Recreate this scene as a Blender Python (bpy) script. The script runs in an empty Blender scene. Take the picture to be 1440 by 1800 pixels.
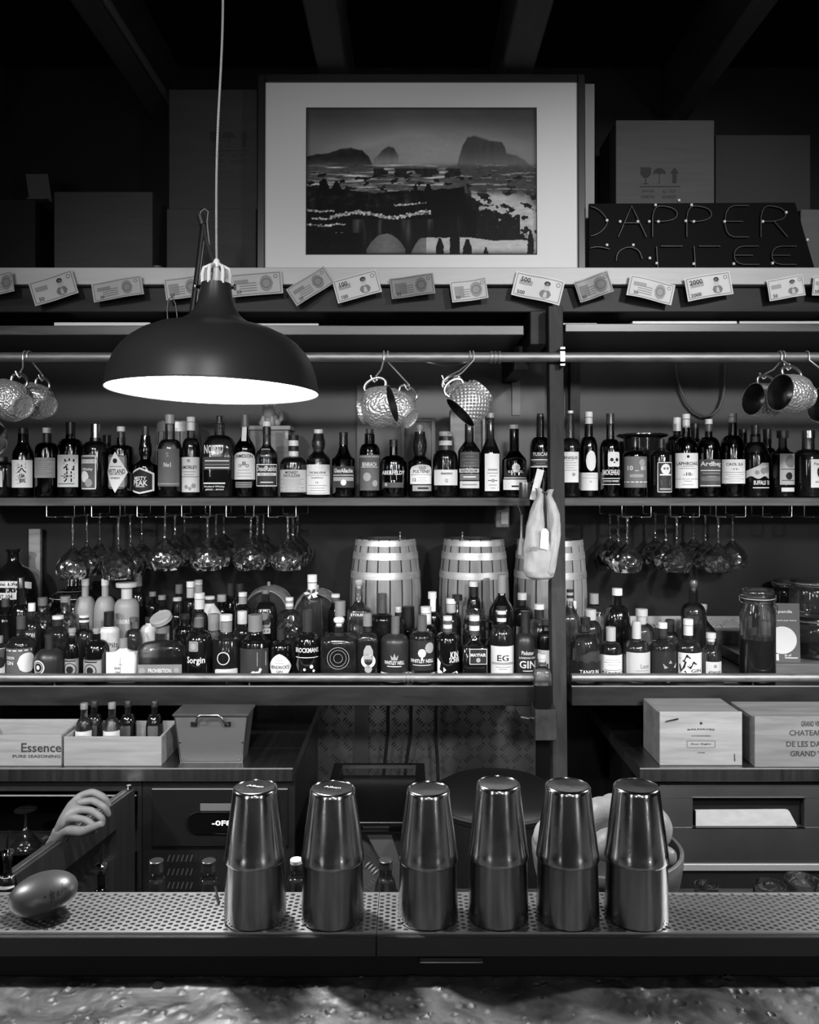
import bpy, math, random
from mathutils import Vector, Matrix, noise
random.seed(7)
SC = bpy.context.scene
COL = SC.collection
PI = math.pi

# ------------------------------------------------------------------ camera, light, exposure
CAMZ = 1.6
cam_d = bpy.data.cameras.new('camera'); cam = bpy.data.objects.new('camera', cam_d); COL.objects.link(cam)
cam.location = (0, 0, CAMZ); cam.rotation_euler = (PI/2, 0, 0)
cam_d.sensor_fit = 'HORIZONTAL'; cam_d.sensor_width = 36; cam_d.lens = 36
cam_d.shift_y = -50/1440; cam_d.clip_start = 0.02; cam_d.clip_end = 50
SC.camera = cam
SC.view_settings.view_transform = 'Standard'; SC.view_settings.look = 'None'
SC.view_settings.gamma = 1; SC.view_settings.exposure = 0.0
SC.view_settings.use_curve_mapping = False
SC.cycles.transparent_max_bounces = 40
SC.cycles.max_bounces = 10; SC.cycles.transmission_bounces = 8; SC.cycles.glossy_bounces = 4
SC.cycles.diffuse_bounces = 3
SC.cycles.use_denoising = True
SC.cycles.sample_clamp_indirect = 4.0
SC.cycles.caustics_reflective = False; SC.cycles.caustics_refractive = False
w = bpy.data.worlds.new('world'); SC.world = w; w.use_nodes = True
w.node_tree.nodes['Background'].inputs[0].default_value = (1, 1, 1, 1)
w.node_tree.nodes['Background'].inputs[1].default_value = 0.002

def light(kind, name, loc, power, size=.1, size_y=None, target=None, spot=None, blend=.5):
    l = bpy.data.lights.new(name, kind); l.energy = power
    if kind == 'AREA':
        l.size = size
        if size_y: l.shape = 'RECTANGLE'; l.size_y = size_y
    else: l.shadow_soft_size = size
    if kind == 'SPOT': l.spot_size = spot; l.spot_blend = blend
    o = bpy.data.objects.new(name, l); COL.objects.link(o); o.location = loc
    if target is not None:
        o.rotation_euler = (Vector(target)-Vector(loc)).to_track_quat('-Z', 'Y').to_euler()
    return o

# pendants of the bar row: the one in view, and its neighbours along the bar
PEND = [(-0.3535, 1.48), (1.42, 1.50), (-1.75, 1.46)]
PEND_Z = 1.7665
# point lights inside the pendant shades
for i, (x, y) in enumerate(PEND):
    light('POINT', 'pendant_light', (x, y, PEND_Z + .030), 42.0 if i == 0 else 75.0, .03)
# added spots out of view, shaped to brighten the back bar
for (x, y, z, tx, tz, e, c) in [(-1.3, -1.0, 2.9, -.75, 1.38, 185, 36), (.1, -1.3, 2.9, -.1, 1.65, 180, 42), (1.5, -1.0, 2.9, .95, 1.6, 400, 45)]:
    light('SPOT', 'fill_spot', (x, y, z), e, .13, target=(tx, 2.8, tz), spot=math.radians(c), blend=.8)
# added unseen spots and narrow strips that put glints and streaks on the bottles
for (x, y, z, e) in [(-1.5, -1.1, 1.95, 14), (-.55, -1.9, 1.75, 14), (.35, -1.4, 2.05, 14), (1.05, -2.3, 1.70, 18), (1.9, -1.2, 1.95, 20)]:
    light('SPOT', 'glint_spot', (x, y, z), e, .055, target=(x*.5, 2.8, 1.35), spot=math.radians(64), blend=.5)
for (x, e) in [(-2.2, 2.0), (2.3, 2.6)]:
    o = light('AREA', 'streak_strip_light', (x, -1.9, 1.55), e, .06, 1.4, target=(x*.2, 2.8, 1.4)); o.data.spread = math.radians(70)

# ------------------------------------------------------------------ materials (the photograph is black and white)
MATS = {}
def newmat(name):
    m = bpy.data.materials.new(name); m.use_nodes = True
    nt = m.node_tree; b = nt.nodes['Principled BSDF']
    return m, nt, b
def g3(v): return (v, v, v, 1)
def plain(name, v, rough=.5, metal=0, spec=.5, coat=0, emit=0):
    if name in MATS: return MATS[name]
    m, nt, b = newmat(name)
    b.inputs['Base Color'].default_value = g3(v); b.inputs['Roughness'].default_value = rough
    b.inputs['Metallic'].default_value = metal; b.inputs['Specular IOR Level'].default_value = spec
    b.inputs['Coat Weight'].default_value = coat
    if emit:
        b.inputs['Emission Color'].default_value = (1, 1, 1, 1); b.inputs['Emission Strength'].default_value = emit
    MATS[name] = m
    return m
def tone(v, rough=.55): return plain('paint_%03d_%02d' % (round(v*1000), round(rough*100)), v, rough, 0, .3)

def noisy(name, v0, v1, scale=(8, 8, 8), detail=6, rough=(.5, .5), metal=0, bump=0, bscale=None, spec=.5, lo=.3, hi=.7, dist=0):
    """two-tone noise stretched along an axis, object coordinates"""
    if name in MATS: return MATS[name]
    m, nt, b = newmat(name); N = nt.nodes; L = nt.links
    tc = N.new('ShaderNodeTexCoord'); mp = N.new('ShaderNodeMapping'); mp.inputs['Scale'].default_value = scale
    L.new(tc.outputs['Object'], mp.inputs[0])
    n = N.new('ShaderNodeTexNoise'); n.inputs['Scale'].default_value = 1; n.inputs['Detail'].default_value = detail
    n.inputs['Roughness'].default_value = .6; n.inputs['Distortion'].default_value = dist
    L.new(mp.outputs[0], n.inputs['Vector'])
    r = N.new('ShaderNodeValToRGB'); r.color_ramp.elements[0].position = lo; r.color_ramp.elements[1].position = hi
    r.color_ramp.elements[0].color = g3(v0); r.color_ramp.elements[1].color = g3(v1)
    L.new(n.outputs['Fac'], r.inputs[0]); L.new(r.outputs[0], b.inputs['Base Color'])
    mr = N.new('ShaderNodeMapRange'); mr.inputs[3].default_value = rough[0]; mr.inputs[4].default_value = rough[1]
    L.new(n.outputs['Fac'], mr.inputs[0]); L.new(mr.outputs[0], b.inputs['Roughness'])
    b.inputs['Metallic'].default_value = metal; b.inputs['Specular IOR Level'].default_value = spec
    if bump:
        bp = N.new('ShaderNodeBump'); bp.inputs['Strength'].default_value = bump; bp.inputs['Distance'].default_value = .004
        src = n
        if bscale:
            src = N.new('ShaderNodeTexNoise'); src.inputs['Scale'].default_value = bscale; L.new(tc.outputs['Object'], src.inputs['Vector'])
        L.new(src.outputs['Fac'], bp.inputs['Height']); L.new(bp.outputs[0], b.inputs['Normal'])
    MATS[name] = m
    return m

def hammered(name, v, rough, scale, strength, metal=1, kind='voronoi'):
    if name in MATS: return MATS[name]
    m, nt, b = newmat(name); N = nt.nodes; L = nt.links
    tc = N.new('ShaderNodeTexCoord')
    t = N.new('ShaderNodeTexVoronoi'); t.inputs['Scale'].default_value = scale; t.feature = 'SMOOTH_F1'
    L.new(tc.outputs['Object'], t.inputs['Vector'])
    bp = N.new('ShaderNodeBump'); bp.inputs['Strength'].default_value = strength; bp.inputs['Distance'].default_value = .01
    L.new(t.outputs['Distance'], bp.inputs['Height']); L.new(bp.outputs[0], b.inputs['Normal'])
    b.inputs['Base Color'].default_value = g3(v); b.inputs['Metallic'].default_value = metal; b.inputs['Roughness'].default_value = rough
    MATS[name] = m
    return m

def thin_glass(name, tint, edge, rough=.03, facet=0, ior=1.5, gl=1.0):
    """a pane of glass: what shows through is tinted more where the wall is seen edge-on, and the surface reflects by Fresnel"""
    if name in MATS: return MATS[name]
    m, nt, b = newmat(name); N = nt.nodes; L = nt.links
    N.remove(b); out = N['Material Output']
    lw = N.new('ShaderNodeLayerWeight'); lw.inputs[0].default_value = .35
    cr = N.new('ShaderNodeValToRGB'); cr.color_ramp.elements[0].color = g3(tint); cr.color_ramp.elements[1].color = g3(edge)
    cr.color_ramp.elements[0].position = .35; cr.color_ramp.elements[1].position = .95
    L.new(lw.outputs['Facing'], cr.inputs[0])
    tr = N.new('ShaderNodeBsdfTransparent'); L.new(cr.outputs[0], tr.inputs[0])
    gl_ = N.new('ShaderNodeBsdfGlossy'); gl_.inputs['Roughness'].default_value = rough; gl_.inputs[0].default_value = g3(gl)
    fr = N.new('ShaderNodeFresnel'); fr.inputs[0].default_value = ior
    mx = N.new('ShaderNodeMixShader')
    L.new(fr.outputs[0], mx.inputs[0]); L.new(tr.outputs[0], mx.inputs[1]); L.new(gl_.outputs[0], mx.inputs[2])
    L.new(mx.outputs[0], out.inputs[0])
    if facet:
        tc = N.new('ShaderNodeTexCoord'); v = N.new('ShaderNodeTexVoronoi'); v.inputs['Scale'].default_value = facet
        L.new(tc.outputs['Object'], v.inputs['Vector'])
        bp = N.new('ShaderNodeBump'); bp.inputs['Strength'].default_value = .9; bp.inputs['Distance'].default_value = .01
        L.new(v.outputs['Distance'], bp.inputs['Height'])
        for s in (gl_, fr): L.new(bp.outputs[0], s.inputs['Normal'])
    MATS[name] = m
    return m

def full_glass(name, tint, edge, mix=.6, facet=0, rough=.02, col=.95, haze_mix=.014, ior=1.9):
    """bottle glass: part straight see-through, part refracting body"""
    m = thin_glass(name, tint, edge, .11, facet, ior); nt = m.node_tree; N = nt.nodes; L = nt.links
    out = N['Material Output']; src = out.inputs[0].links[0].from_socket
    g = N.new('ShaderNodeBsdfGlass'); g.inputs[0].default_value = g3(col); g.inputs['Roughness'].default_value = rough; g.inputs['IOR'].default_value = 1.42
    if facet:
        bp = [n for n in N if n.type == 'BUMP'][0]; L.new(bp.outputs[0], g.inputs['Normal'])
    mx = N.new('ShaderNodeMixShader'); mx.inputs[0].default_value = mix
    L.new(src, mx.inputs[1]); L.new(g.outputs[0], mx.inputs[2])
    df = N.new('ShaderNodeBsdfDiffuse'); df.inputs[0].default_value = g3(.6)      # pale diffuse mixed in to lighten the glass, standing in for light
    m2 = N.new('ShaderNodeMixShader'); m2.inputs[0].default_value = haze_mix
    L.new(mx.outputs[0], m2.inputs[1]); L.new(df.outputs[0], m2.inputs[2]); L.new(m2.outputs[0], out.inputs[0])
    return m
G_CLEAR = full_glass('glass_clear', .92, .4, .6)
G_SMOKE = full_glass('glass_smoke', .55, .18, .35, col=.5, haze_mix=.005)
G_DARK = thin_glass('glass_dark', .22, .05, .11, ior=1.9)
G_CUT = full_glass('glass_cut', .90, .35, .5, facet=38, rough=.03, haze_mix=.012, ior=2.6)
G_JAR = full_glass('glass_jar', .90, .4, .35)
def frosted(name, v):
    if name in MATS: return MATS[name]
    m, nt, b = newmat(name)
    b.inputs['Base Color'].default_value = g3(v); b.inputs['Roughness'].default_value = .45
    b.inputs['Subsurface Weight'].default_value = 0; b.inputs['Transmission Weight'].default_value = .35
    MATS[name] = m; return m
G_FROST = frosted('glass_frosted', .42)
M_BLACKGLASS = plain('black_glass', .005, .11, 0, 1.0, .5)
M_MATTEBLACK = plain('matte_black_glass', .02, .38, 0, .5)
M_CERAMIC = plain('white_ceramic', .75, .3)
LIQ_DARK = plain('liquid_dark', .010, .05, 0, .15)
LIQ_MID = plain('liquid_mid', .05, .05, 0, .15)
LIQ_CLEAR = thin_glass('liquid_clear', .78, .35, .02, ior=1.2)
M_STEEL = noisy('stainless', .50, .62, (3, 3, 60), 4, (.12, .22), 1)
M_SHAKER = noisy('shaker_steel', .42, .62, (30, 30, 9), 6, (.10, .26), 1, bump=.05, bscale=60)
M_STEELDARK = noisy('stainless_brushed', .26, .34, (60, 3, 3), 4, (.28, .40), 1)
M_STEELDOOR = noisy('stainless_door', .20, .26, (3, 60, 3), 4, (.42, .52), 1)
M_CHROME = plain('chrome', .8, .08, 1)
M_WIRE = plain('wire_steel', .7, .2, 1)
M_BLACK = plain('black_plastic', .012, .35)
M_BLACKMATT = plain('black_matt', .006, .8, 0, .2)
M_RUBBER = plain('black_rubber', .015, .6)
M_COPPER = hammered('hammered_copper', .85, .36, 150, .6, .72)
M_COPPERIN = plain('copper_inside', .35, .3, 1)
M_WOODDARK = noisy('dark_wood', .012, .035, (3, 18, 18), 8, (.45, .6), bump=.15, dist=.5, spec=.15)
M_WOODPOST = noisy('post_wood', .018, .05, (26, 26, 5), 8, (.5, .65), bump=.25, dist=.8, spec=.15)
M_SHELF = noisy('shelf_wood', .035, .10, (4, 40, 60), 8, (.5, .6), bump=.15, spec=.2)
M_SHELFLOW = noisy('low_shelf_wood', .010, .028, (6, 40, 30), 8, (.35, .5), bump=.15, spec=.2)
M_UNDER = noisy('under_shelf_wood', .025, .085, (2.2, 16, 30), 9, (.3, .42), bump=.1, dist=1.2)
M_CRATE = noisy('pine_crate', .24, .42, (2.5, 30, 34), 8, (.55, .7), bump=.1, dist=.6)
M_CRATEDARK = noisy('old_crate', .15, .27, (2.5, 30, 34), 8, (.6, .7), bump=.1, dist=.6)
M_BARREL = noisy('barrel_oak', .13, .30, (22, 22, 2.2), 8, (.5, .6), bump=.12, dist=.4)
M_HOOP = noisy('barrel_hoop', .42, .60, (20, 20, 90), 4, (.42, .5), .7)
M_CARD = noisy('cardboard', .045, .055, (5, 60, 60), 5, (.8, .8), spec=.1)  # both cardboards set dark, standing in for the weak light on the boxes
M_CARD2 = noisy('cardboard_pale', .075, .09, (5, 60, 60), 5, (.8, .8), spec=.1)
M_PAPER = plain('paper', .75, .7, 0, .2)
M_INK = plain('ink', .015, .6, 0, .2)
M_INKGREY = plain('ink_grey', .16, .6, 0, .2)
M_WHITE = plain('white_paint', .8, .4)
M_CANVAS = noisy('canvas_bag', .30, .38, (25, 25, 25), 6, (.85, .9), bump=.5, bscale=45, spec=.1)
M_ROD = noisy('pipe_metal', .18, .34, (14, 60, 60), 6, (.42, .6), .8)
M_LIT = plain('lit_bulb', .9, .5, emit=60)
M_SKIN = noisy('skin', .17, .21, (60, 60, 60), 4, (.5, .6), spec=.4)

# ------------------------------------------------------------------ mesh builder
class MB:
    def __init__(s): s.v = []; s.f = []; s.m = []; s.sm = []
    def add(s, vs, fs, mi=0, smooth=True):
        o = len(s.v); s.v += [tuple(p) for p in vs]
        for f in fs: s.f.append(tuple(o+i for i in f)); s.m.append(mi); s.sm.append(smooth)
        return s
    def box(s, x0, x1, y0, y1, z0, z1, mi=0, bev=0):
        if bev and min(x1-x0, y1-y0, z1-z0) > 2.2*bev:
            # chamfered box from convex rings
            b = bev; X = (x0, x1); Y = (y0, y1)
            def ring(i, z): return [(x0+i, y0, z), (x1-i, y0, z), (x1, y0+i, z), (x1, y1-i, z), (x1-i, y1, z), (x0+i, y1, z), (x0, y1-i, z), (x0, y0+i, z)]
            def inset(z): return [(x0+b, y0+b, z), (x1-b, y0+b, z), (x1-b, y0+b, z), (x1-b, y1-b, z), (x1-b, y1-b, z), (x0+b, y1-b, z), (x0+b, y1-b, z), (x0+b, y0+b, z)]
            r = [ring(b, z0+b), ring(b, z1-b)]
            vs = r[0]+r[1]; fs = [(k, (k+1) % 8, 8+(k+1) % 8, 8+k) for k in range(8)]
            top = [(x0+b, y0+b, z1), (x1-b, y0+b, z1), (x1-b, y1-b, z1), (x0+b, y1-b, z1)]
            bot = [(x0+b, y0+b, z0), (x1-b, y0+b, z0), (x1-b, y1-b, z0), (x0+b, y1-b, z0)]
            o = 16; vs += top + bot
            fs.append((o, o+1, o+2, o+3)); fs.append((o+7, o+6, o+5, o+4))
            cr = [0, 0, 1, 1, 2, 2, 3, 3]
            # ring vert -> corner of inset: verts 7,0 ->0 ; 1,2->1 ; 3,4->2 ; 5,6->3
            c = {7: 0, 0: 0, 1: 1, 2: 1, 3: 2, 4: 2, 5: 3, 6: 3}
            for k in range(8):
                k2 = (k+1) % 8
                if c[k] == c[k2]:
                    fs.append((8+k, 8+k2, o+c[k])); fs.append((k2, k, o+4+c[k]))
                else:
                    fs.append((8+k, 8+k2, o+c[k2], o+c[k])); fs.append((k2, k, o+4+c[k], o+4+c[k2]))
            return s.add(vs, fs, mi, False)
        vs = [(x, y, z) for z in (z0, z1) for y in (y0, y1) for x in (x0, x1)]
        return s.add(vs, [(0, 2, 3, 1), (4, 5, 7, 6), (0, 1, 5, 4), (2, 6, 7, 3), (0, 4, 6, 2), (1, 3, 7, 5)], mi, False)
    def lathe(s, prof, c=(0, 0, 0), seg=24, mi=0, sq=None, ry=1.0, capb=True, capt=True, ripple=None):
        """prof: list of (r, z[, squareness]); surface of revolution about z"""
        vs = []; n = len(prof)
        for p in prof:
            r, z = p[0], p[1]; q = p[2] if len(p) > 2 else 0
            yy = p[3] if len(p) > 3 else ry
            for k in range(seg):
                t = 2*PI*k/seg + (PI/seg if q else 0)
                co, si = math.cos(t), math.sin(t)
                rr = r
                if ripple: rr = r + ripple(t, z)
                if q:
                    e = 2 + q*8
                    f = (abs(co)**e + abs(si)**e)**(-1/e)
                    rr = rr*f
                vs.append((c[0]+rr*co, c[1]+rr*si*yy, c[2]+z))
        fs = []
        for i in range(n-1):
            for k in range(seg):
                k2 = (k+1) % seg
                fs.append((i*seg+k, i*seg+k2, (i+1)*seg+k2, (i+1)*seg+k))
        if capb: fs.append(tuple(reversed(range(seg))))
        if capt: fs.append(tuple((n-1)*seg+k for k in range(seg)))
        return s.add(vs, fs, mi, True)
    def tube(s, pts, r, seg=8, mi=0, closed=False):
        pts = [Vector(p) for p in pts]; n = len(pts)
        rs = r if isinstance(r, (list, tuple)) else [r]*n
        vs = []; up = None
        for i, p in enumerate(pts):
            a = pts[(i-1) % n] if (closed or i) else p; b = pts[(i+1) % n] if (closed or i < n-1) else p
            t = (b-a).normalized()
            if up is None:
                up = Vector((0, 0, 1)) if abs(t.z) < .9 else Vector((1, 0, 0))
            u = (up - t*up.dot(t)).normalized(); w_ = t.cross(u); up = u
            for k in range(seg):
                q = 2*PI*k/seg
                vs.append(p + (u*math.cos(q) + w_*math.sin(q))*rs[i])
        fs = []
        m = n if closed else n-1
        for i in range(m):
            j = (i+1) % n
            for k in range(seg):
                k2 = (k+1) % seg
                fs.append((i*seg+k, i*seg+k2, j*seg+k2, j*seg+k))
        if not closed:
            fs.append(tuple(reversed(range(seg)))); fs.append(tuple((n-1)*seg+k for k in range(seg)))
        return s.add(vs, fs, mi, True)
    def prism(s, poly, y0, y1, mi=0):
        """poly of (x,z) extruded along y"""
        n = len(poly)
        vs = [(x, y0, z) for x, z in poly] + [(x, y1, z) for x, z in poly]
        fs = [tuple(range(n)), tuple(reversed(range(n, 2*n)))] + [(k, n+k, n+(k+1) % n, (k+1) % n) for k in range(n)]
        return s.add(vs, fs, mi, False)
    def xform(s, M):
        s.v = [tuple(M @ Vector(p)) for p in s.v]; return s
    def shift(s, x, y, z):
        s.v = [(p[0]+x, p[1]+y, p[2]+z) for p in s.v]; return s
    def merge(s, o, mi=None):
        k = len(s.v); s.v += o.v
        for f, m, sm in zip(o.f, o.m, o.sm): s.f.append(tuple(k+i for i in f)); s.m.append(m if mi is None else mi); s.sm.append(sm)
        return s
    def build(s, name, mats, parent=None, loc=None, rot=None, angle=35):
        me = bpy.data.meshes.new(name); me.from_pydata(s.v, [], s.f)
        if not isinstance(mats, (list, tuple)): mats = [mats]
        for m in mats: me.materials.append(m)
        me.polygons.foreach_set('material_index', s.m)
        me.polygons.foreach_set('use_smooth', s.sm)
        me.update(); me.validate()
        try: me.set_sharp_from_angle(angle=math.radians(angle))
        except Exception: pass
        o = bpy.data.objects.new(name, me); COL.objects.link(o)
        if parent is not None: o.parent = parent
        if loc is not None: o.location = loc
        if rot is not None: o.rotation_euler = rot
        return o

def tag(o, label=None, cat=None, group=None, kind=None):
    if label: o['label'] = label
    if cat: o['category'] = cat
    if group: o['group'] = group
    if kind: o['kind'] = kind
    return o
def empty(name, loc, label, cat, group=None, rot=None):
    o = bpy.data.objects.new(name, None); COL.objects.link(o); o.location = loc; o.empty_display_size = .05
    if rot is not None: o.rotation_euler = rot
    return tag(o, label, cat, group)
def struct(o): o['kind'] = 'structure'; return o
def copy_tree(o, parent=None):
    c = o.copy(); COL.objects.link(c)
    if parent is not None: c.parent = parent
    for ch in list(o.children): copy_tree(ch, c)
    return c
def PX(px, d): return (px-720)*d/1440
def PZ(py, d): return CAMZ-(py-850)*d/1440
def S(px, d): return px*d/1440

# ------------------------------------------------------------------ lettering
_txt = {}
def glyphs(text, bold=True):
    """flat lettering normalised to width 1 and cap height 1, centred; returns verts(2d), faces, aspect"""
    key = (text, bold)
    if key in _txt: return _txt[key]
    cu = bpy.data.curves.new('lettering', 'FONT'); cu.body = text; cu.size = 1; cu.resolution_u = 2
    cu.offset = .018 if bold else 0
    ob = bpy.data.objects.new('lettering', cu)
    me = ob.to_mesh()
    vs = [(v.co.x, v.co.y) for v in me.vertices]; fs = [tuple(p.vertices) for p in me.polygons]
    ob.to_mesh_clear(); bpy.data.objects.remove(ob); bpy.data.curves.remove(cu)
    if not vs: vs, fs = [(0, 0), (1, 0), (1, 1), (0, 1)], [(0, 1, 2, 3)]
    x0 = min(v[0] for v in vs); x1 = max(v[0] for v in vs); y0 = min(v[1] for v in vs); y1 = max(v[1] for v in vs)
    asp = (x1-x0)/max(y1-y0, 1e-6)
    vs = [((v[0]-x0)/(x1-x0)-.5, (v[1]-y0)/(y1-y0)-.5) for v in vs]
    _txt[key] = (vs, fs, asp)
    return _txt[key]
def ink_text(mb, text, u, v, h, w_, mp, mi=0, bold=True, arc=0, rot=0):
    """letters centred on (u,v) with height h and width w_, mapped to space by mp(u,v)"""
    vs, fs, asp = glyphs(text, bold)
    if w_ is None: w_ = h*asp
    out = []
    cr, sr = math.cos(rot), math.sin(rot)
    for a, b in vs:
        x = a*w_; y = b*h + arc*(1-(2*a)**2)
        out.append(mp(u+x*cr-y*sr, v+x*sr+y*cr))
    mb.add(out, fs, mi, False)
def ink_poly(mb, pts, mp, mi=0):
    mb.add([mp(*p) for p in pts], [tuple(range(len(pts)))], mi, False)
def ink_disc(mb, u, v, r, mp, mi=0, ry=None, seg=20, ring=0):
    ry = ry or r
    if ring:
        P = []
        for k in range(seg):
            t = 2*PI*k/seg
            P.append(mp(u+r*math.cos(t), v+ry*math.sin(t))); P.append(mp(u+(r-ring)*math.cos(t), v+(ry-ring)*math.sin(t)))
        mb.add(P, [(2*k, 2*((k+1) % seg), 2*((k+1) % seg)+1, 2*k+1) for k in range(seg)], mi, False)
    else:
        # strips so that it bends with a curved surface
        n = 8; P = []
        for i in range(n+1):
            x = -1+2*i/n; h = math.sqrt(max(0, 1-x*x)) or .02
            P += [mp(u+x*r, v-h*ry), mp(u+x*r, v+h*ry)]
        mb.add(P, [(2*i, 2*i+2, 2*i+3, 2*i+1) for i in range(n)], mi, False)
def ink_bar(mb, u0, u1, v, h, mp, mi=0, n=6):
    P = []
    for i in range(n+1):
        u = u0+(u1-u0)*i/n
        P += [mp(u, v-h/2), mp(u, v+h/2)]
    mb.add(P, [(2*i, 2*i+2, 2*i+3, 2*i+1) for i in range(n)], mi, False)
def patch(mb, shape, u0, u1, v0, v1, mp, mi=0, n=14):
    """label of the given outline, bent with the surface"""
    P = []; uc = (u0+u1)/2; hw = (u1-u0)/2; H = v1-v0
    for i in range(n+1):
        a = -1+2*i/n; u = uc+a*hw; lo, hi = v0, v1; b = abs(a)
        if shape == 'arch': hi = v1 - H*.28*(1-math.sqrt(max(0, 1-b*b)))
        elif shape == 'oval': c = math.sqrt(max(0, 1-b*b)); m_ = (v0+v1)/2; lo = m_-H/2*c-1e-5; hi = m_+H/2*c+1e-5
        elif shape == 'diamond': m_ = (v0+v1)/2; lo = m_-H/2*(1-b)-1e-4; hi = m_+H/2*(1-b)+1e-4
        elif shape == 'softdiamond': m_ = (v0+v1)/2; c = (1-b**1.5); lo = m_-H/2*c-1e-4; hi = m_+H/2*c+1e-4
        elif shape == 'pent': hi = v1-H*.22*b; lo = v0+H*.12*b
        elif shape == 'rag': hi = v1-H*.5*max(0, -a)**.7; lo = v0+H*.18*(1+math.sin(a*7))*.5
        elif shape == 'round': c = (1-b**4)**.25; hi = v1-H*.1*(1-c); lo = v0+H*.1*(1-c)
        P += [mp(u, lo), mp(u, hi)]
    mb.add(P, [(2*i, 2*i+2, 2*i+3, 2*i+1) for i in range(n)], mi, True)
# ------------------------------------------------------------------ the room
WALLY = 3.15
M_WALL = noisy('wall_grey', .060, .085, (1.5, 1.5, 1.2), 5, (.5, .6), spec=.3)
M_WALLDARK = noisy('wall_dark', .006, .010, (1.5, 1.5, 1.2), 5, (.6, .7), spec=.2)
M_CEIL = plain('ceiling_black', .008, .9, 0, .1)
M_ROOM = noisy('room_wall', .10, .16, (1, 1, 1), 3, (.7, .8))
M_FLOOR = noisy('floor_dark', .01, .02, (3, 3, 3), 4, (.4, .6))
def sbox(name, m, x0, x1, y0, y1, z0, z1, bev=0): return struct(MB().box(x0, x1, y0, y1, z0, z1, 0, bev).build(name, m))
sbox('floor', M_FLOOR, -3, 3, -3.6, WALLY+.1, -.1, 0)
sbox('ceiling', M_CEIL, -3, 3, -3.6, WALLY+.1, 3.2, 3.3)
sbox('wall_left', M_WALLDARK, -3.1, -3, -3.6, WALLY+.1, 0, 3.2)
sbox('wall_right', M_WALLDARK, 3, 3.1, -3.6, WALLY+.1, 0, 3.2)
sbox('wall_front', M_ROOM, -3, 3, -3.7, -3.6, 0, 3.2)
# the back wall is black above the ledge and below the whisky shelf, grey between
m = MB()
m.box(-3, 3, WALLY, WALLY+.1, 0, 1.53, 1); m.box(-3, 3, WALLY, WALLY+.1, 1.53, 2.1, 0); m.box(-3, 3, WALLY, WALLY+.1, 2.1, 3.2, 1)
struct(m.build('wall_back', [M_WALL, M_WALLDARK]))
# ceiling joists running from the back wall towards the guests
for i, (xa, xb, mat) in enumerate([(-.967, -.88, 0), (-.306, -.21, 1), (.306, .412, 0), (.975, 1.05, 0), (-1.64, -1.55, 0), (1.64, 1.73, 0)]):
    o = sbox('trim_%d' % (i+1), noisy('joist_wood', .02, .05, (14, 3, 14), 7, (.6, .8), bump=.4), xa, xb, -3.6, WALLY, 2.97, 3.2, .006)
m = MB(); m.tube([(-.866, -1, 2.98), (-.866, WALLY, 2.98)], .012, 8)
tag(m.build('conduit_pipe', plain('conduit', .12, .4)), 'thin grey conduit running beside a dark ceiling joist', 'pipe')

# ------------------------------------------------------------------ bar counter and drip tray in front
TRAYZ = .962; TY0, TY1 = 1.165, 1.278
random.seed(3)
pits = []
for i in range(420):
    pits.append((random.uniform(-.62, .62), random.uniform(.98, 1.16), random.choice((.0025, .003, .004, .005, .007, .009)), random.uniform(.5, 1), random.choice((1, 1, -1))))
m = MB(); NX, NY = 520, 74
X0, X1, Y0, Y1 = -.62, .62, .985, 1.160
def czed(x, y):
    h = .0022*noise.noise(Vector((x*9, y*9, 0))) + .0007*noise.noise(Vector((x*40, y*40, 3)))
    for (px_, py_, r, a, s_) in cell.get((int((x+1)*25), int(y*25)), ()):
        d = math.hypot(x-px_, (y-py_))
        if d < r*1.3:
            q = d/r
            h += s_*a*.0022*((1-q*q) if q < 1 else 0) + .0014*a*math.exp(-((q-1)/.14)**2)
    return .902+h
cell = {}
for p in pits:
    for dx in (-.012, 0, .012):
        for dy in (-.012, 0, .012):
            k = (int((p[0]+dx+1)*25), int((p[1]+dy)*25))
            cell.setdefault(k, [])
            if p not in cell[k]: cell[k].append(p)
vs = [(X0+(X1-X0)*i/NX, Y0+(Y1-Y0)*j/NY, czed(X0+(X1-X0)*i/NX, Y0+(Y1-Y0)*j/NY)) for j in range(NY+1) for i in range(NX+1)]
fs = [(j*(NX+1)+i, j*(NX+1)+i+1, (j+1)*(NX+1)+i+1, (j+1)*(NX+1)+i) for j in range(NY) for i in range(NX)]
m.add(vs, fs, 0, True)
m.box(-2.6, 2.6, .55, Y0, .86, .9015, 0); m.box(-2.6, X0, Y0, 1.16, .86, .9015, 0); m.box(X1, 2.6, Y0, 1.16, .86, .9015, 0)
top = m.build('counter_top', noisy('beaten_metal', .06, .22, (9, 9, 9), 9, (.42, .6), .7, bump=.15, bscale=90, lo=.38, hi=.62, dist=1.5))
bc = empty('bar_counter', (0, 0, 0), 'guest side bar counter with a beaten metal top full of bubbles and pits', 'bar counter')
top.parent = bc
b = MB().box(-2.6, 2.6, .70, 1.10, 0, .86, 0).build('counter_body', plain('bar_body', .03, .5), bc)
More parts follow.
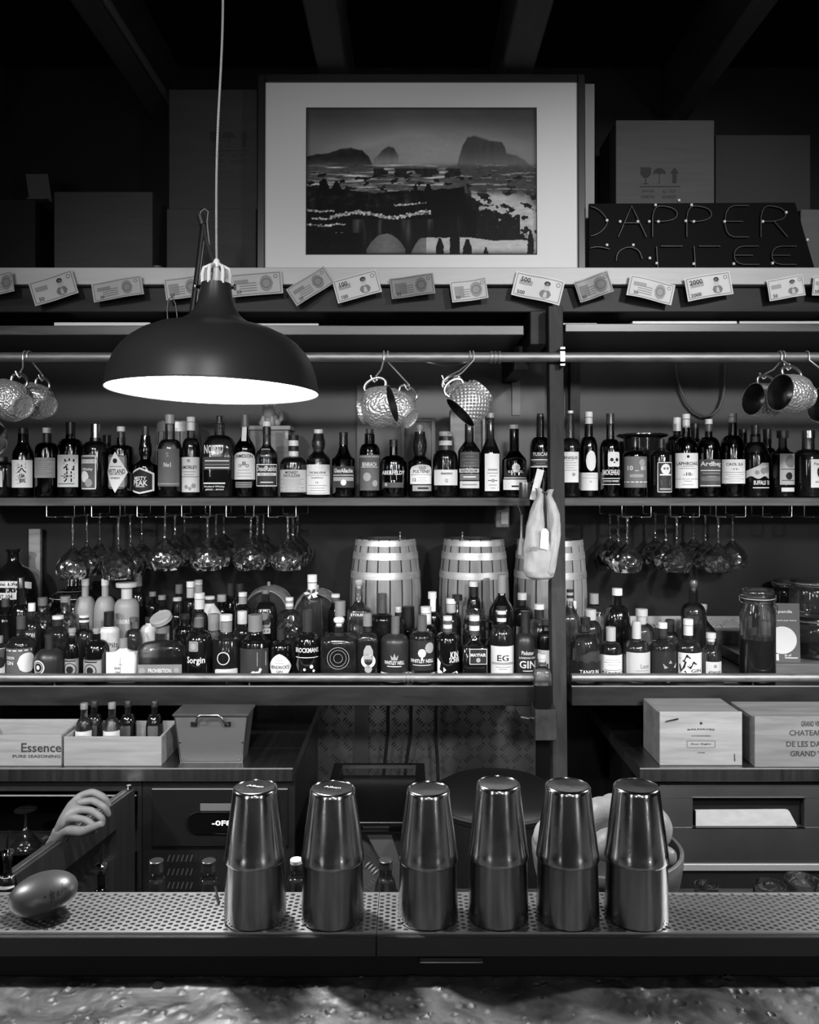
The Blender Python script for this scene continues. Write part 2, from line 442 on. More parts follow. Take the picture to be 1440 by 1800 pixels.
# the service ledge: riser, lip
led = empty('service_ledge', (0, 1.2, 0), 'black raised service ledge carrying the perforated drip trays', 'ledge')
def P_(mb, name, mat, root, **k):
    o = mb.build(name, mat, root, **k); 
    o.matrix_parent_inverse = Matrix.Translation(-Vector(root.location)); return o
P_(MB().box(-2.6, 2.6, 1.1638, 1.30, .60, TRAYZ-.013, 0), 'ledge_body', M_BLACKMATT, led)
P_(MB().box(-2.6, -.0475, 1.156, 1.1634, .932, TRAYZ-.0025, 0, .001), 'front_rail', plain('rail_black_metal', .03, .5, 0, .25), led)
P_(MB().box(-.0465, 2.6, 1.156, 1.1634, .932, TRAYZ-.0025, 0, .001), 'front_rail', plain('rail_black_metal', .03, .5, 0, .25), led)
tag(MB().box(PX(738, 1.15), PX(849, 1.15), 1.146, 1.1555, .9285, .9315, 0, .0005).build('bar_spatula', M_STEEL), 'flat steel bar blade tucked under the black ledge rail', 'bar tool')

def tray(x0, x1, label):
    mb = MB(); pitch = .0092; py = .0104
    nx = int(round((x1-x0)/pitch)); pitch = (x1-x0)/nx; ny = 10; py = (TY1-TY0-.008)/ny
    r = .0036; z = TRAYZ; zb = TRAYZ-.0015
    for j in range(ny):
        for i in range(nx):
            xa = x0+i*pitch; ya = TY0+.004+j*py
            cx, cy = xa+pitch/2, ya+py/2 + (py*.22 if i % 2 else -py*.22)  # added pale strip, paints the highlight along the slab's top edge
            sqr = [(xa, ya), (xa+pitch/2, ya), (xa+pitch, ya), (xa+pitch, ya+py/2), (xa+pitch, ya+py), (xa+pitch/2, ya+py), (xa, ya+py), (xa, ya+py/2)]
            hole = [(cx+r*math.cos(-3*PI/4+k*PI/4)*1.05, cy+r*math.sin(-3*PI/4+k*PI/4)*.8) for k in range(8)]
            vs = [(p[0], p[1], z) for p in sqr] + [(p[0], p[1], z) for p in hole] + [(p[0], p[1], zb-.002) for p in hole]
            fs = [(k, (k+1) % 8, 8+(k+1) % 8, 8+k) for k in range(8)] + [(8+k, 8+(k+1) % 8, 16+(k+1) % 8, 16+k) for k in range(8)]
            mb.add(vs, fs, 0, False)
    mb.box(x0, x1, TY0-.001, TY0+.004, zb-.010, z+.0006, 0); mb.box(x0, x1, TY1-.004, TY1, zb-.010, z+.0006, 0)
    root = empty('drip_tray', ((x0+x1)/2, TY0, TRAYZ-.012), label, 'drip tray', 'perforated drip trays')
    P_(mb, 'perforated_grate', plain('grate_steel', .75, .38, 1), root)
    P_(MB().box(x0+.001, x1-.001, TY0+.001, TY1-.001, TRAYZ-.0125, TRAYZ-.0105), 'tray_base', M_BLACK, root)
tray(-1.15, -.0475, 'perforated steel drip tray holding the smooth oval dome and two of the shakers')
tray(-.0465, 1.15, 'perforated steel drip tray holding four of the shaker stacks, beside the fruit bowl')

# ------------------------------------------------------------------ back bar: shelves, posts, pipes
WSZ = 1.552; WSY = 2.75      # whisky shelf top, front
GSZ = .957; GSY = 2.605      # gin shelf top, front
POSTX = PX(980, 2.55)
def shelf(name, label, x0, x1, y0, y1, z0, z1, mat, bev=.002, strip=False):
    o = tag(MB().box(x0, x1, y0, y1, z0, z1, 0, bev).build(name, mat), label, 'shelf')
    if strip: MB().box(x0, x1, y0-.0016, y0-.0001, z1-.003, z1+.0004, 0).build('edge_highlight', plain('edge_highlight_pale', .42, .45, .6), o)  # added pale strip, drawn for the bright line on the front top edge
    return o
shelf('whisky_shelf', 'dark wooden shelf under the long whisky row, beside the post and the copper mugs', -1.6, POSTX-.055, WSY, WALLY, WSZ-.027, WSZ, M_SHELF)
shelf('whisky_shelf', 'dark wooden shelf under the whisky bottles beyond the post', POSTX+.03, 1.7, WSY, WALLY, WSZ-.027, WSZ, M_SHELF)
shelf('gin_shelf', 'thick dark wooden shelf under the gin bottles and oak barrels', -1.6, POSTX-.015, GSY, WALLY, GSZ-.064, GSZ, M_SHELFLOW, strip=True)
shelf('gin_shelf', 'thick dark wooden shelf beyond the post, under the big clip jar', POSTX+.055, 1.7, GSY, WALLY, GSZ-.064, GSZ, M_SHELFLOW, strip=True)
# the gin shelf fronts above carry an added pale strip as highlight line
shelf('lower_hood_shelf', 'broad stained shelf above the hanging pipe, papers lying on it, beside the lamp', -1.6, POSTX-.10, 2.58, WALLY, 2.068, 2.098, M_UNDER)
shelf('lower_hood_shelf', 'broad stained shelf above the hanging pipe, papers lying on it, beyond the post', POSTX+.03, 1.7, 2.58, WALLY, 2.078, 2.104, M_UNDER)
# the ledge with the picture and boxes
lg = empty('top_ledge', (0, 2.6, 2.23), 'pale painted ledge carrying the framed picture, cartons and unlit sign', 'ledge')
P_(MB().box(-1.7, 1.7, 2.60, WALLY, 2.232, 2.286, 0, .002), 'ledge_board', noisy('ledge_paint', .34, .42, (3, 30, 30), 5, (.4, .5)), lg)
P_(MB().box(-1.7, 1.7, 2.63, WALLY, 2.150, 2.2315, 0, .003), 'ledge_beam', noisy('ledge_beam_wood', .008, .024, (3, 30, 30), 6, (.4, .5), bump=.1, spec=.15), lg)
# post between the two bays
m = MB(); m.box(-.0225, .0225, -.025, .025, 0, 2.149, 0, .002)
o = m.build('wooden_post', M_WOODPOST); o.location = (POSTX+.012, 2.555, 0); o.rotation_euler = (0, -math.radians(.55), 0)
tag(o, 'rough dark wooden post standing between the two bays of shelving', 'post')
m = MB(); m.box(PX(1003, 3.1), PX(1020, 3.1), 3.10, 3.148, WSZ, 2.076)
tag(m.build('wall_batten', M_WOODPOST), 'narrow vertical batten on the wall just beyond the wooden post', 'batten')
# block of beam beside the post top
m = MB(); m.box(PX(932, 2.6), PX(963, 2.6), 2.60, 2.9, PZ(606, 2.6), 2.1495, 0, .003)
tag(m.build('beam_block', M_WOODDARK), 'square dark beam end next to the top of the post', 'beam')
# shelf bracket triangles
for (xa, xb, px0, py0, lab) in ((PX(896, 2.9), PX(922, 2.9), 0, 0, 'dark slanted bracket under the hood shelf near the beam end'),):
    m = MB(); m.box(xa, xb, 2.78, WALLY-.001, 1.985, 2.067, 0, .002); m.box(PX(900, 3.13), PX(914, 3.13), 3.12, 3.149, PZ(730, 3.13), 1.99, 1)
    tag(m.build('shelf_bracket', [M_WOODDARK, plain('bracket_grey', .14, .5)]), lab, 'bracket')
# pipes
def pipe(name, label, x0, x1, y, z, r, joints=()):
    root = empty(name, ((x0+x1)/2, y, z), label, 'pipe')
    P_(MB().tube([(x0, y, z), (x1, y, z)], r, 18), 'tube', M_ROD, root)
    for jx in joints:
        q = MB()
        for dx in (-.016, -.004, .009): q.tube([(jx+dx-.004, y, z), (jx+dx+.004, y, z)], r*1.22, 18)
        P_(q, 'coupling', M_ROD, root)
    return root
PIPEY, PIPEZ = 2.512, 1.6+222/1440*2.512
pipe('hanging_pipe', 'long metal pipe under the hood shelves with copper mugs hanging from it', -1.6, 1.7, PIPEY, PIPEZ, .0152, (PX(873, PIPEY),))
RAILY, RAILZ = 2.592, 1.6-341/1440*2.592
pipe('guard_rail', 'metal pipe rail in front of the gin bottles with a screwed coupling', -1.6, POSTX-.03, RAILY, RAILZ, .0135, (PX(720, RAILY),))
pipe('guard_rail', 'metal pipe rail in front of the gin bottles beyond the post', POSTX+.052, 1.7, RAILY, RAILZ, .0135)
# feet that carry the rails, thin
for x, lab in ((PX(436, RAILY), 'small steel stay near the dark wolf picture bottle'), (PX(90, RAILY), 'small steel stay below the matt black bottle'), (PX(1330, RAILY), 'small steel stay below the big clip jar')):
    tag(MB().tube([(x, RAILY+.004, RAILZ-.008), (x, GSY+.012, RAILZ-.012), (x, GSY+.012, GSZ)], .0035, 8).build('rail_stay', M_STEEL), lab, 'bracket', 'rail stays')
# clip holding the pipe to the post
m = MB(); x = POSTX+.006
m.box(x-.007, x+.007, PIPEY-.019, PIPEY-.0156, PIPEZ-.022, PIPEZ+.022); m.box(x-.007, x+.007, PIPEY-.019, 2.529, PIPEZ+.0155, PIPEZ+.028); m.box(x-.007, x+.007, PIPEY-.019, 2.529, PIPEZ-.028, PIPEZ-.0155)
tag(m.build('pipe_clip', M_STEEL), 'small steel clip fixing the hanging pipe to the post', 'clip')

# ------------------------------------------------------------------ banknotes pinned along the ledge
def banknote(cx, cy, wpx, hpx, deg, tn, label, text=None, portrait=0, dark=0, curl=.01):
    d = 2.592; W, H = S(wpx, d), S(hpx, d)
    mb = MB(); a = math.radians(deg)
    ph = random.uniform(0, 6)
    def mp(u, v, off=0):
        y = -.004-abs(curl)*.5 + curl*math.sin(u/W*5+ph)*.5 - off
        x = u*math.cos(a)-v*math.sin(a); z = u*math.sin(a)+v*math.cos(a)
        return (x, y, z)
    n = 14; vs = []
    for i in range(n+1):
        for j in range(3): vs.append(mp(-W/2+W*i/n, -H/2+H*j/2))
    fs = [(i*3+j, (i+1)*3+j, (i+1)*3+j+1, i*3+j+1) for i in range(n) for j in range(2)]
    mb.add(vs, fs, 0)
    q = lambda u, v: mp(u, v, .0006); q2 = lambda u, v: mp(u, v, .001)
    g = 1
    # frame lines, security band, guilloche discs
    for v in (-.43, .43): ink_bar(mb, -W*.46, W*.46, H*v, H*.03, q, g)
    for u in (-.46, .46): ink_poly(mb, [(W*u-H*.015, -H*.43), (W*u+H*.015, -H*.43), (W*u+H*.015, H*.43), (W*u-H*.015, H*.43)], q, g)
    ink_bar(mb, -W*.40, -W*.13, H*(-.05 if dark else .12), H*(.55 if dark else .2), q, 3)
    sd = 1 if portrait >= 0 else -1
    if portrait:
        x = W*.16*sd
        ink_disc(mb, x, -H*.20, H*.24, q, g, ry=H*.18); ink_disc(mb, x, H*.10, H*.13, q2, 4, ry=H*.17); ink_disc(mb, x, H*.22, H*.13, q2, 2, ry=H*.10)
        ink_poly(mb, [(x-H*.05, -H*.12), (x+H*.05, -H*.12), (x+H*.08, -H*.34), (x-H*.08, -H*.34)], q2, 4)
    else:
        ink_disc(mb, W*.20, 0, H*.30, q, 3, ry=H*.36); ink_disc(mb, W*.20, 0, H*.22, q2, g, ring=H*.05)
        for k in range(4): ink_bar(mb, -W*.3, W*.02, H*(.05-k*.11), H*.035, q, g)
    ink_disc(mb, W*.38, H*.27, H*.09, q, g, ring=H*.03)
    if text: ink_text(mb, text, -W*.28, H*.24, H*.2, None, q2, 2)
    ink_text(mb, '50' if not text else text, -W*.32, -H*.30, H*.16, None, q2, 2)
    mats = [tone(tn, .6), tone(tn*.32, .6), M_INK, tone(tn*.55, .6), tone(tn*.85, .6)]
    o = mb.build('banknote', mats); o.location = (PX(cx, d), d, PZ(cy, d))
    tag(o, label, 'banknote', 'banknotes along the ledge')
banknote(5, 499, 44, 36, 8, .38, 'pale banknote cut by the picture edge, first of the row on the ledge')
banknote(96, 507, 80, 43, 17, .38, 'banknote with a portrait in a ring, tilted upward above the white folded paper', portrait=1, curl=.006)
banknote(208, 509, 90, 33, 9, .32, 'faded banknote between the ringed portrait note and the lamp')
banknote(324, 506, 66, 37, 8, .40, 'banknote with a dark printed panel partly behind the lamp neck', dark=1, curl=.004)
banknote(450, 500, 94, 40, 5, .40, 'long worn banknote emerging from behind the lamp cage', curl=.004)
banknote(546, 504, 78, 35, 33, .34, 'steeply tilted worn banknote with a torn corner below the picture frame')
banknote(628, 504, 80, 41, 15, .52, 'bright banknote with a man in uniform facing ahead, under the picture', '100', portrait=1, curl=.004)
banknote(725, 504, 77, 36, 7, .20, 'dark banknote with a round medallion, under the middle of the picture', dark=1)
banknote(824, 511, 64, 37, 8, .50, 'small banknote with one blank pale end and a dark middle', dark=1, curl=.012)
banknote(945, 508, 86, 43, -14, .60, 'bright creased banknote with an officer portrait, sloping down beside the post top', '500', portrait=1, curl=.018)
banknote(1042, 506, 60, 38, 18, .30, 'crumpled dark patterned banknote below the frame edge', dark=1, curl=.02)
banknote(1143, 511, 82, 36, -12, .60, 'pale banknote creased at its middle, sloping down below the unlit sign', curl=.016)
banknote(1245, 504, 82, 41, 10, .62, 'bright banknote numbered 2000 with an old head portrait', '2000', portrait=1, curl=.014)
banknote(1380, 507, 62, 37, 9, .62, 'pale bordered banknote with a small head print at the bright end of the ledge', portrait=1, curl=.012)
banknote(1447, 505, 40, 34, -5, .60, 'banknote sliver cut by the picture edge at the bright end of the ledge')

# ------------------------------------------------------------------ things on the ledge
LZ = 2.2865
def carton(name, px0, px1, pyt, d, depth, mat, label, printed=None, z0=None, rot=0):
    x0, x1 = PX(px0, d), PX(px1, d); z1 = PZ(pyt, d); z0 = LZ if z0 is None else z0
    W, H = x1-x0, z1-z0
    root = empty(name, ((x0+x1)/2, d, z0), label, 'box', rot=(0, 0, rot))
    m = MB(); m.box(-W/2, W/2, 0, depth, 0, H, 0, .002)
    m.build('box_body', mat, root)
    MB().box(-W/2+.001, W/2-.001, depth*.42, depth*.58, H, H+.0008).build('packing_tape', tone(.2, .3), root)
    if printed:
        q = MB(); cx, cz, s = printed
        mp = lambda u, v: (cx+u*s, -.0008, cz+v*s)
        # wine glass, umbrella, arrow
        gx = -.05
        ink_poly(q, [(gx-.019, .052), (gx+.019, .052), (gx+.020, .028), (gx+.008, .014), (gx-.008, .014), (gx-.020, .028)], mp)
        ink_poly(q, [(gx-.002, .014), (gx+.002, .014), (gx+.002, -.006), (gx-.002, -.006)], mp); ink_poly(q, [(gx-.014, -.010), (gx+.014, -.010), (gx+.003, -.005), (gx-.003, -.005)], mp)
        ink_poly(q, [(-.024, .026)]+[(-.024*math.cos(t), .026+.024*math.sin(t)) for t in [k*PI/10 for k in range(1, 10)]]+[(.024, .026), (.012, .030), (0, .026), (-.012, .030)], mp)
        ink_poly(q, [(-.0015, .028), (.0015, .028), (.0015, -.004), (-.0015, -.004)], mp); ink_poly(q, [(-.006, -.004), (.0015, -.004), (.0015, -.007), (-.006, -.007)], mp)
        ink_poly(q, [(.038, .030), (.055, .052), (.072, .030)], mp); ink_poly(q, [(.047, .030), (.063, .030), (.063, -.006), (.047, -.006)], mp)
        ink_poly(q, [(-.072, -.016), (.076, -.016), (.076, -.020), (-.072, -.020)], mp)
        ink_text(q, 'JUN BE', -.042, -.036, .012, .045, mp); ink_text(q, 'AL 1 SUT', .035, -.036, .012, .05, mp)
        ink_text(q, 'GUNDTAD', -.042, -.056, .012, .05, mp); ink_text(q, 'AA1NACDT', .035, -.056, .012, .055, mp)
        q.build('printed_symbols', tone(.02, .7), root)
    return root
carton('cardboard_box', 95, 268, 337, 2.78, .26, M_CARD, 'plain low cardboard box standing alone on the ledge, no printing')
carton('cardboard_box', 293, 450, 367, 2.82, .28, M_CARD, 'lower cardboard box of the stack behind the lamp cord', (.075, .02, .9))
zb = PZ(367, 2.82)
carton('cardboard_box', 297, 452, 157, 2.83, .26, M_CARD, 'tall upper cardboard box of the stack with handling symbols, beside the frame', (.055, .22, .95), z0=zb+.001)
carton('cardboard_box', 1083, 1256, 211, 2.84, .25, M_CARD2, 'pale cardboard box with glass, umbrella and arrow symbols behind the unlit sign', (-.02, .36, .95))
carton('cardboard_box', 1258, 1425, 237, 2.93, .2, tone(.03, .8), 'black cardboard box in deep shade next to the printed pale box')
carton('cardboard_box', 1408, 1500, 368, 2.70, .2, M_CARD2, 'pale cardboard box mostly hidden by the slanted end of the sign')
carton('storage_box', -60, 62, 350, 2.9, .2, tone(.012, .7), 'black box in the dark end of the ledge under the tilted leaflet')
m = MB(); m.lathe([(.018, 0), (.018, .055)], seg=16)
o = m.build('small_tin', tone(.08, .5)); o.location = (PX(277, 2.8), 2.8, LZ); tag(o, 'small grey tin between the plain box and the stack', 'tin')
# leaflet standing against the black box
m = MB(); z0 = PZ(350, 2.9)+.0015
m.add([(0, 0, 0), (S(40, 2.88), 0, 0), (S(26, 2.88), .03, S(55, 2.88)), (-S(14, 2.88), .03, S(55, 2.88)), (0, .003, 0), (S(40, 2.88), .003, 0), (S(26, 2.88), .033, S(55, 2.88)), (-S(14, 2.88), .033, S(55, 2.88))],
      [(0, 1, 2, 3), (7, 6, 5, 4), (0, 4, 5, 1), (1, 5, 6, 2), (2, 6, 7, 3), (3, 7, 4, 0)], 0, False)
m.box(.004, S(36, 2.88), -.03, 0, 0, .004)
o = m.build('leaflet_holder', tone(.10, .4)); o.location = (PX(45, 2.9), 2.93, z0); tag(o, 'tilted grey leaflet holder in the dark end of the ledge', 'leaflet holder')

# framed picture -------------------------------------------------------------
FD = 2.70
fx0, fx1 = PX(453, FD), PX(1029, FD); fz1 = PZ(129, FD); fz0 = LZ
fr = empty('framed_picture', ((fx0+fx1)/2, FD, fz0), 'large black framed mountain photograph with a wide pale mat', 'picture')
fr.rotation_euler = (-math.radians(1.2), 0, 0)
W, H = fx1-fx0, fz1-fz0; t = S(13, FD)
m = MB(); m.box(-W/2, -W/2+t, -.012, .012, 0, H, 0, .002); m.box(W/2-t, W/2, -.012, .012, 0, H, 0, .002)
m.box(-W/2+t, W/2-t, -.012, .012, H-t, H, 0, .002); m.box(-W/2+t, W/2-t, -.012, .012, 0, .006, 0, .001)
m.build('frame', plain('frame_black', .008, .4), fr)
MB().box(-W/2+t-.001, W/2-t+.001, .0, .004, .004, H-t+.001).build('mat_board', plain('mat_board', .62, .7, 0, .1), fr)
def p_px(px, py): return (PX(px, FD)-(fx0+fx1)/2, PZ(py, FD)-fz0)
a0, b0 = p_px(539, 446); a1, b1 = p_px(943, 188)
q = MB(); q.box(a0-.003, a1+.003, -.0015, -.0002, b0-.003, b1+.003)
q.build('mat_bevel', M_INK, fr)
# the photograph itself: a snowy mesa landscape in greys
NXp, NYp = 404, 258
def fbm(x, y, z=0, o=5):
    s, a, t_ = 0, 1, 0
    for k in range(o):
        s += a*noise.noise(Vector((x, y, z+k*7.3))); t_ += a; a *= .55; x *= 2; y *= 2
    return s/t_
def sst(a, b, x):
    t_ = max(0, min(1, (x-a)/(b-a))); return t_*t_*(3-2*t_)
def ramp(pts, u):
    for (ua, va), (ub, vb) in zip(pts, pts[1:]):
        if u <= ub: return va+(vb-va)*(u-ua)/(ub-ua)
    return pts[-1][1]
FARM = [(0, .36), (.1, .33), (.22, .29), (.38, .22), (.44, .19), (.52, .20), (.60, .18), (.66, .165), (.76, .19), (.9, .27), (1, .33)]
BUTTE = [(0, .9), (.64, .9), (.655, .40), (.665, .34), (.68, .26), (.70, .205), (.73, .19), (.77, .21), (.80, .225), (.85, .235), (.865, .27), (.87, .31), (.91, .32), (.95, .36), (1, .44)]
HILLA = [(0, .335), (.04, .32), (.10, .31), (.14, .285), (.19, .275), (.24, .29), (.27, .33), (.285, .39), (.30, .9), (1, .9)]
HILLB = [(0, .9), (.285, .9), (.29, .36), (.33, .29), (.355, .265), (.38, .275), (.40, .33), (.405, .9), (1, .9)]
MESA = [(0, .54), (.04, .53), (.10, .55), (.22, .57), (.30, .585), (.40, .57), (.46, .565), (.50, .57), (.60, .555), (.685, .545), (.692, .60), (.70, .66), (.74, .72), (.80, .76), (.9, .80), (1, .84)]
def picture(u, v):
    """u to the side 0..1, v downward 0..1 -> grey of the print"""
    wob = .010*fbm(u*14, v*9, 3, 4)
    f = fbm(u*30, v*36, 2, 4); ff = fbm(u*90, v*70, 5, 3); st = fbm(u*55, v*7, 9, 4); hz = fbm(u*7, v*60, 4, 4)
    cloud = fbm(u*3, v*6, 1, 4)
    g = .27+.26*sst(0, .30, v)*(1-.75*abs(u-.48)**1.2*1.4)+.06*cloud-.10*abs(u-.45)
    def lay(h, tone_, soft=.012, k=1.0):
        nonlocal g
        a = sst(h-soft, h+soft, v+wob)*k
        g += (tone_-g)*a
    lay(ramp(FARM, u), .40+.05*f-.06*abs(u-.5), .03, .55)                    # pale hazy mesa far off
    lay(ramp(BUTTE, u)+.006*f, .17+.14*sst(.25, .45, v)+.03*st, .010, .85 if u > .63 else 0)
    lay(ramp(HILLA, u)+.012*f, .10+.10*sst(.33, .40, v)+.05*f, .006, .9)
    lay(ramp(HILLB, u)+.006*f, .18+.22*sst(.28, .38, v)+.04*st, .006, .9)
    # snowy middle distance with rooftops and low walls, going hazy to the side
    if v > .37:
        k = sst(.37, .42, v+wob); haze = sst(.58, .75, u)
        snow = .24+1.1*max(0, hz+.02)*(1-haze)+.10*f
        base = snow*(1-haze)+(.20+.06*f)*haze
        if .29 < u < .67 and .405 < v < .475 and fbm(u*18, v*24, 6, 2) > -.12: base = .12+.05*st+(.10 if v < .415 else 0)
        if fbm(u*22, v*30, 8, 3) > .20 and v > .44: base = .09
        if haze > .3 and hz > .17: base += .20*(hz > .2)
        g += (base-g)*k
    # sloping snow field with trees, right of the cliff
    if u > .66 and v > .52+.30*max(0, u-.70)*.0:
        k = sst(.55, .62, v)
        sl = .50+.12*f-.30*sst(.0, .18, abs((v-.62)-(u-.80)*.9)-.05)
        tree = fbm(u*20, v*17, 12, 4)+.35*sst(.70, .80, v)*(u < .93)+.12*(u < .80)-.25*(abs((v-.60)-(u-.83)*.85) < .03)
        if tree > .05: sl = .06+.10*max(0, ff)+.06*max(0, f)
        g += (sl-g)*k
    # dark terraced cliff of the foreground
    m_ = ramp(MESA, u)+.014*fbm(u*30, 2, 3, 3)
    if v > m_ and u < .74:
        c = .045+.14*max(0, st)*(.6+.4*math.sin(u*30))+.05*max(0, ff)
        if v < m_+.10 and u < .48: c += .16*max(0, fbm(u*24, v*30, 7, 3)+.05)
        if u > .49 and v < m_+.19: c = .03+.05*max(0, st)
        for (u0, u1, v0, amp, th) in ((.10, .54, .735, .018, .012), (0, .17, .80, .008, .006), (0, .16, .865, .010, .008), (.02, .10, .755, .006, .006), (.38, .52, .66, .008, .005), (0, .12, .70, .01, .006)):
            if u0 < u < u1 and abs(v-v0-amp*math.sin(u*21)-.012*f) < th*(1+1.5*ff): c = .46+.7*ff
        if v > .765 and .20 < u < .55: c = .07+.42*max(0, fbm(u*26, v*2.2, 4, 3))*sst(1.0, .80, v)
        if v > .86 and u < .24: c = .04+.08*max(0, f)
        g = c
    # pale snow mounds at the foot, and the snow band
    for (cu, wd, tp) in ((.345, .085, .865), (.515, .06, .89)):
        if v > tp+.9*(abs(u-cu)/wd)**2.2*.12+.01*f and abs(u-cu) < wd: g = .33-.8*abs(u-cu)+.05*f
    if u > .52 and v > .885+.075*max(0, u-.56)+.007*f+.01*math.sin(u*25)*.6:
        g = .52+.07*f-.10*sst(.95, 1, v)
    for c_, wd, tp in ((.58, .018, .895), (.645, .022, .83), (.70, .020, .90), (.78, .014, .955), (.075, .024, .485), (.13, .022, .50), (.475, .010, .52), (.53, .02, .52), (.975, .014, .84)):
        hh = .10 if tp > .6 else .09
        if tp < v < tp+hh+(.1 if tp > .8 else 0) and abs(u-c_) < wd*(.35+.65*sst(tp, tp+hh*.7, v))+.006*ff: g = .045+.04*max(0, ff)
    g *= 1-.25*sst(.0, .02, .02-min(u, 1-u, v, 1-v)+.0)
    return max(.02, min(.85, g))
vs, fs, cols = [], [], []
for j in range(NYp+1):
    for i in range(NXp+1):
        vs.append((a0+(a1-a0)*i/NXp, -.003, b1+(b0-b1)*j/NYp)); c = picture(i/NXp, j/NYp); cols.append((c*1.0)**2.2)
for j in range(NYp):
    for i in range(NXp): k = j*(NXp+1)+i; fs.append((k+NXp+1, k+NXp+2, k+1, k))
q = MB(); q.add(vs, fs, 0, False)
mm, nt, bb = newmat('photo_print'); at = nt.nodes.new('ShaderNodeAttribute'); at.attribute_name = 'print'
mul = nt.nodes.new('ShaderNodeMath'); mul.operation = 'MULTIPLY'; mul.inputs[1].default_value = 1.7
nt.links.new(at.outputs['Fac'], mul.inputs[0]); nt.links.new(mul.outputs[0], bb.inputs['Base Color']); bb.inputs['Roughness'].default_value = .5; bb.inputs['Specular IOR Level'].default_value = .1
o = q.build('photograph', mm, fr)
ca = o.data.attributes.new('print', 'FLOAT', 'POINT'); ca.data.foreach_set('value', cols)
# canvas edge behind the frame
m = MB(); m.box(PX(1022, 2.78), PX(1044, 2.78), 2.77, 2.79, LZ, PZ(150, 2.78)); m.box(PX(900, 2.78), PX(1022, 2.78), 2.775, 2.785, LZ, PZ(152, 2.78))
tag(m.build('stretched_canvas', tone(.26, .7)), 'stretched canvas leaning behind the black frame, only its edge showing', 'canvas')

# unlit tube sign -------------------------------------------------------------
SD = 2.66
sg = empty('tube_sign', (PX(1225, SD), SD, LZ), 'unlit black tube lettering sign leaning on the ledge by the picture frame', 'sign')
m = MB(); xo = PX(1225, SD)
P1 = [(PX(1005, SD)-xo, .0005), (PX(1434, SD)-xo, .0005), (PX(1398, SD)-xo, PZ(356, SD)-LZ), (PX(1030, SD)-xo, PZ(358, SD)-LZ)]
m.prism([(max(p[0], fx1-xo+.004) if p[0] < -.3 else p[0], p[1]) for p in P1], 0, .012)
m.build('sign_board', plain('sign_black', .001, .5, 0, .04), sg)
tubem = plain('dead_tube', .02, .4, 0, .3)
LET = {'D': [[(0, 0), (0, 1), (.5, .95), (.85, .6), (.85, .35), (.5, .05), (0, 0)]], 'A': [[(0, 0), (.45, 1), (.95, 0)], [(.2, .45), (.7, .45)]],
       'P': [[(0, 0), (0, 1), (.6, .97), (.85, .8), (.8, .6), (.5, .5), (.1, .5)]], 'E': [[(.9, 1), (.1, 1), (.1, 0), (.9, 0)], [(.1, .5), (.7, .5)]],
       'R': [[(0, 0), (0, 1), (.6, .97), (.85, .8), (.8, .6), (.5, .5), (0, .5)], [(.45, .5), (.9, 0)]],
       'C': [[(.9, .85), (.5, 1), (.1, .8), (0, .5)]], 'O': [[(0, .2), (.05, .7), (.4, 1), (.75, .8), (.85, .3)]], 'F': [[(.1, -.3), (.05, 1)], [(.2, 1), (.9, 1)]]}
def letters(word, pxs, wpx, y0, y1):
    q = MB()
    for ch, px in zip(word, pxs):
        for st in LET[ch]:
            pts = [(PX(px+a*wpx, SD)-xo, -.008, PZ(y0+(y1-y0)*b, SD)-LZ) for a, b in st]
            # round the corners a little
            r = pts
            if len(pts) > 3:
                for _ in range(2):
                    n_ = [r[0]]
                    for a_, b_ in zip(r, r[1:]): n_ += [tuple(a_[i]*.75+b_[i]*.25 for i in range(3)), tuple(a_[i]*.25+b_[i]*.75 for i in range(3))]
                    r = n_+[r[-1]]
            f = [r[0]]
            for a_, b_ in zip(r, r[1:]):
                for k in (1, 2, 3): f.append(tuple(a_[i]+(b_[i]-a_[i])*k/3 for i in range(3)))
            f = [p for p in f if p[2] > .004 and p[0] > fx1-xo+.006]
            if len(f) > 1: q.tube(f, .0019, 6)
    return q
letters('DAPPER', [1022, 1086, 1146, 1206, 1268, 1336], 52, 418, 363).build('letter_tubing', tubem, sg, )
letters('COFFEE', [1022, 1082, 1150, 1216, 1284, 1350], 54, 466, 434).build('letter_tubing', tubem, sg, )
for px, py in ((1066, 389), (1089, 391), (1120, 391), (1140, 391), (1156, 391), (1151, 362), (1214, 362), (1204, 390), (1218, 391), (1272, 391), (1339, 391), (1380, 375), (1417, 423), (1192, 354), (1066, 432), (1112, 432), (1141, 455), (1153, 464), (1218, 465), (1288, 465), (1356, 464)):
    x, z = PX(px, SD)-xo, PZ(py, SD)-LZ; MB().box(x-.004, x+.004, -.012, -.001, z-.004, z+.004, 0, .001).build('tube_clip', tone(.5, .4), sg)

# papers and boards lying in the slot between hood shelf and ledge
def flat(name, px0, px1, y0, dy, z0, h, tn, label, cat='paper', rot=0):
    x0, x1 = PX(px0, y0), PX(px1, y0)
    o = MB().box(-(x1-x0)/2, (x1-x0)/2, 0, dy, 0, h, 0, min(.001, h/3)).build(name, tone(tn, .5)); o.location = ((x0+x1)/2, y0, z0); o.rotation_euler = (0, 0, rot)
    tag(o, label, cat)
zl, zr = 2.0985, 2.1045
flat('menu_board', 95, 264, 2.60, .2, zl, .013, .62, 'white folded paper stack on the hood shelf under the first notes')
flat('knife_handle_tool', 266, 318, 2.60, .02, zl, .007, .35, 'slim metal tool lying beside the white papers on the hood shelf', 'tool')
flat('menu_board', 412, 560, 2.61, .2, zl, .012, .55, 'pale striped menu board lying behind the lamp neck')
flat('menu_board', 565, 690, 2.62, .15, zl, .007, .25, 'thin grey menu sheet tapering off below the steep banknote', rot=.02)
flat('menu_board', 990, 1050, 2.60, .12, zr, .005, .6, 'short white sheet on the hood shelf just past the post')
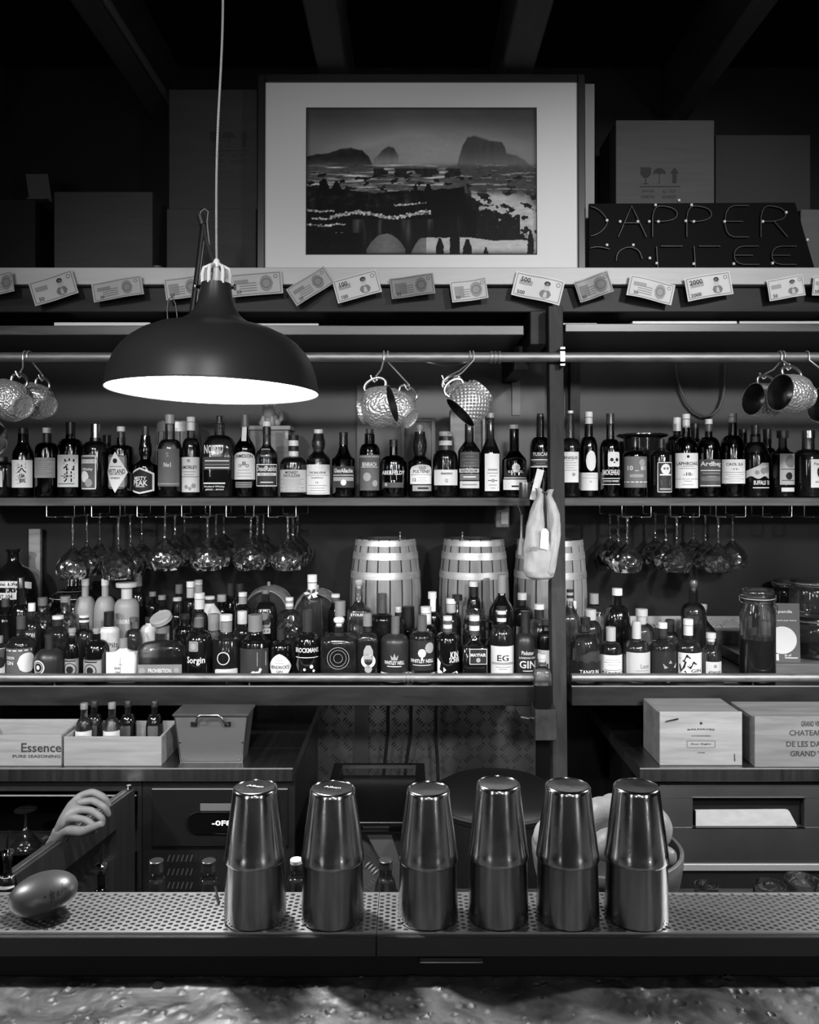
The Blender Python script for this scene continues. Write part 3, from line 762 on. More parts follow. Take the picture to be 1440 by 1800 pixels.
flat('menu_board', 1112, 1296, 2.60, .2, zr, .011, .72, 'long white folded sheet on the hood shelf under the pale creased banknote')
flat('menu_board', 1300, 1480, 2.61, .2, zr, .013, .50, 'untidy pile of thin sheets at the bright end of the hood shelf')
# ------------------------------------------------------------------ pendant lamp
LD = 1.48; kx = LD/1440
lx, ly = PEND[0]
prof = [(184, 688), (182.5, 680), (180, 668), (178, 658), (174, 645), (168, 631), (159, 618), (146, 604), (128, 591), (104, 580), (78, 573), (60, 566), (48, 558), (40, 549), (34, 538), (29.5, 524), (27, 508), (26, 499)]
def make_lamp(x, y, label, cable_top=3.199):
    root = empty('pendant_lamp', (x, y, PEND_Z), label, 'lamp', 'pendant lamps over the bar', rot=(-math.radians(1.3), math.radians(.9), 0))
    P = [(r*kx, (688-py)*kx) for r, py in prof]
    ins = [(max(r-.0016, .001), z-(.0 if i == 0 else .0012)) for i, (r, z) in enumerate(P)]
    m = MB(); m.lathe(P, seg=72, capb=False, capt=False, mi=0)
    m.lathe(list(reversed(ins)), seg=72, capb=False, capt=False, mi=1)
    # rolled rim
    n = 72; m.tube([((P[0][0]-.0008)*math.cos(2*PI*k/n), (P[0][0]-.0008)*math.sin(2*PI*k/n), 0) for k in range(n)], .0016, 6, 0, closed=True)
    m.lathe([(.001, P[-1][1]), (P[-1][0], P[-1][1]), (P[-1][0], P[-1][1]+.001), (.001, P[-1][1]+.001)], seg=40, mi=0)
    m.build('lamp_shade', [plain('shade_grey', .022, .36, 0, .4), plain('shade_inside', .92, .6)], root, angle=50)
    zt = P[-1][1]
    q = MB()
    for k in range(6):                      # arched cage on top of the shade
        a = k*PI/3+.2; c, s = math.cos(a), math.sin(a)
        pts = [(c*.024, s*.024, zt-.002), (c*.0245, s*.0245, zt+.018), (c*.022, s*.022, zt+.029), (c*.012, s*.012, zt+.034), (0, 0, zt+.0345)]
        q.tube(pts, [.0036, .0036, .0034, .003, .003], 8)
    q.lathe([(.0055, zt), (.0055, zt+.030)], seg=12)
    q.lathe([(.007, zt+.030), (.008, zt+.036), (.006, zt+.042), (.004, zt+.046)], seg=12)
    q.build('cord_holder', plain('cage_white', .75, .3), root)
    for s_ in (-1, 1):
        k = MB(); k.tube([(s_*.024, -.004, zt-.006), (s_*.034, -.006, zt-.006)], .0035, 8); k.tube([(s_*.034, -.006, zt-.006), (s_*.037, -.006, zt-.006)], .0055, 10)
        k.build('thumb_screw', M_CHROME, root)
    b = MB(); b.lathe([(.001, .040), (.012, .042), (.022, .050), (.029, .062), (.030, .072), (.026, .085), (.018, .098), (.014, .110)], seg=24)
    b.build('light_bulb', M_LIT, root)
    b = MB(); b.lathe([(.020, .108), (.020, .150), (.006, .165)], seg=20); b.build('bulb_socket', M_WHITE, root)
    # cord rising to the ceiling with a slight wave
    ct = []
    for i in range(60):
        z = zt+.044+(cable_top-PEND_Z-zt-.044)*i/59
        ct.append((-.003*math.sin(i*.21)-.0007*(i/10)*(1 if i else 0), .0012*math.sin(i*.37), z))
    M_CORD = MATS.get('cord')
    if not M_CORD:
        mt, nt, bb = newmat('cord'); tc = nt.nodes.new('ShaderNodeTexCoord'); wv = nt.nodes.new('ShaderNodeTexWave'); wv.bands_direction = 'Z'; wv.inputs['Scale'].default_value = 110
        nt.links.new(tc.outputs['Object'], wv.inputs['Vector']); cr = nt.nodes.new('ShaderNodeValToRGB'); cr.color_ramp.elements[0].color = g3(.12); cr.color_ramp.elements[1].color = g3(.6)
        cr.color_ramp.elements[0].position = .2
        nt.links.new(wv.outputs['Fac'], cr.inputs[0]); nt.links.new(cr.outputs[0], bb.inputs['Base Color']); bb.inputs['Roughness'].default_value = .8; MATS['cord'] = mt; M_CORD = mt
    MB().tube(ct, .0022, 8).build('cord', M_CORD, root)
    return root
make_lamp(lx, ly, 'large grey bell pendant lamp glowing white below, hanging on a braided cord')
make_lamp(PEND[1][0], PEND[1][1], 'second grey bell pendant lamp farther along the bar on the mug and jar side')
make_lamp(PEND[2][0], PEND[2][1], 'third grey bell pendant lamp farther along the bar on the crate side')

# ------------------------------------------------------------------ bottles
def section(prof_pts, zc):
    for a, b in zip(prof_pts, prof_pts[1:]):
        if a[1] <= zc <= b[1] or b[1] <= zc <= a[1]:
            t = (zc-a[1])/max(b[1]-a[1], 1e-9)
            return a[0]+(b[0]-a[0])*t
    return prof_pts[-1][0]
PLACED = {}
def obstacle(zone, x, y, rx, ry): PLACED.setdefault(round(zone, 2), []).append((x, y, rx, ry))
def settle(cx, w, d, dep, zone, steps):
    """keep neighbours from running into each other: step back a little, else slim the bottle"""
    best = None
    for st in steps:
        dd = d+st; x = PX(cx, dd); R = S(w, dd)/2; q = 9
        for (ox, oy, rx, ry) in PLACED.get(round(zone, 2), ()):
            # factor by which R must shrink to clear this neighbour
            f = 1.0
            while f > .3 and ((x-ox)/(rx+R*f+.0006))**2+((dd-oy)/(ry+R*f*dep+.0006))**2 < 1: f -= .02
            q = min(q, f)
        if q >= .995 or q == 9: return dd, 1.0
        if best is None or q > best[0]+.03: best = (q, dd)
    if best[0] < .6: print('TIGHT', cx, w, d, best)
    return best[1], best[0]
GLS = {'clear': G_CLEAR, 'smoke': G_SMOKE, 'dark': G_DARK, 'black': M_BLACKGLASS, 'matte': M_MATTEBLACK, 'white': M_CERAMIC, 'frost': G_FROST, 'cut': G_CUT}
def bottle(cx, top, w, sh, nk, nw, cap=None, g='dark', liq=None, fill=None, sq=0, lab=(), desc='', d=None, z0=None, depth=1.0, shape='round', group=None, name='bottle', ntxt=None, lean=0):
    """cx,w: centre and width seen in the photograph; top, sh (shoulder), nk (neck base): heights; cap=(height, width, tone, kind)"""
    front = d < 2.70 or (z0 > 1.5 and d < 2.88)
    steps = (0, .006, -.006, .012) if front else (0, .01, -.01, .02, -.02, .03, .045, .06, .08, .10, .13)
    d, fac = settle(cx, w, d, depth, z0, steps)
    R = S(w, d)/2*max(fac, .5); rn = min(S(nw, d)/2, R*.8)
    obstacle(z0, PX(cx, d), d, R, R*depth)
    Z = lambda py: PZ(py, d)-z0
    zt, zs, zn = Z(top), Z(sh), Z(nk)
    hcap = S(cap[0], d) if cap else 0
    zg = zt-hcap*.8
    if depth != 1.0: pass
    fr = min(.006, R*.2)
    P = [(R-fr, 0, sq), (R-fr*.3, fr*.3, sq), (R, fr, sq)]
    P.append((R, max(zs-.004, fr*1.5), sq))
    n = 8
    for i in range(1, n+1):
        t = i/n
        if shape == 'round': rr = rn+(R-rn)*math.cos(t*PI/2)**.9 if t < 1 else rn; zz = zs+(zn-zs)*math.sin(t*PI/2)**1.1
        elif shape == 'cone': rr = R+(rn-R)*t; zz = zs+(zn-zs)*t
        elif shape == 'flat': rr = R+(rn-R)*t; zz = zs+(zn-zs)*(t**3*.7+.3*t)
        else: rr = rn+(R-rn)*(.5+.5*math.cos(t*PI)); zz = zs+(zn-zs)*t        # 's' slope
        P.append((rr, zz, sq*(1-t)**.6 if sq else 0))
    if shape == 'bulb':   # swelling in the neck
        zz0, zz1 = zn, zg
        for t in (.15, .35, .55, .75): P.append((rn*(1+.35*math.sin(PI*min(1, t*1.25))), zn+(zg-zn)*t, 0))
    P.append((rn*.96, zg-.001, 0))
    if not cap: P.append((rn*1.12, zg-.008, 0)); P.append((rn*1.12, zg, 0))
    x = PX(cx, d)
    root = empty(name, (x, d, z0), desc, 'bottle', group, rot=(0, lean, random.uniform(-.03, .03)))
    seg = 28 if sq else 32
    m = MB(); m.lathe(P, seg=seg, ry=depth, capt=(g in ('black', 'matte', 'white', 'frost')))
    m.build('glass_body', GLS[g], root, angle=60)
    if liq is not None and g not in ('black', 'matte', 'white', 'frost'):
        zf = Z(fill) if fill else zs+(zn-zs)*.4
        th = .0016
        Q = [(max(r-th, .002), max(z, .003), *q) for r, z, *q in P if z < zf]
        Q.append((max(section(P, zf)-th, .002), zf, Q[-1][2]))
        MB().lathe(Q, seg=seg, ry=depth).build('liquid', {'dark': LIQ_DARK, 'mid': LIQ_MID, 'clear': LIQ_CLEAR}[liq], root, angle=60)
    if cap:
        ch, cw, ct, *ck = cap; ck = ck[0] if ck else 'plain'
        rc = S(cw, d)/2; zc0 = zt-hcap; q = MB()
        if ck == 'cork': q.lathe([(rc*.78, zc0-.004), (rc*.8, zt-hcap*.55), (rc, zt-hcap*.52), (rc, zt-.001), (rc*.9, zt)], seg=20)
        elif ck == 'ball': q.lathe([(rc*.5, zc0), (rc*.55, zc0+hcap*.35), (rc*.9, zc0+hcap*.5), (rc, zc0+hcap*.75), (rc*.7, zt-.001), (rc*.2, zt)], seg=20)
        elif ck == 'flange': q.lathe([(rc*.8, zc0), (rc, zc0+.001), (rc, zc0+.004), (rc*.62, zc0+.0045), (rc*.62, zt-.002), (rc*.5, zt)], seg=20)
        elif ck == 'disc': q.lathe([(rc*.5, zc0), (rc*.5, zt-S(8, d)), (rc*.97, zt-S(7.5, d)), (rc, zt-S(6, d)), (rc, zt-.001), (rc*.95, zt)], seg=28)
        elif ck == 'two': q.lathe([(rc*.97, zc0), (rc*.97, zt-hcap*.40)], seg=20); q.lathe([(rc, zt-hcap*.36), (rc, zt-.001), (rc*.93, zt)], seg=20, mi=1)
        elif ck == 'stripes':
            for k in range(4): q.lathe([(rc, zc0+hcap*k/4), (rc, zc0+hcap*(k+1)/4)], seg=20, mi=k % 2, capb=(k == 0), capt=(k == 3))
        elif ck == 'capsule': q.lathe([(rc*1.08, zc0), (rc*.98, zc0+hcap*.5), (rc*.96, zt-hcap*.28), (rc*1.03, zt-hcap*.27), (rc*1.03, zt-.001), (rc*.94, zt)], seg=20)
        else: q.lathe([(rc, zc0), (rc, zt-.0012), (rc*.93, zt)], seg=20)
        topt = .72 if ct < .3 else .02
        if ck == 'two': topt = .72
        q.build('stopper' if ck in ('cork', 'ball', 'flange', 'disc') else 'cap', [plain('cap_%02d' % round(ct*100), ct, .3, .0, .6, .0) if ct < .85 else plain('cap_metal', .6, .25, 1), tone(topt, .4)], root)
    df = d-R*(depth)
    for li, L in enumerate(lab):
        shp, xa, ya, xb, yb, tn, items = L[:7]
        if tn > .4: tn = min(.84, tn*1.25)
        nm = L[7] if len(L) > 7 else ('label' if shp != 'none' else 'lettering')
        zc = (Z(ya)+Z(yb))/2
        r_here = section(P, zc)
        dfl = d - r_here*depth
        ua, ub = (xa-cx)*dfl/1440, (xb-cx)*dfl/1440; va, vb = Z(yb), Z(ya)
        # keep labels within the bottle
        if sq >= .5 or shape == 'card':
            e = 2+sq*8; yf = -r_here*depth*1.0
            def mp0(u, v, off): return (u, yf-off, v)
            ua, ub = max(ua, -r_here*.93), min(ub, r_here*.93)
        else:
            def mp0(u, v, off):
                rr = section(P, v)*1.0+off
                a = u/max(rr, .004)
                return (rr*math.sin(a), -rr*math.cos(a)*depth-(off if depth != 1 else 0), v)
            lim = .985
            sa = lambda u: r_here*math.asin(max(-lim, min(lim, u/r_here)))
            ua, ub = sa(ua), sa(ub)
        lb = MB(); hl = .0007+.0010*li
        if shp != 'none': patch(lb, shp, ua, ub, va, vb, lambda u, v: mp0(u, v, hl))
        q = lambda u, v: mp0(u, v, hl+.0006); W_ = ub-ua; H_ = vb-va; uc = (ua+ub)/2
        dk = tn < .25
        for it in items:
            if it[0] == 'T':
                _, s, fy, fh, fw, *r = it
                mi = 1 if not r else r[0]
                fx = r[1] if len(r) > 1 else 0
                tw = fw*W_
                if sq < .5:      # keep the whole word on the side that faces the room
                    tw = 2*r_here*math.asin(min(.88, fw*r_here*math.sin(min(W_/2/r_here, 1.5))*.97/r_here))
                ink_text(lb, s, uc+fx*W_, vb-fy*H_, fh*H_, tw, q, mi)
            elif it[0] == 'R':
                _, fy, fw, *r = it; ink_bar(lb, uc-W_*fw/2, uc+W_*fw/2, vb-fy*H_, (r[0] if r else .03)*H_, q, (r[1] if len(r) > 1 else 1))
            elif it[0] == 'L':      # run of small unreadable lines
                _, f0, f1, nln, fw = it
                for k in range(nln):
                    ww = fw*(.75+.25*math.sin(k*2.7+cx)); ink_bar(lb, uc-W_*ww/2, uc+W_*ww/2, vb-(f0+(f1-f0)*k/max(nln-1, 1))*H_, .022*H_, q, 2)
            elif it[0] == 'D': _, fx, fy, fr_, *r = it; ink_disc(lb, uc+fx*W_, vb-fy*H_, fr_*H_, q, r[0] if r else 1)
            elif it[0] == 'O': _, fx, fy, fr_, th, *r = it; ink_disc(lb, uc+fx*W_, vb-fy*H_, fr_*H_, q, r[0] if r else 1, ring=th*H_)
            elif it[0] == 'P': _, pts, *r = it; ink_poly(lb, [(uc+a*W_, vb-b*H_) for a, b in pts], q, r[0] if r else 1)
            elif it[0] == 'B':   # border
                th = it[1]*min(W_, H_)
                i0 = th*1.2
                ink_bar(lb, ua+i0, ub-i0, va+i0, th, q, 1); ink_bar(lb, ua+i0, ub-i0, vb-i0, th, q, 1)
                for uu in (ua+i0, ub-i0): ink_poly(lb, [(uu-th/2, va+i0), (uu+th/2, va+i0), (uu+th/2, vb-i0), (uu-th/2, vb-i0)], q, 1)
        if lb.v:
            ink = tone(.78, .5) if dk else M_INK
            lb.build(nm, [tone(tn, .6), ink, tone(.35 if dk else tn*.45, .6), tone(.15, .6)], root, angle=80)
    return root
# ------------------------------------------------------------------ whisky row
WD = 2.82
def W(cx, top, w, sh, nk, nw, cap, desc, lab=(), g='dark', liq='dark', fill=None, d=WD, **k):
    return bottle(cx, top, w, sh, nk, nw, cap, g, liq, fill, lab=lab, desc=desc, d=d, z0=WSZ, group='whisky row on the upper shelf', name='whisky_bottle', **k)
def lines(a, b, n=4, w=.7): return ('L', a, b, n, w)
W(4, 803, 40, 822, 812, 20, (8, 18, .02), 'bottle cut by the picture edge, pale label with a brushed mark, under the copper mugs', [('rect', -12, 829, 13, 856, .55, [('D', .1, .3, .2), lines(.5, .85, 3)])], 'smoke')
W(41, 752, 41, 800, 775, 18, (12, 16, .02), 'whisky with two brushed ink characters on a white label, slender neck, under the mugs', [('rect', 22, 809, 59, 857, .66, [('T', '天', .30, .34, .42, 1, .12), ('T', '雀', .66, .34, .36, 1, .12), ('L', .2, .85, 6, .2)])], shape='s')
W(83, 752, 40, 790, 778, 14, (26, 15, .03, 'two'), 'dark whisky with a wide grey text label and a white neck ring', [('rect', 62, 805, 101, 840, .30, [('L', .12, .85, 9, .85)])])
W(124, 742, 42, 785, 771, 17, (26, 16, .02), 'squat-shouldered dark whisky with two large brushed characters on a white label', [('rect', 105, 800, 142, 856, .66, [('T', '岩', .30, .38, .55, 1, .15), ('T', '井', .68, .34, .5, 1, .15), ('R', .66, .4, .02), ('R', .9, .7, .02)])])
W(188, 765, 34, 800, 790, 14, (14, 14, .02), 'half hidden bottle with a plain grey label behind the framed-door whisky', [('rect', 179, 813, 195, 853, .22, [])], d=2.92)
W(168, 745, 46, 792, 776, 20, (30, 16, .9), 'glass-shouldered whisky with a chamfered grey framed label and chrome stopper', [('round', 147, 800, 178, 861, .10, [('B', .05), ('R', .19, .98, .11), ('T', "DEATH'S DOOR", .19, .07, .9, 3), ('T', 'Whisky', .42, .1, .7), ('D', -.15, .62, .16), ('D', .1, .8, .12, 2)])], 'smoke', fill=795)
W(213, 750, 43, 790, 782, 15, (24, 14, .04, 'two'), 'whisky with a tall pale diamond over a rounded grey label', [('round', 194, 800, 228, 859, .30, [('B', .04)]), ('diamond', 193, 795, 230, 866, .66, [('T', 'WESTLAND', .48, .12, .86), ('T', 'WHISKEY', .64, .05, .5), ('D', 0, .22, .06), ('R', .36, .5, .012), ('R', .56, .6, .012)], 'front_label')])
W(256, 749, 42, 820, 806, 17, (20, 13, .04), 'bulb-necked whisky with a white outlined six-sided emblem', [('pent', 234, 822, 275, 868, .70, []), ('pent', 236.5, 825, 272.5, 865, .015, [('T', 'MISTY', .40, .17, .62), ('T', 'PEAK', .60, .24, .72), ('R', .76, .4, .03)], 'emblem')], shape='bulb')
W(299, 729, 42, 792, 772, 17, (16, 17, .35), 'tall grey-labelled whisky in front of the small keg, glass stopper', [('rect', 281, 790, 318, 855, .14, [('T', 'S', .15, .12, .15, 2), ('T', 'No1', .42, .12, .35), ('R', .93, .98, .03, 2)])], 'smoke', fill=800)
W(336, 733, 39, 790, 770, 14, (24, 15, .72, 'two'), 'tall whisky with a white cap and long pale label before the small keg', [('rect', 318, 804, 353, 865, .55, [('T', 'AMORLEY', .29, .10, .86), ('D', 0, .1, .05, 2), ('R', .56, .9, .015), lines(.42, .5, 2), ('D', -.1, .85, .06, 2), ('D', .2, .82, .07, 2), ('D', .05, .9, .05, 2)])], 'smoke')
W(386, 731, 54, 790, 765, 18, (14, 18, .03, 'flange'), 'big square whisky with tall white letters printed high on the glass', [('none', 363, 783, 398, 798, .0, [('T', 'NOMAD', .5, 1, .95)]), ('rect', 363, 804, 410, 826, .045, [('R', .3, .9, .09), ('R', .6, .9, .05, 2), ('R', .85, .9, .09)]), ('none', 362, 848, 402, 863, 0, [('R', .1, .95, .16), ('T', 'Outland Whisky', .5, .26, .9), ('T', 'JEREZ - SPAIN', .85, .22, .8)], 'small_lettering')], 'smoke', sq=.6, depth=.8, fill=805, shape='round')
W(431, 729, 39, 790, 762, 12, (22, 14, .12), 'slim-necked dark whiskey with an arched cream label and a strip down its neck', [('arch', 413, 795, 450, 843, .62, [('T', 'JAMESON', .17, .17, .86, 1), ('T', 'JJ', .42, .14, .2), ('O', -.13, .5, .06, .02), ('O', .13, .5, .06, .02), lines(.66, .88, 3)]), ('rect', 427, 750, 435, 776, .6, [], 'neck_strip'), ('rect', 417, 847, 445, 857, .25, [('R', .3, .9, .1), ('R', .7, .9, .1)], 'lower_band')], shape='s')
W(469, 741, 41, 800, 780, 14, (24, 15, .02, 'two'), 'round whiskey with a dark shield label in front of the old box', [('pent', 452, 815, 488, 856, .035, [('B', .04), ('T', 'DeadRabbit', .22, .22, .95), ('R', .46, .8, .12), ('T', 'IRISH WHISKEY', .46, .08, .7, 3), ('R', .8, .5, .04)]), ('round', 461, 789, 477, 803, .30, [('D', 0, .5, .3)], 'glass_seal')], 'smoke', shape='s', fill=805)
W(516, 765, 46, 816, 803, 18, (38, 18, .70, 'stripes'), 'round-shouldered whisky with a fat striped cap and a light grey label', [('rect', 493, 826, 539, 865, .42, [('T', 'MONKEY', .12, .13, .5), ('T', 'SHOULDER', .27, .13, .66), lines(.42, .95, 8, .8)])], 'smoke', fill=822)
W(560, 755, 43, 808, 792, 18, (8, 16, .72), 'whisky with a white topped swollen neck and a large cream label', [('rect', 539, 817, 582, 869, .62, [('T', 'THE BALVENIE', .27, .07, .74), ('T', 'DoubleWood', .44, .05, .5), ('T', '12', .60, .06, .12), lines(.7, .96, 4), ('R', .36, .8, .01)])], 'smoke', shape='bulb', fill=812)
W(604, 760, 41, 806, 785, 15, (22, 15, .02, 'capsule'), 'flat-shouldered whisky with a dark script label and a black capsule', [('rect', 586, 820, 623, 857, .04, [('T', 'GlenAllachie', .2, .2, .9), ('R', .42, .9, .03), ('R', .6, .9, .18, 2), ('D', 0, .76, .14)])], shape='flat', fill=806)
W(650, 754, 36, 796, 780, 18, (10, 14, .1), 'narrow whisky with a mottled grey label, straight under the hammered mug', [('rect', 633, 800, 667, 862, .12, [('T', 'BENRIACH', .27, .12, .76), ('R', .35, .8, .012), ('D', -.1, .62, .12, 2), ('D', .25, .8, .09, 2), ('R', .05, 1, .05, 2)])])
W(692, 773, 48, 816, 800, 15, (12, 15, .03), 'black round-shouldered whisky with white printed lettering and a 12', [('none', 671, 827, 713, 850, 0, [('T', 'ABERFELDY', .18, .30, .96), ('T', '12', .85, .2, .18)]), ('rect', 673, 848, 710, 857, .07, [('D', -.3, .4, .35, 2)], 'lower_band')])
W(738, 747, 41, 812, 800, 19, (14, 13, .72, 'cork'), 'bulb-necked whisky with an arched white label and a 12', [('arch', 721, 817, 760, 851, .66, [('T', 'OLD', .17, .15, .36), ('T', 'PULTENEY', .36, .16, .82), ('T', '12', .78, .17, .18, 1, -.3), ('R', .52, .9, .02), ('L', .66, .92, 4, .4)]), ('rect', 725, 853, 758, 863, .35, [('R', .5, .5, .3)], 'lower_band')], 'smoke', shape='bulb', fill=808)
W(783, 759, 44, 808, 791, 22, (32, 24, .04, 'stripes'), 'square-shouldered whisky with a thick dark stopper and a broad pale label', [('rect', 763, 826, 804, 853, .55, [('T', 'deanston', .22, .18, .5), ('T', '12', .7, .2, .12)])], 'smoke', fill=800)
W(825, 738, 41, 792, 776, 16, (8, 13, .25), 'straight-sided whisky with a cone neck and two narrow pale bands', [('rect', 808, 795, 842, 822, .10, [('L', .1, .9, 5, .8)]), ('rect', 807, 824, 841, 831, .45, [('T', 'GLENCADAM', .5, .6, .85)], 'upper_band'), ('rect', 808, 833, 841, 844, .18, [('R', .5, .6, .2)], 'middle_band'), ('rect', 808, 846, 841, 858, .52, [('R', .5, .7, .2, 2)], 'lower_band')], 'smoke', shape='cone')
W(862, 726, 37, 795, 771, 14, (10, 13, .35), 'angular-shouldered whisky with a tall narrow white label down its front', [('rect', 851, 798, 877, 863, .70, [('T', 'KINGSBARNS', .43, .05, .66), lines(.52, .6, 2), ('D', 0, .72, .05, 2), ('R', .72, .6, .02), lines(.84, .92, 2, .5)])], 'smoke', shape='cone', fill=786)
W(904, 747, 43, 808, 792, 17, (7, 17, .65), 'whisky with an arched dark emblem over a plain white band, cone neck', [('arch', 885, 805, 924, 842, .03, [('D', 0, .48, .20), ('T', 'SR', .48, .2, .3, 3), ('T', 'KESTREL', .66, .12, .7), ('R', .95, 1, .04)]), ('rect', 884, 843, 926, 861, .70, [('R', .65, .35, .16)], 'lower_label')], shape='cone')
W(950, 727, 36, 790, 768, 14, (6, 12, .04), 'dark whisky half hidden by the post, white ruled black label', [('rect', 932, 795, 966, 822, .03, [('T', 'TUSCAR', .15, .22, .8), ('R', .5, .9, .06), ('R', .95, .9, .08), lines(.6, .85, 3)])])
W(1003, 722, 36, 790, 770, 13, (5, 10, .7), 'whisky partly behind the far edge of the post, cream label', [('rect', 986, 795, 1014, 848, .62, [('T', 'LENGLIS', .19, .09, .9), ('L', .28, .6, 5, .8), ('D', .2, .74, .06, 2)])], 'smoke', fill=788)
W(1035, 724, 39, 790, 768, 15, (26, 14, .60, 'two'), 'dark whisky with an oval crest above a wide cream label', [('oval', 1027, 793, 1045, 828, .66, []), ('rect', 1014, 831, 1052, 862, .62, [('T', '16', .5, .12, .14, 2), ('L', .12, .3, 2, .8)], 'lower_label')])
W(1073, 727, 36, 790, 772, 14, (18, 14, .04, 'capsule'), 'black whisky with a pale skull above heavy white lettering', [('round', 1065, 795, 1086, 821, .62, [('D', -.2, .52, .12), ('D', .22, .52, .12), ('P', [(0, .6), (.08, .75), (-.08, .75)]), ('R', .98, .4, .02)], 'skull_print'), ('none', 1056, 826, 1088, 856, 0, [('T', 'SMOKEHEAD', .15, .32, .95), ('R', .5, .9, .04), ('T', 'SCOTCH WHISKY', .66, .12, .85), ('R', .85, .9, .04)])])
W(1116, 768, 41, 801, 792, 13, (22, 12, .02), 'stout dark whisky with a metallic patterned label, by the black bowl', [('rect', 1096, 803, 1135, 857, .17, [('T', '10 _ 81', .38, .17, .8), ('D', .2, .2, .12, 2), ('R', .82, .98, .03), ('R', .62, .5, .1, 2)])])
W(1162, 772, 38, 802, 792, 14, (18, 13, .02), 'black bottle with a skull in a white framed label', [('round', 1150, 812, 1178, 866, .03, [('B', .04), ('D', 0, .24, .17), ('D', -.09, .22, .04, 3), ('D', .09, .22, .04, 3), ('R', .42, .7, .05), ('P', [(-.3, .58), (.3, .58), (.25, .76), (-.25, .76)], 3), ('R', .88, .7, .05, 2)])], 'black')
W(1190, 734, 30, 775, 766, 13, (24, 14, .74), 'dark bottle with a plain white capsule, behind the 10-year cream label', [], 'black', d=2.93)
W(1206, 728, 40, 792, 768, 14, (24, 14, .62, 'two'), 'dark whisky with a tall cream label bearing a 10', [('rect', 1186, 797, 1224, 858, .66, [('D', 0, .1, .04), ('T', 'LAPHROAIG', .30, .10, .94), ('T', '-10-', .60, .1, .42), ('R', .74, .95, .012), ('L', .38, .44, 2, .6), ('L', .8, .9, 2, .4)])])
W(1222, 744, 28, 780, 772, 13, (26, 13, .02), 'black-capped bottle behind the dark script whisky', [], 'black', d=2.93)
W(1246, 737, 39, 790, 768, 13, (24, 13, .10, 'two'), 'dark whisky with flowing white lettering on a charcoal label', [('rect', 1227, 808, 1264, 856, .07, [('T', 'Ardbeg', .18, .22, .95), ('R', .40, .85, .03), ('L', .5, .62, 2, .7), ('R', .7, .8, .16, 3), ('R', .95, .9, .03)])])
W(1288, 727, 41, 788, 765, 15, (16, 15, .66, 'two'), 'dark whisky with a silver capsule and a square cream label bearing a 12', [('rect', 1267, 808, 1306, 850, .62, [('T', 'CAOL ILA', .2, .12, .74), ('T', '-12-', .4, .08, .36), ('L', .54, .9, 5, .8), ('R', .53, .9, .01)])])
for cx, d_ in ((1306, 'short black-capped bottle between the silver capsule whisky and the animal label'), (1349, 'short black-capped bottle behind the animal label bourbon, grey side label')):
    W(cx, 754, 30, 800, 787, 14, (28, 14, .02), d_, [('rect', cx+2, 820, cx+16, 852, .25, [])] if cx > 1340 else (), 'black', d=2.93)
W(1328, 747, 43, 800, 777, 18, (20, 14, .03), 'bourbon with a ragged pale animal label and a round clear neck', [('rag', 1308, 814, 1350, 842, .42, [('D', .2, .45, .2, 2), ('D', -.15, .6, .14, 2), ('D', .05, .5, .2, 2)]), ('none', 1314, 844, 1348, 866, 0, [('T', 'BUFFALO', .2, .34, .62, 1, -.14), ('T', 'TRACE', .2, .34, .3, 1, .34), ('R', .6, .9, .07)])], 'smoke', fill=795)
W(1376, 757, 38, 796, 786, 14, (13, 20, .03), 'square-shouldered bourbon with a wide black stopper and a pale ornamental label', [('rect', 1364, 798, 1392, 852, .40, [('D', 0, .72, .12), ('D', .1, .25, .2, 2), ('R', .86, .8, .02), ('R', .5, .9, .02)]), ('rect', 1366, 857, 1390, 864, .5, [], 'lower_band')], 'smoke', fill=800, shape='flat')
W(1421, 757, 52, 808, 790, 21, (13, 23, .9), 'round flask of bourbon with a metal stopper and a square rose label', [('rect', 1413, 808, 1446, 857, .58, [('T', 'Four Roses', .16, .1, .8), ('D', .0, .48, .20), ('D', -.1, .40, .12), ('D', .1, .55, .12), ('D', .12, .38, .1), ('T', 'SINGLE BARREL', .80, .05, .7)])], 'smoke', liq='mid', shape='round', fill=800)

# things behind the whisky row
M_BARREL2 = noisy('barrel_oak_dark', .11, .24, (22, 22, 2.2), 8, (.5, .6), bump=.12, dist=.4)
M_BARREL3 = noisy('barrel_oak_pale', .14, .30, (22, 22, 2.2), 8, (.5, .6), bump=.12, dist=.4)
def keg(name, cx, top, w, d, zb, depth=None, label='', group=None):
    z1 = PZ(top, d); H = z1-zb; R = S(w, d)/2
    root = empty(name, (PX(cx, d), d, zb), label, 'barrel', group)
    return root, H, R
def barrel_mesh(H, R, rt, nst=18, flat=False):
    """upright cask with grooved staves"""
    m = MB(); prof = []
    n = 14
    for i in range(n+1):
        t = i/n; prof.append((R-(R-rt)*((2*t-1)**2), H*t))
    rip = lambda t, z: (-.0012 if (round(t/(2*PI/(nst*8))) % 8 == 0) else 0)
    m.lathe(prof, seg=nst*8, ripple=rip, capb=True, capt=False)
    for i in range(n):
        for k in range(nst*8):
            if k % 8 == 7: m.m[i*nst*8+k] = 1
            else: m.m[i*nst*8+k] = (0, 2, 3, 0, 3)[(k//8*7+3) % 5]
    m.lathe([(rt, H), (rt-.008, H), (rt-.009, H-.010), (.001, H-.010)], seg=nst*4, capb=False, capt=False, mi=1)
    return m
def hoop(H, R, rt, z0_, z1_, parent):
    rr = lambda z: R-(R-rt)*((2*z/H-1)**2)+.0014
    q = MB(); q.lathe([(rr(z0_)-.001, z0_), (rr(z0_), z0_), (rr((z0_+z1_)/2)+.0002, (z0_+z1_)/2), (rr(z1_), z1_), (rr(z1_)-.002, z1_)], seg=64, capb=False, capt=False)
    q.build('hoop', M_HOOP, parent)
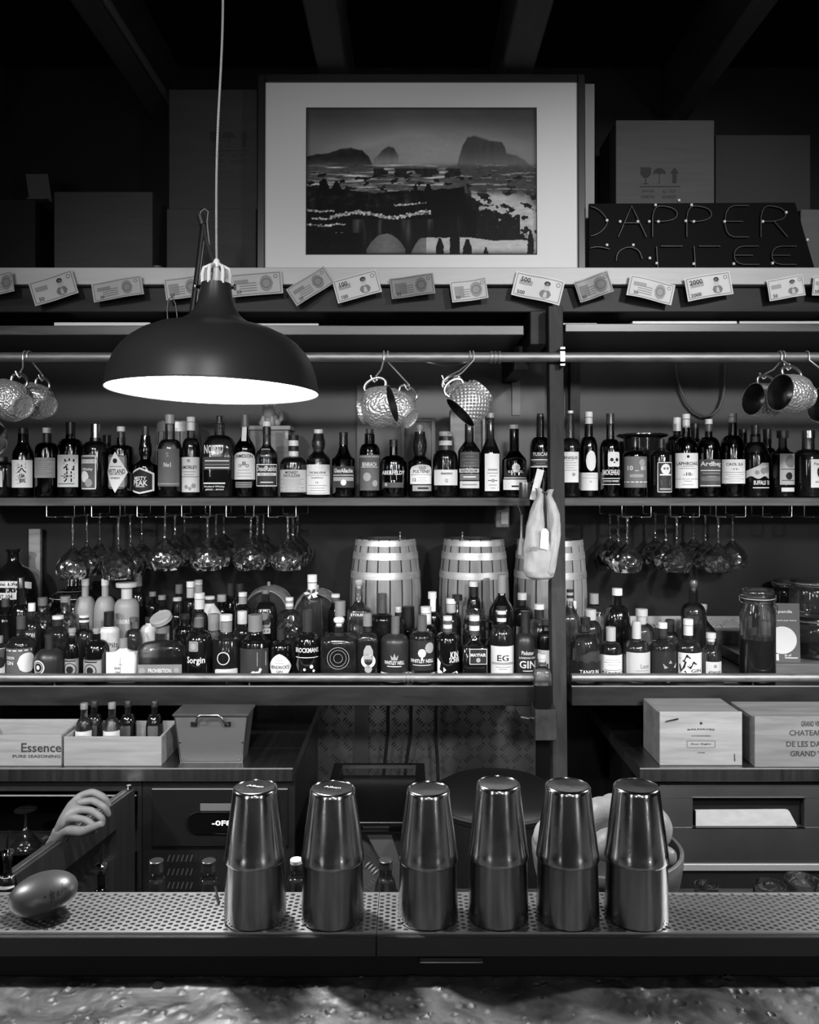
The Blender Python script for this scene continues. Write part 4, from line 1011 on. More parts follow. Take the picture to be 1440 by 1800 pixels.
def barrel(cx, top, wt, wb, d, zb, hoops, label, spout=None, group='upright oak barrels on the gin shelf'):
    root, H, R = keg('oak_barrel', cx, top, wb, d, zb, label=label, group=group); rt = S(wt, d)/2
    obstacle(zb, PX(cx, d), d, R+.002, R+.002)
    barrel_mesh(H, R, rt).build('cask', [M_BARREL, M_WOODDARK, M_BARREL2, M_BARREL3], root, angle=25)
    for a, b in hoops:
        za, zb_ = PZ(b, d)-zb, PZ(a, d)-zb; hoop(H, R, rt, za, min(zb_, H-.001), root)
    # lower hoops, mirrored
    for a, b in hoops:
        za, zb_ = PZ(b, d)-zb, PZ(a, d)-zb; hoop(H, R, rt, max(H-min(zb_, H-.001), .001), H-za, root)
    if spout is not None:
        q = MB(); x = S(spout-cx, d)
        q.lathe([(.009, H-.010), (.009, H+.006), (.005, H+.008), (.004, H+.016), (.007, H+.020), (.004, H+.028)], c=(x, -rt*.6, 0), seg=12)
        q.build('bung', plain('bung_dark', .10, .35, .8), root)
    return root
HP = ((948, 957), (968, 980), (1001, 1013))
barrel(678, 946, 103, 125, 2.98, GSZ, HP, 'upright oak barrel with four pale hoops, nearest the striped bow bottle', 704)
barrel(833, 946, 103, 123, 2.98, GSZ, HP, 'upright oak barrel between its two neighbours, mason mug in front', 811)
barrel(967, 947, 112, 128, 2.98, GSZ, HP, 'upright oak barrel behind the wooden post and the cloth bag')
# small upright keg behind the tall pair of bottles
r_ = keg('small_keg', 313, 742, 78, 3.03, WSZ, label='small upright keg behind the two tallest pale-label whiskies'); rt = r_[2]*.86
barrel_mesh(r_[1], r_[2], rt, 16).build('cask', [M_BARREL, M_WOODDARK, M_BARREL2, M_BARREL3], r_[0], angle=25)
for a, b in ((.86, .985), (.60, .68), (.05, .15)): hoop(r_[1], r_[2], rt, r_[1]*a, r_[1]*b, r_[0])
# old box with a carved lion on it
d = 3.0; root = empty('trunk_box', (PX(478, d), d, WSZ), 'old pale wooden box behind the dark shield whiskey, carrying the lion figure', 'box')
bw, bh = S(68, d)/2, PZ(758, d)-WSZ
MB().box(-bw, bw, -.06, .06, 0, bh, 0, .004).build('box_body', M_CRATEDARK, root)
MB().box(-bw-.004, bw+.006, -.066, .066, bh+.0005, bh+.016, 0, .003).build('box_lid', M_CRATE, root)
m = MB(); m.box(bw-.012, bw-.002, -.0635, -.0605, bh-.03, bh-.004); m.build('latch', M_STEEL, root)
# seated lion figure: body, mane, head, paws in one mesh
root = empty('lion_figure', (PX(474, d), d, WSZ+bh+.017), 'small pale carved guardian lion sitting on the old wooden box', 'figurine')
m = MB()
def blob(m, c, r, seg=16, mi=0, rings=8):
    P = [(max(.0005, math.sin(PI*i/rings)), -math.cos(PI*i/rings)) for i in range(rings+1)]
    q = MB(); q.lathe(P, seg=seg, capb=False, capt=False); q.v = [(p[0]*r[0]+c[0], p[1]*r[1]+c[1], p[2]*r[2]+c[2]) for p in q.v]; m.merge(q, mi)
blob(m, (0, .012, .028), (.030, .030, .032)); blob(m, (-.002, -.006, .052), (.024, .022, .028)); blob(m, (-.004, -.016, .078), (.021, .020, .020)); blob(m, (-.004, -.034, .073), (.012, .012, .009))
for k in range(9):
    a = k*2*PI/9; blob(m, (-.004+.020*math.cos(a), -.006, .078+.020*math.sin(a)), (.008, .008, .008), 8, 0, 5)
for s_ in (-1, 1):
    blob(m, (s_*.016-.004, -.020, .018), (.009, .010, .022)); blob(m, (s_*.018-.004, -.030, .006), (.010, .012, .0065)); blob(m, (s_*.026, .006, .014), (.014, .018, .014)); blob(m, (s_*.012-.004, -.018, .097), (.006, .004, .007), 8, 0, 5)
m.tube([(.022, .02, .01), (.040, .02, .03), (.042, .02, .055), (.030, .018, .062)], [.006, .009, .009, .004], 8)
m.build('carved_body', tone(.34, .6), root)
# picture frame, wooden box, black bowl, bracket
d = 3.08; root = empty('standing_picture', (PX(735, d), d, WSZ), 'small dark glazed frame leaning on the wall behind the bulb-necked whisky', 'picture frame')
hw, hh = S(30, d), PZ(735, d)-WSZ
m = MB()
for b in ((-hw, -hw+.014), (hw-.014, hw)): m.box(b[0], b[1], -.008, .008, 0, hh, 0, .001)
m.box(-hw+.014, hw-.014, -.008, .008, hh-.014, hh, 0, .001); m.box(-hw+.014, hw-.014, -.008, .008, 0, .014, 0, .001); m.build('frame', tone(.10, .4), root)
MB().box(-hw+.014, hw-.014, .0, .004, .014, hh-.014).build('picture_panel', plain('frame_glass', .03, .15), root)
d = 3.02; root = empty('wooden_gift_box', (PX(821, d), d, WSZ), 'upright pale wooden bottle box open at the front, behind the cone-neck whisky', 'box')
hw, hh = S(30, d), PZ(722, d)-WSZ
m = MB(); m.box(-hw, hw, .04, .05, 0, hh); m.box(-hw, -hw+.008, -.04, .04, 0, hh); m.box(hw-.008, hw, -.04, .04, 0, hh); m.box(-hw+.008, hw-.008, -.04, .04, hh-.008, hh); m.box(-hw+.008, hw-.008, -.04, .04, 0, .008)
m.build('box_shell', M_CRATE, root)
MB().box(-hw+.0085, -.004, -.03, -.024, .0085, hh-.009).build('sliding_lid', M_CRATE, root)
d = 3.0; root = empty('brimmed_bowl', (PX(1129, d), d, WSZ), 'black bucket with a wide brim behind the stout patterned whisky', 'bucket')
zt = PZ(765, d)-WSZ
m = MB(); m.lathe([(.05, 0), (.062, zt*.6), (.068, zt-.012), (.092, zt-.004), (.093, zt), (.066, zt-.006), (.058, zt*.6), (.04, .01)], seg=48, capt=False)
m.build('bucket_body', plain('bucket_black', .012, .12, 0, .7), root)
m = MB(); n = 24; m.tube([(.088*math.cos(2*PI*k/n), .088*math.sin(2*PI*k/n), zt+.002) for k in range(n)], .002, 6, 0, True); m.build('rim_wire', M_STEEL, root)

# ------------------------------------------------------------------ gin row
GD = 2.672
obstacle(GSZ, PX(468, 2.98), 3.05, .09, .13); obstacle(GSZ, PX(555, 2.98), 3.05, .09, .13)
obstacle(GSZ, PX(24, 3.02), 3.02, .083, .083); obstacle(GSZ, PX(130, 3.02), 3.02, .102, .102)
obstacle(GSZ, PX(1332, 2.665), 2.665, .06, .06); obstacle(GSZ, PX(835, 2.757), 2.757, .066, .04)
def Gn(cx, top, w, sh, nk, nw, cap, desc, lab=(), g='clear', liq=None, fill=None, d=GD, front=True, **k):
    return bottle(cx, top, w, sh, nk, nw, cap, g, liq, fill, lab=lab, desc=desc, d=d, z0=GSZ, group='front gin row on the lower shelf' if front else 'bottles behind the gin row', name='gin_bottle', **k)
Gn(-2, 1118, 34, 1140, 1132, 14, (12, 14, .3), 'gin cut by the picture edge, round pale label', [('rect', -14, 1137, 13, 1186, .5, [('D', .2, .5, .2), ('R', .95, .9, .03)])])
Gn(37, 1083, 48, 1135, 1118, 15, (22, 15, .06), 'broad gin with a wrapped grey label and a round emblem', [('rect', 14, 1136, 60, 1186, .10, [('R', .07, .95, .04), ('R', .93, .95, .04), ('D', .34, .5, .34), ('T', 'LONDON', .32, .1, .4, 1, -.15), ('T', 'GIN', .5, .13, .34, 1, -.15)])])
Gn(87, 1115, 49, 1158, 1140, 15, None, 'matt black gin with a white ringed circle on its side', [('none', 66, 1155, 91, 1182, 0, [('O', 0, .5, .46, .08), ('D', 0, .5, .14), ('O', 0, .5, .32, .03)])], 'matte', d=2.655)
Gn(127, 1104, 40, 1148, 1128, 14, (14, 13, .30, 'cork'), 'short apothecary gin in clear glass with a corked neck and an engraved label', [('rect', 108, 1156, 144, 1192, .34, [('B', .02), ('O', 0, .52, .33, .04), ('D', 0, .52, .18), ('R', .1, .6, .06)])], 'smoke')
Gn(170, 1104, 43, 1142, 1124, 14, (11, 13, .30, 'cork'), 'short apothecary gin in black glass with a corked neck', [('rect', 150, 1156, 185, 1192, .34, [('B', .02), ('O', 0, .52, .33, .04), ('D', 0, .52, .18), ('R', .1, .6, .06)])], 'black')
Gn(217, 1122, 56, 1147, 1140, 14, (16, 14, .25), 'square milk-white gin with a thin cross mark', [('rect', 190, 1143, 244, 1190, .66, [('T', 'SKIN', .60, .1, .22, 1, -.1), ('T', 'GIN', .76, .1, .16, 1, -.1), ('P', [(-.012, .2), (.012, .2), (.012, .98), (-.012, .98)], 2), ('P', [(-.05, .45), (.07, .45), (.07, .47), (-.05, .47)])])], 'white', sq=.8, depth=.6, shape='flat')
Gn(286, 1100, 82, 1140, 1126, 28, (12, 24, .15), 'wide clear flask gin with a tilted wooden disc stopper', [('rect', 247, 1164, 325, 1192, .22, [('T', 'PROHIBITION', .38, .26, .52), ('T', '=GIN=', .72, .28, .3), ('D', .38, .35, .16, 2), ('D', -.4, .4, .2, 2)])], 'clear', 'clear', sq=.5, depth=.45, fill=1152)
o = MB().lathe([(.034, 0), (.036, .002), (.036, .015), (.034, .017)], seg=32).build('disc_stopper', M_CRATE)
o.location = (PX(285, GD), GD, PZ(1093, GD)+.004); o.rotation_euler = (math.radians(28), math.radians(-16), 0); tag(o, 'tilted pale wooden disc resting on the neck of the wide flask gin', 'stopper')
Gn(350, 1086, 46, 1128, 1108, 15, (16, 16, .12), 'round-shouldered gin with a medallion and white script', [('none', 332, 1148, 368, 1175, 0, [('T', 'Sorgin', .35, .55, .9)]), ('round', 338, 1123, 355, 1141, .22, [('D', 0, .5, .3, 2)], 'medallion')], 'smoke', 'dark', fill=1155)
Gn(398, 1080, 48, 1122, 1112, 20, (30, 21, .22, 'two'), 'clear cylindrical gin with a fat two-tone stopper and a white base label', [('round', 382, 1171, 420, 1190, .55, [('L', .3, .7, 3, .7)]), ('none', 385, 1140, 410, 1165, 0, [('O', 0, .5, .45, .06)])], 'clear', 'clear', shape='flat', fill=1118)
Gn(449, 1080, 53, 1126, 1112, 24, (29, 25, .20), 'wide dark gin with a fat grey stopper and a running wolf picture', [('rect', 424, 1136, 474, 1190, .03, [('P', [(-.1, .8), (.0, .7), (.15, .72), (.2, .6), (.26, .66), (.2, .78), (.1, .86)]), ('P', [(.12, .1), (.4, .1), (.4, .55), (.12, .55)], 2)])], 'smoke', 'dark', shape='flat', fill=1120)
Gn(494, 1104, 52, 1140, 1126, 14, (20, 15, .02), 'short black apothecary gin with a big white diamond label', [('softdiamond', 470, 1146, 518, 1192, .64, [('T', "HENDRICK'S", .50, .13, .86), ('T', 'GIN', .66, .09, .3), ('L', .25, .35, 2, .4)])], 'black')
Gn(541, 1072, 45, 1130, 1112, 18, (38, 18, .03), 'tall black gin with white capitals across its shoulder', [('none', 521, 1133, 562, 1156, 0, [('T', 'BROCKMANS', .25, .36, .98), ('R', .8, .9, .05)]), ('none', 524, 1160, 560, 1184, 0, [('D', .2, .3, .14), ('D', -.1, .5, .1), ('D', .3, .6, .1)], 'berry_print')], 'black')
Gn(596, 1084, 62, 1128, 1112, 17, (18, 20, .80, 'ball'), 'square clear gin embossed with concentric circles, white sticker at its foot', [('none', 575, 1132, 618, 1172, 0, [('O', 0, .5, .48, .02, 2), ('O', 0, .5, .36, .015, 2), ('O', 0, .5, .2, .015, 2)], 'embossing'), ('rect', 577, 1179, 610, 1190, .7, [], 'sticker')], 'clear', 'clear', sq=.8, depth=.8, fill=1135)
Gn(646, 1078, 50, 1126, 1112, 16, (22, 16, .20), 'square clear gin with an arched pale emblem and a round seal', [('none', 634, 1130, 664, 1182, 0, [('P', [(-.3, .5), (-.28, .2), (-.12, .03), (.12, .03), (.28, .2), (.3, .5)], 2), ('O', 0, .55, .24, .10), ('D', 0, .82, .13, 2), ('T', 'HALF HITCH', .55, .08, .7, 3)])], 'clear', 'clear', sq=.7, depth=.8, fill=1126)
Gn(694, 1084, 50, 1128, 1114, 15, (30, 15, .12), 'matt black gin with a starburst and a white foot band', [('none', 674, 1140, 713, 1172, 0, [('T', 'WHITLEY NEILL', .62, .2, .92), ('P', [(-.12, .48), (-.16, .2), (-.06, .35), (0, .1), (.06, .35), (.16, .2), (.12, .48)], 2), ('R', .82, .6, .04)]), ('rect', 670, 1178, 718, 1194, .66, [], 'foot_band')], 'matte', lean=.012)
Gn(742, 1081, 48, 1120, 1108, 16, (28, 17, .10), 'clear gin over dark print with a tree emblem and a white foot band', [('rect', 720, 1122, 764, 1174, .012, [('T', 'WHITLEY NEILL', .68, .12, .92), ('D', .0, .42, .14), ('D', .25, .25, .18, 2), ('R', .55, .06, .2), ('R', .82, .6, .02)]), ('rect', 719, 1179, 765, 1194, .66, [], 'foot_band')], 'clear', 'clear')
Gn(787, 1083, 46, 1126, 1110, 15, (28, 16, .08, 'stripes'), 'black gin with white foliage drawing and loose lettering', [('none', 767, 1138, 808, 1188, 0, [('T', 'KIN', .18, .22, .4, 1, .2), ('T', 'SOHN', .36, .18, .5, 1, .2), ('P', [(-.45, .3), (-.3, .45), (-.35, .7), (-.1, .85), (-.3, .95), (-.45, .8)]), ('P', [(.1, .8), (.3, .75), (.4, .9), (.15, .95)]), ('P', [(-.2, .6), (-.1, .7), (-.2, .78)])])], 'black')
Gn(834, 1082, 45, 1134, 1124, 17, (34, 18, .05, 'stripes'), 'square dark gin with a thin-ruled rectangle and capitals', [('rect', 823, 1136, 855, 1164, .015, [('B', .03), ('T', 'MAYFAIR', .40, .2, .84), ('D', 0, .72, .14, 2)])], 'black', sq=.7, depth=.9, shape='flat')
Gn(882, 1066, 44, 1124, 1098, 16, (26, 17, .66, 'stripes'), 'tall gin with a striped cap and a big pale wraparound label', [('rect', 862, 1132, 902, 1192, .52, [('T', 'EG', .34, .18, .52), ('R', .50, .9, .07, 2), ('L', .60, .66, 2, .6), ('R', .84, .98, .02, 2), ('D', -.25, .93, .06, 2)])], 'clear', 'clear')
Gn(924, 1074, 48, 1130, 1112, 17, (8, 18, .02), 'big matt black gin with large white capitals beside the post', [('none', 906, 1140, 943, 1190, 0, [('T', 'Pinkster', .08, .14, .6), ('T', 'LONDON DRY', .25, .07, .8), ('T', 'GIN', .48, .26, .78), ('R', .70, .4, .03), ('R', .97, .4, .03)])], 'matte')
Gn(960, 1088, 36, 1124, 1110, 14, (10, 15, .04), 'pale labelled gin squeezed between the big black bottle and the post', [('rect', 944, 1140, 977, 1186, .45, [('T', '1', .6, .2, .1)])], 'smoke', 'mid')
Gn(1029, 1085, 54, 1136, 1112, 17, (9, 18, .02), 'rounded gin with a black pictorial base just past the post', [('rect', 1003, 1158, 1053, 1190, .008, [('T', 'TANGLIN', .56, .24, .70, 1, .08)]), ('rag', 1010, 1140, 1050, 1160, .03, [])], 'clear', 'clear', shape='round')
Gn(1074, 1102, 45, 1144, 1128, 17, (24, 17, .45), 'round-shouldered gin with capitals on a white label and a grey capsule', [('rect', 1053, 1148, 1097, 1190, .66, [('T', 'THE PANDAN G', .78, .22, .98), ('L', .2, .4, 3, .7), ('R', .62, .6, .02)])])
Gn(1119, 1092, 46, 1140, 1124, 15, (30, 16, .55), 'round-shouldered gin with a frosted stopper and a plain grey label', [('rect', 1098, 1143, 1142, 1190, .42, [('T', 'Lann', .50, .16, .4, 2, .1), ('D', .12, .88, .1, 2), ('R', .66, .4, .02, 2)])])
Gn(1165, 1094, 46, 1140, 1124, 16, (28, 16, .03, 'two'), 'gin with a black wraparound label and an ornamental crest', [('rect', 1143, 1141, 1188, 1190, .012, [('P', [(.08, .3), (.14, .42), (.02, .42)], 2), ('P', [(-.15, .42), (.0, .56), (.2, .56), (.35, .42), (.3, .6), (.1, .66), (-.1, .6)], 2), ('D', .1, .9, .12, 2)])])
Gn(1210, 1088, 44, 1140, 1124, 16, (28, 17, .62, 'two'), 'gin with a zebra-striped wraparound label', [('rect', 1189, 1144, 1232, 1190, .62, [('P', [(-.45, .2), (-.2, .05), (.1, .1), (-.1, .2), (-.3, .35)]), ('P', [(0, .15), (.3, .1), (.45, .2), (.2, .25)]), ('P', [(-.45, .45), (-.25, .3), (-.1, .45), (-.3, .6), (-.4, .75)]), ('P', [(-.2, .5), (0, .3), (.3, .35), (.1, .42), (-.1, .6)]), ('P', [(-.4, .85), (-.25, .65), (-.15, .9)]), ('T', 'GIN', .66, .12, .5, 1, .1), ('D', .1, .88, .08)])])
Gn(1250, 1112, 37, 1150, 1136, 14, (18, 17, .58, 'cork'), 'small corked gin with a pale label, last of its row before the jar', [('rect', 1237, 1160, 1265, 1190, .45, [('T', 'ATWOOD', .6, .14, .8), ('D', 0, .25, .1, 2)])])

# second and third rows, mostly hidden
def back(cx, top, w, sh, nk, nw, cap, g, desc, d=2.80, lab=(), **k): Gn(cx, top, w, sh, nk, nw, cap, desc, lab, g, d=d, front=False, **k)
back(37, 1015, 34, 1085, 1062, 15, (22, 12, .02), 'black', 'black bottle in front of the taped demijohn cut by the edge', 2.80)
back(10, 1052, 34, 1092, 1080, 14, (14, 14, .05), 'smoke', 'short clear bottle near the cut edge, behind the pale round label', 2.76)
back(56, 1060, 30, 1110, 1090, 12, (14, 12, .7), 'clear', 'clear bottle with a white cap behind the wrapped grey label gin', 2.76, [('rect', 50, 1106, 68, 1134, .02, [('T', 'TION', .3, .3, .8)])])
back(75, 1050, 36, 1085, 1074, 15, (14, 16, .12), 'cut', 'faceted clear bottle below the first taped demijohn', 2.84)
back(102, 1082, 42, 1118, 1102, 18, (16, 19, .02, 'two'), 'clear', 'round clear bottle with a black cap behind the matt black gin', 2.755)
back(115, 1048, 36, 1086, 1076, 16, (10, 17, .2), 'cut', 'cut-glass bottle in front of the taped demijohn', 2.84)
back(150, 1017, 38, 1076, 1048, 12, (12, 13, .62), 'frost', 'first tall frosted bottle with a white cap', 2.86)
back(185, 1017, 38, 1076, 1048, 12, (12, 13, .62), 'frost', 'second tall frosted bottle, beside the disc-capped one', 2.88)
back(223, 1024, 42, 1068, 1052, 18, (28, 37, .5, 'disc'), 'frost', 'frosted bottle with a wide flat disc stopper', 2.83, [('none', 206, 1085, 240, 1094, 0, [('T', 'SUBERB', .5, .8, .8)])])
back(148, 1081, 34, 1128, 1106, 17, (16, 17, .04, 'stripes'), 'smoke', 'grey bottle with a black and white banded cap behind the corked gin', 2.755)
back(192, 1075, 36, 1110, 1102, 18, (26, 18, .01), 'white', 'white ceramic bottle with a tall black cap', 2.755, [('none', 194, 1124, 210, 1138, 0, [('T', 'Pilz', .5, .6, .9, 3)])])
back(235, 1085, 32, 1130, 1106, 13, (8, 14, .1), 'clear', 'slim clear bottle beside the white ceramic one', 2.755)
back(264, 1084, 34, 1110, 1098, 16, (10, 17, .02), 'white', 'white bottle with a black cap behind the wide flask', 2.80)
back(243, 1002, 26, 1060, 1040, 13, (28, 14, .12), 'black', 'black bottle with a dark capsule just under the hanging glasses', 2.95)
back(268, 1040, 24, 1070, 1060, 11, (8, 12, .2), 'black', 'dark little bottle in the gap by the disc-capped one', 2.95)
back(285, 1046, 24, 1080, 1066, 12, (8, 13, .2), 'smoke', 'small smoky bottle in the gap behind the flask', 2.93)
back(312, 1050, 26, 1086, 1076, 12, (6, 15, .5), 'smoke', 'thin bottle with a pale lip next to the tall capped group', 2.87)
back(315, 1027, 26, 1075, 1056, 12, (16, 13, .12), 'black', 'dark bottle with a dull grey screw cap', 2.96)
back(335, 1022, 30, 1068, 1050, 13, (28, 14, .42, 'two'), 'smoke', 'bottle with a pale striped capsule, in the tall capped group', 2.93)
back(349, 1019, 30, 1068, 1050, 13, (24, 14, .36, 'two'), 'smoke', 'bottle with a tan capsule, tallest of the capped group', 2.97)
back(351, 1042, 32, 1098, 1076, 15, (28, 18, .66, 'two'), 'smoke', 'bottle with a bright white capsule in front of the tan one', 2.80)
back(324, 1080, 38, 1110, 1098, 16, (8, 17, .02), 'black', 'black squat bottle behind the script gin', 2.76)
back(369, 1048, 48, 1084, 1063, 17, (14, 17, .03, 'two'), 'white', 'white cone-shouldered bottle with a black cap', 2.87, shape='cone')
back(390, 1045, 26, 1080, 1066, 13, (12, 16, .35), 'black', 'dark bottle with a pale collar behind the white cone bottle', 2.93)
back(405, 1024, 30, 1072, 1052, 14, (22, 14, .02), 'black', 'black bottle with a glossy black neck beside its twin', 2.96)
back(422, 1025, 30, 1072, 1052, 15, (22, 15, .01), 'black', 'black bottle with a glossy broad neck by the small round cask', 2.93)
back(427, 1041, 30, 1085, 1064, 14, (20, 15, .30, 'two'), 'smoke', 'bottle with a ribbed grey cap before the small round cask', 2.86)
back(376, 1079, 30, 1112, 1108, 18, (28, 20, .28), 'clear', 'clear bottle with a plain pewter stopper', 2.76)
back(426, 1074, 32, 1116, 1102, 15, (22, 17, .68), 'clear', 'clear bottle with a square white cap', 2.755)
back(467, 1036, 42, 1082, 1058, 15, (8, 13, .15), 'smoke', 'pear-shaped bottle with a pale label in front of the small cask', 2.80, [('round', 457, 1068, 478, 1100, .30, [('D', 0, .4, .2, 2)]), ('rect', 459, 1101, 478, 1110, .5, [('T', 'LUDE', .5, .5, .8)], 'lower_label')])
back(509, 1050, 44, 1090, 1072, 14, (20, 14, .28, 'stripes'), 'cut', 'round cut-glass bottle with a ridged screw cap', 2.80)
back(549, 1010, 40, 1056, 1046, 16, (36, 17, .68, 'two'), 'clear', 'clear bottle with a tall white cap and a striped ribbon bow', 2.80)
back(590, 1044, 26, 1085, 1066, 15, (16, 15, .10, 'two'), 'smoke', 'dark-capped bottle behind the ribbed stopper', 2.92)
back(598, 1056, 28, 1100, 1088, 18, (26, 19, .20), 'smoke', 'bottle with a dull ribbed stopper behind the embossed square gin', 2.80)
back(631, 1018, 44, 1070, 1056, 14, (18, 15, .35, 'ball'), 'clear', 'tall square clear bottle with a long bright neck before the oak barrel', 2.82, [('rect', 616, 1073, 644, 1082, .02, [('T', 'STOLEN', .5, .5, .9)])], sq=.5, shape='flat')
back(672, 1043, 42, 1090, 1078, 15, (34, 16, .06, 'capsule'), 'smoke', 'round dark-shouldered bottle with a white neck strip before the oak barrel', 2.80, [('rect', 668, 1052, 675, 1076, .62, [], 'neck_strip')])
back(700, 1066, 26, 1098, 1088, 12, (10, 12, .35), 'smoke', 'small pale-capped bottle between the two black-topped gins', 2.78)
back(717, 1066, 30, 1108, 1104, 22, (40, 23, .008), 'black', 'black bottle with a broad black sleeve', 2.77)
back(749, 1066, 36, 1108, 1096, 17, (30, 19, .66, 'two'), 'black', 'dark bottle with a chunky white cap', 2.765)
back(760, 1040, 30, 1090, 1075, 14, (12, 15, .7), 'smoke', 'bottle with a white strip neck between two oak barrels', 2.86, [('rect', 756, 1050, 766, 1074, .60, [], 'neck_strip')])
back(793, 1052, 36, 1095, 1080, 16, (24, 17, .35, 'two'), 'clear', 'clear bottle with a pale capsule, a dark one hard behind it', 2.757)
back(804, 1045, 16, 1090, 1080, 13, (10, 18, .01), 'smoke', 'dark bottle with a flat mushroom cap', 2.818)
back(833, 1022, 30, 1068, 1050, 16, (24, 17, .01, 'two'), 'smoke', 'bottle with a black crested capsule before the middle oak barrel', 2.822)
back(882, 1010, 44, 1070, 1046, 14, (32, 15, .32), 'black', 'tall cone-shouldered dark bottle with a ragged paper wrapped neck', 2.80, shape='cone')
back(918, 1042, 40, 1082, 1066, 15, (12, 16, .80), 'smoke', 'clear bottle with a bright metal screw cap by the post', 2.80, [('rect', 905, 1098, 920, 1124, .5, [])])
back(948, 1062, 42, 1096, 1086, 15, (24, 18, .02, 'two'), 'clear', 'clear bottle with a black stopper partly behind the post', 2.79, [('none', 940, 1100, 962, 1108, 0, [('T', 'PATR', .5, .8, .9)])])
back(1002, 1036, 34, 1092, 1060, 12, (20, 12, .35, 'stripes'), 'clear', 'bell-shaped clear bottle emerging past the post', 2.76, shape='s')
back(1010, 1056, 26, 1110, 1086, 9, (16, 8, .5), 'clear', 'slim clear bottle with a pale stopper past the post', 2.86)
back(1044, 1043, 36, 1082, 1064, 14, (18, 17, .36), 'clear', 'square clear bottle with a brushed stopper before the dark wall', 2.90, sq=.4)
back(1038, 1071, 40, 1112, 1092, 18, (18, 20, .52), 'clear', 'clear round bottle with a fat pale stopper', 2.765)
back(1085, 1034, 46, 1092, 1064, 16, (12, 18, .80), 'black', 'big black bottle with a silver screw cap', 2.79)
back(1128, 1070, 44, 1112, 1096, 16, (24, 21, .50, 'cork'), 'clear', 'clear bottle with a cone-shaped pale cork before the tread plate', 2.78)
back(1178, 1089, 30, 1122, 1110, 15, (22, 15, .03), 'clear', 'clear bottle with a shiny black capsule', 2.765)
back(1219, 1019, 42, 1078, 1060, 15, (22, 15, .08, 'ball'), 'smoke', 'tall spirit bottle with a dark rounded stopper, highest past the post', 2.82)
back(1236, 1062, 44, 1112, 1086, 13, (16, 14, .55, 'cork'), 'clear', 'clear bottle with a corked pale neck before the tread plate', 2.765, shape='s')

# ribbon bow
m = MB(); random.seed(5)
for k in range(9):
    a = k*2*PI/9+.2; L_ = .026; c, s = math.cos(a), math.sin(a); px_, pz_ = -s, c
    m.add([(0, 0, 0), (c*L_*.55+px_*.007, -.008, s*L_*.55+pz_*.007), (c*L_, -.004, s*L_*.8), (c*L_*.55-px_*.007, -.012, s*L_*.55-pz_*.007),
           (0, .001, 0), (c*L_*.55+px_*.007, -.007, s*L_*.55+pz_*.007), (c*L_, -.003, s*L_*.8), (c*L_*.55-px_*.007, -.011, s*L_*.55-pz_*.007)],
          [(0, 1, 2, 3), (7, 6, 5, 4), (0, 4, 5, 1), (1, 5, 6, 2), (2, 6, 7, 3), (3, 7, 4, 0)], k % 2, False)
o = m.build('ribbon_bow', [tone(.7, .4), tone(.05, .4)]); o.location = (PX(547, 2.78), 2.783, PZ(1044, 2.78)); tag(o, 'striped ribbon bow tied round the tall white-capped bottle', 'ribbon')

# demijohns with handwritten tape
def demijohn(cx, top, w, d, label, txt1, txt2, xa, xb):
    R = S(w, d)/2; H = PZ(top, d)-GSZ
    root = empty('demijohn', (PX(cx, d), d, GSZ), label, 'jar', 'taped dark demijohns')
    prof = [(R*.9, 0), (R, .01)]+[(R, H*.45)]+[(R*math.cos(t*PI/2)**.8+.02*(1 if t == 1 else t), H*.45+(H*.40)*math.sin(t*PI/2)) for t in (.15, .3, .45, .6, .75, .9)]+[(.022, H*.88), (.020, H*.97), (.026, H*.98), (.026, H)]
    MB().lathe(prof, seg=40).build('glass_body', M_BLACKGLASS, root, angle=60)
    for (py, hh, t) in ((1023, 11, txt1), (1043, 12, txt2)):
        z = PZ(py, d)-GSZ
        q = MB()
        mpf = lambda u, v: (lambda rr: (rr*math.sin(u/rr), -rr*math.cos(u/rr), v))(section(prof, v)+.0008)
        mpt = lambda u, v: (lambda rr: (rr*math.sin(u/rr), -rr*math.cos(u/rr), v))(section(prof, v)+.0016)
        hw = R*1.25 if t == txt1 else R*.9; arc = -.010 if t == txt1 else 0
        P = []
        for i in range(17):
            a = -1+i/8; P += [mpf(a*hw, z-S(hh, d)/2+arc*a*a), mpf(a*hw, z+S(hh, d)/2+arc*a*a)]
        q.add(P, [(2*i, 2*i+2, 2*i+3, 2*i+1) for i in range(16)], 0)
        ink_text(q, t, -hw*.1, z-.001, S(hh, d)*.55, hw*1.1, mpt, 1, arc=0)
        q.build('tape', [tone(.58, .6), M_INK], root)
demijohn(24, 965, 78, 3.02, 'dark demijohn with handwritten tape, cut by the picture edge', 'Coffee Liq', 'BURNT 104', 0, 62)
demijohn(130, 1012, 96, 3.02, 'dark demijohn with two handwritten tapes under the hanging glasses', 'KEG PILSNER', 'BURNT COCO', 80, 178)
# tall plank standing behind
m = MB(); m.box(-.022, .022, -.01, .01, 0, PZ(930, 3.1)-GSZ, 0, .002); o = m.build('wooden_batten', M_CRATEDARK); o.location = (PX(58, 3.1), 3.12, GSZ); tag(o, 'upright wooden batten on the wall between the two demijohns', 'slat')

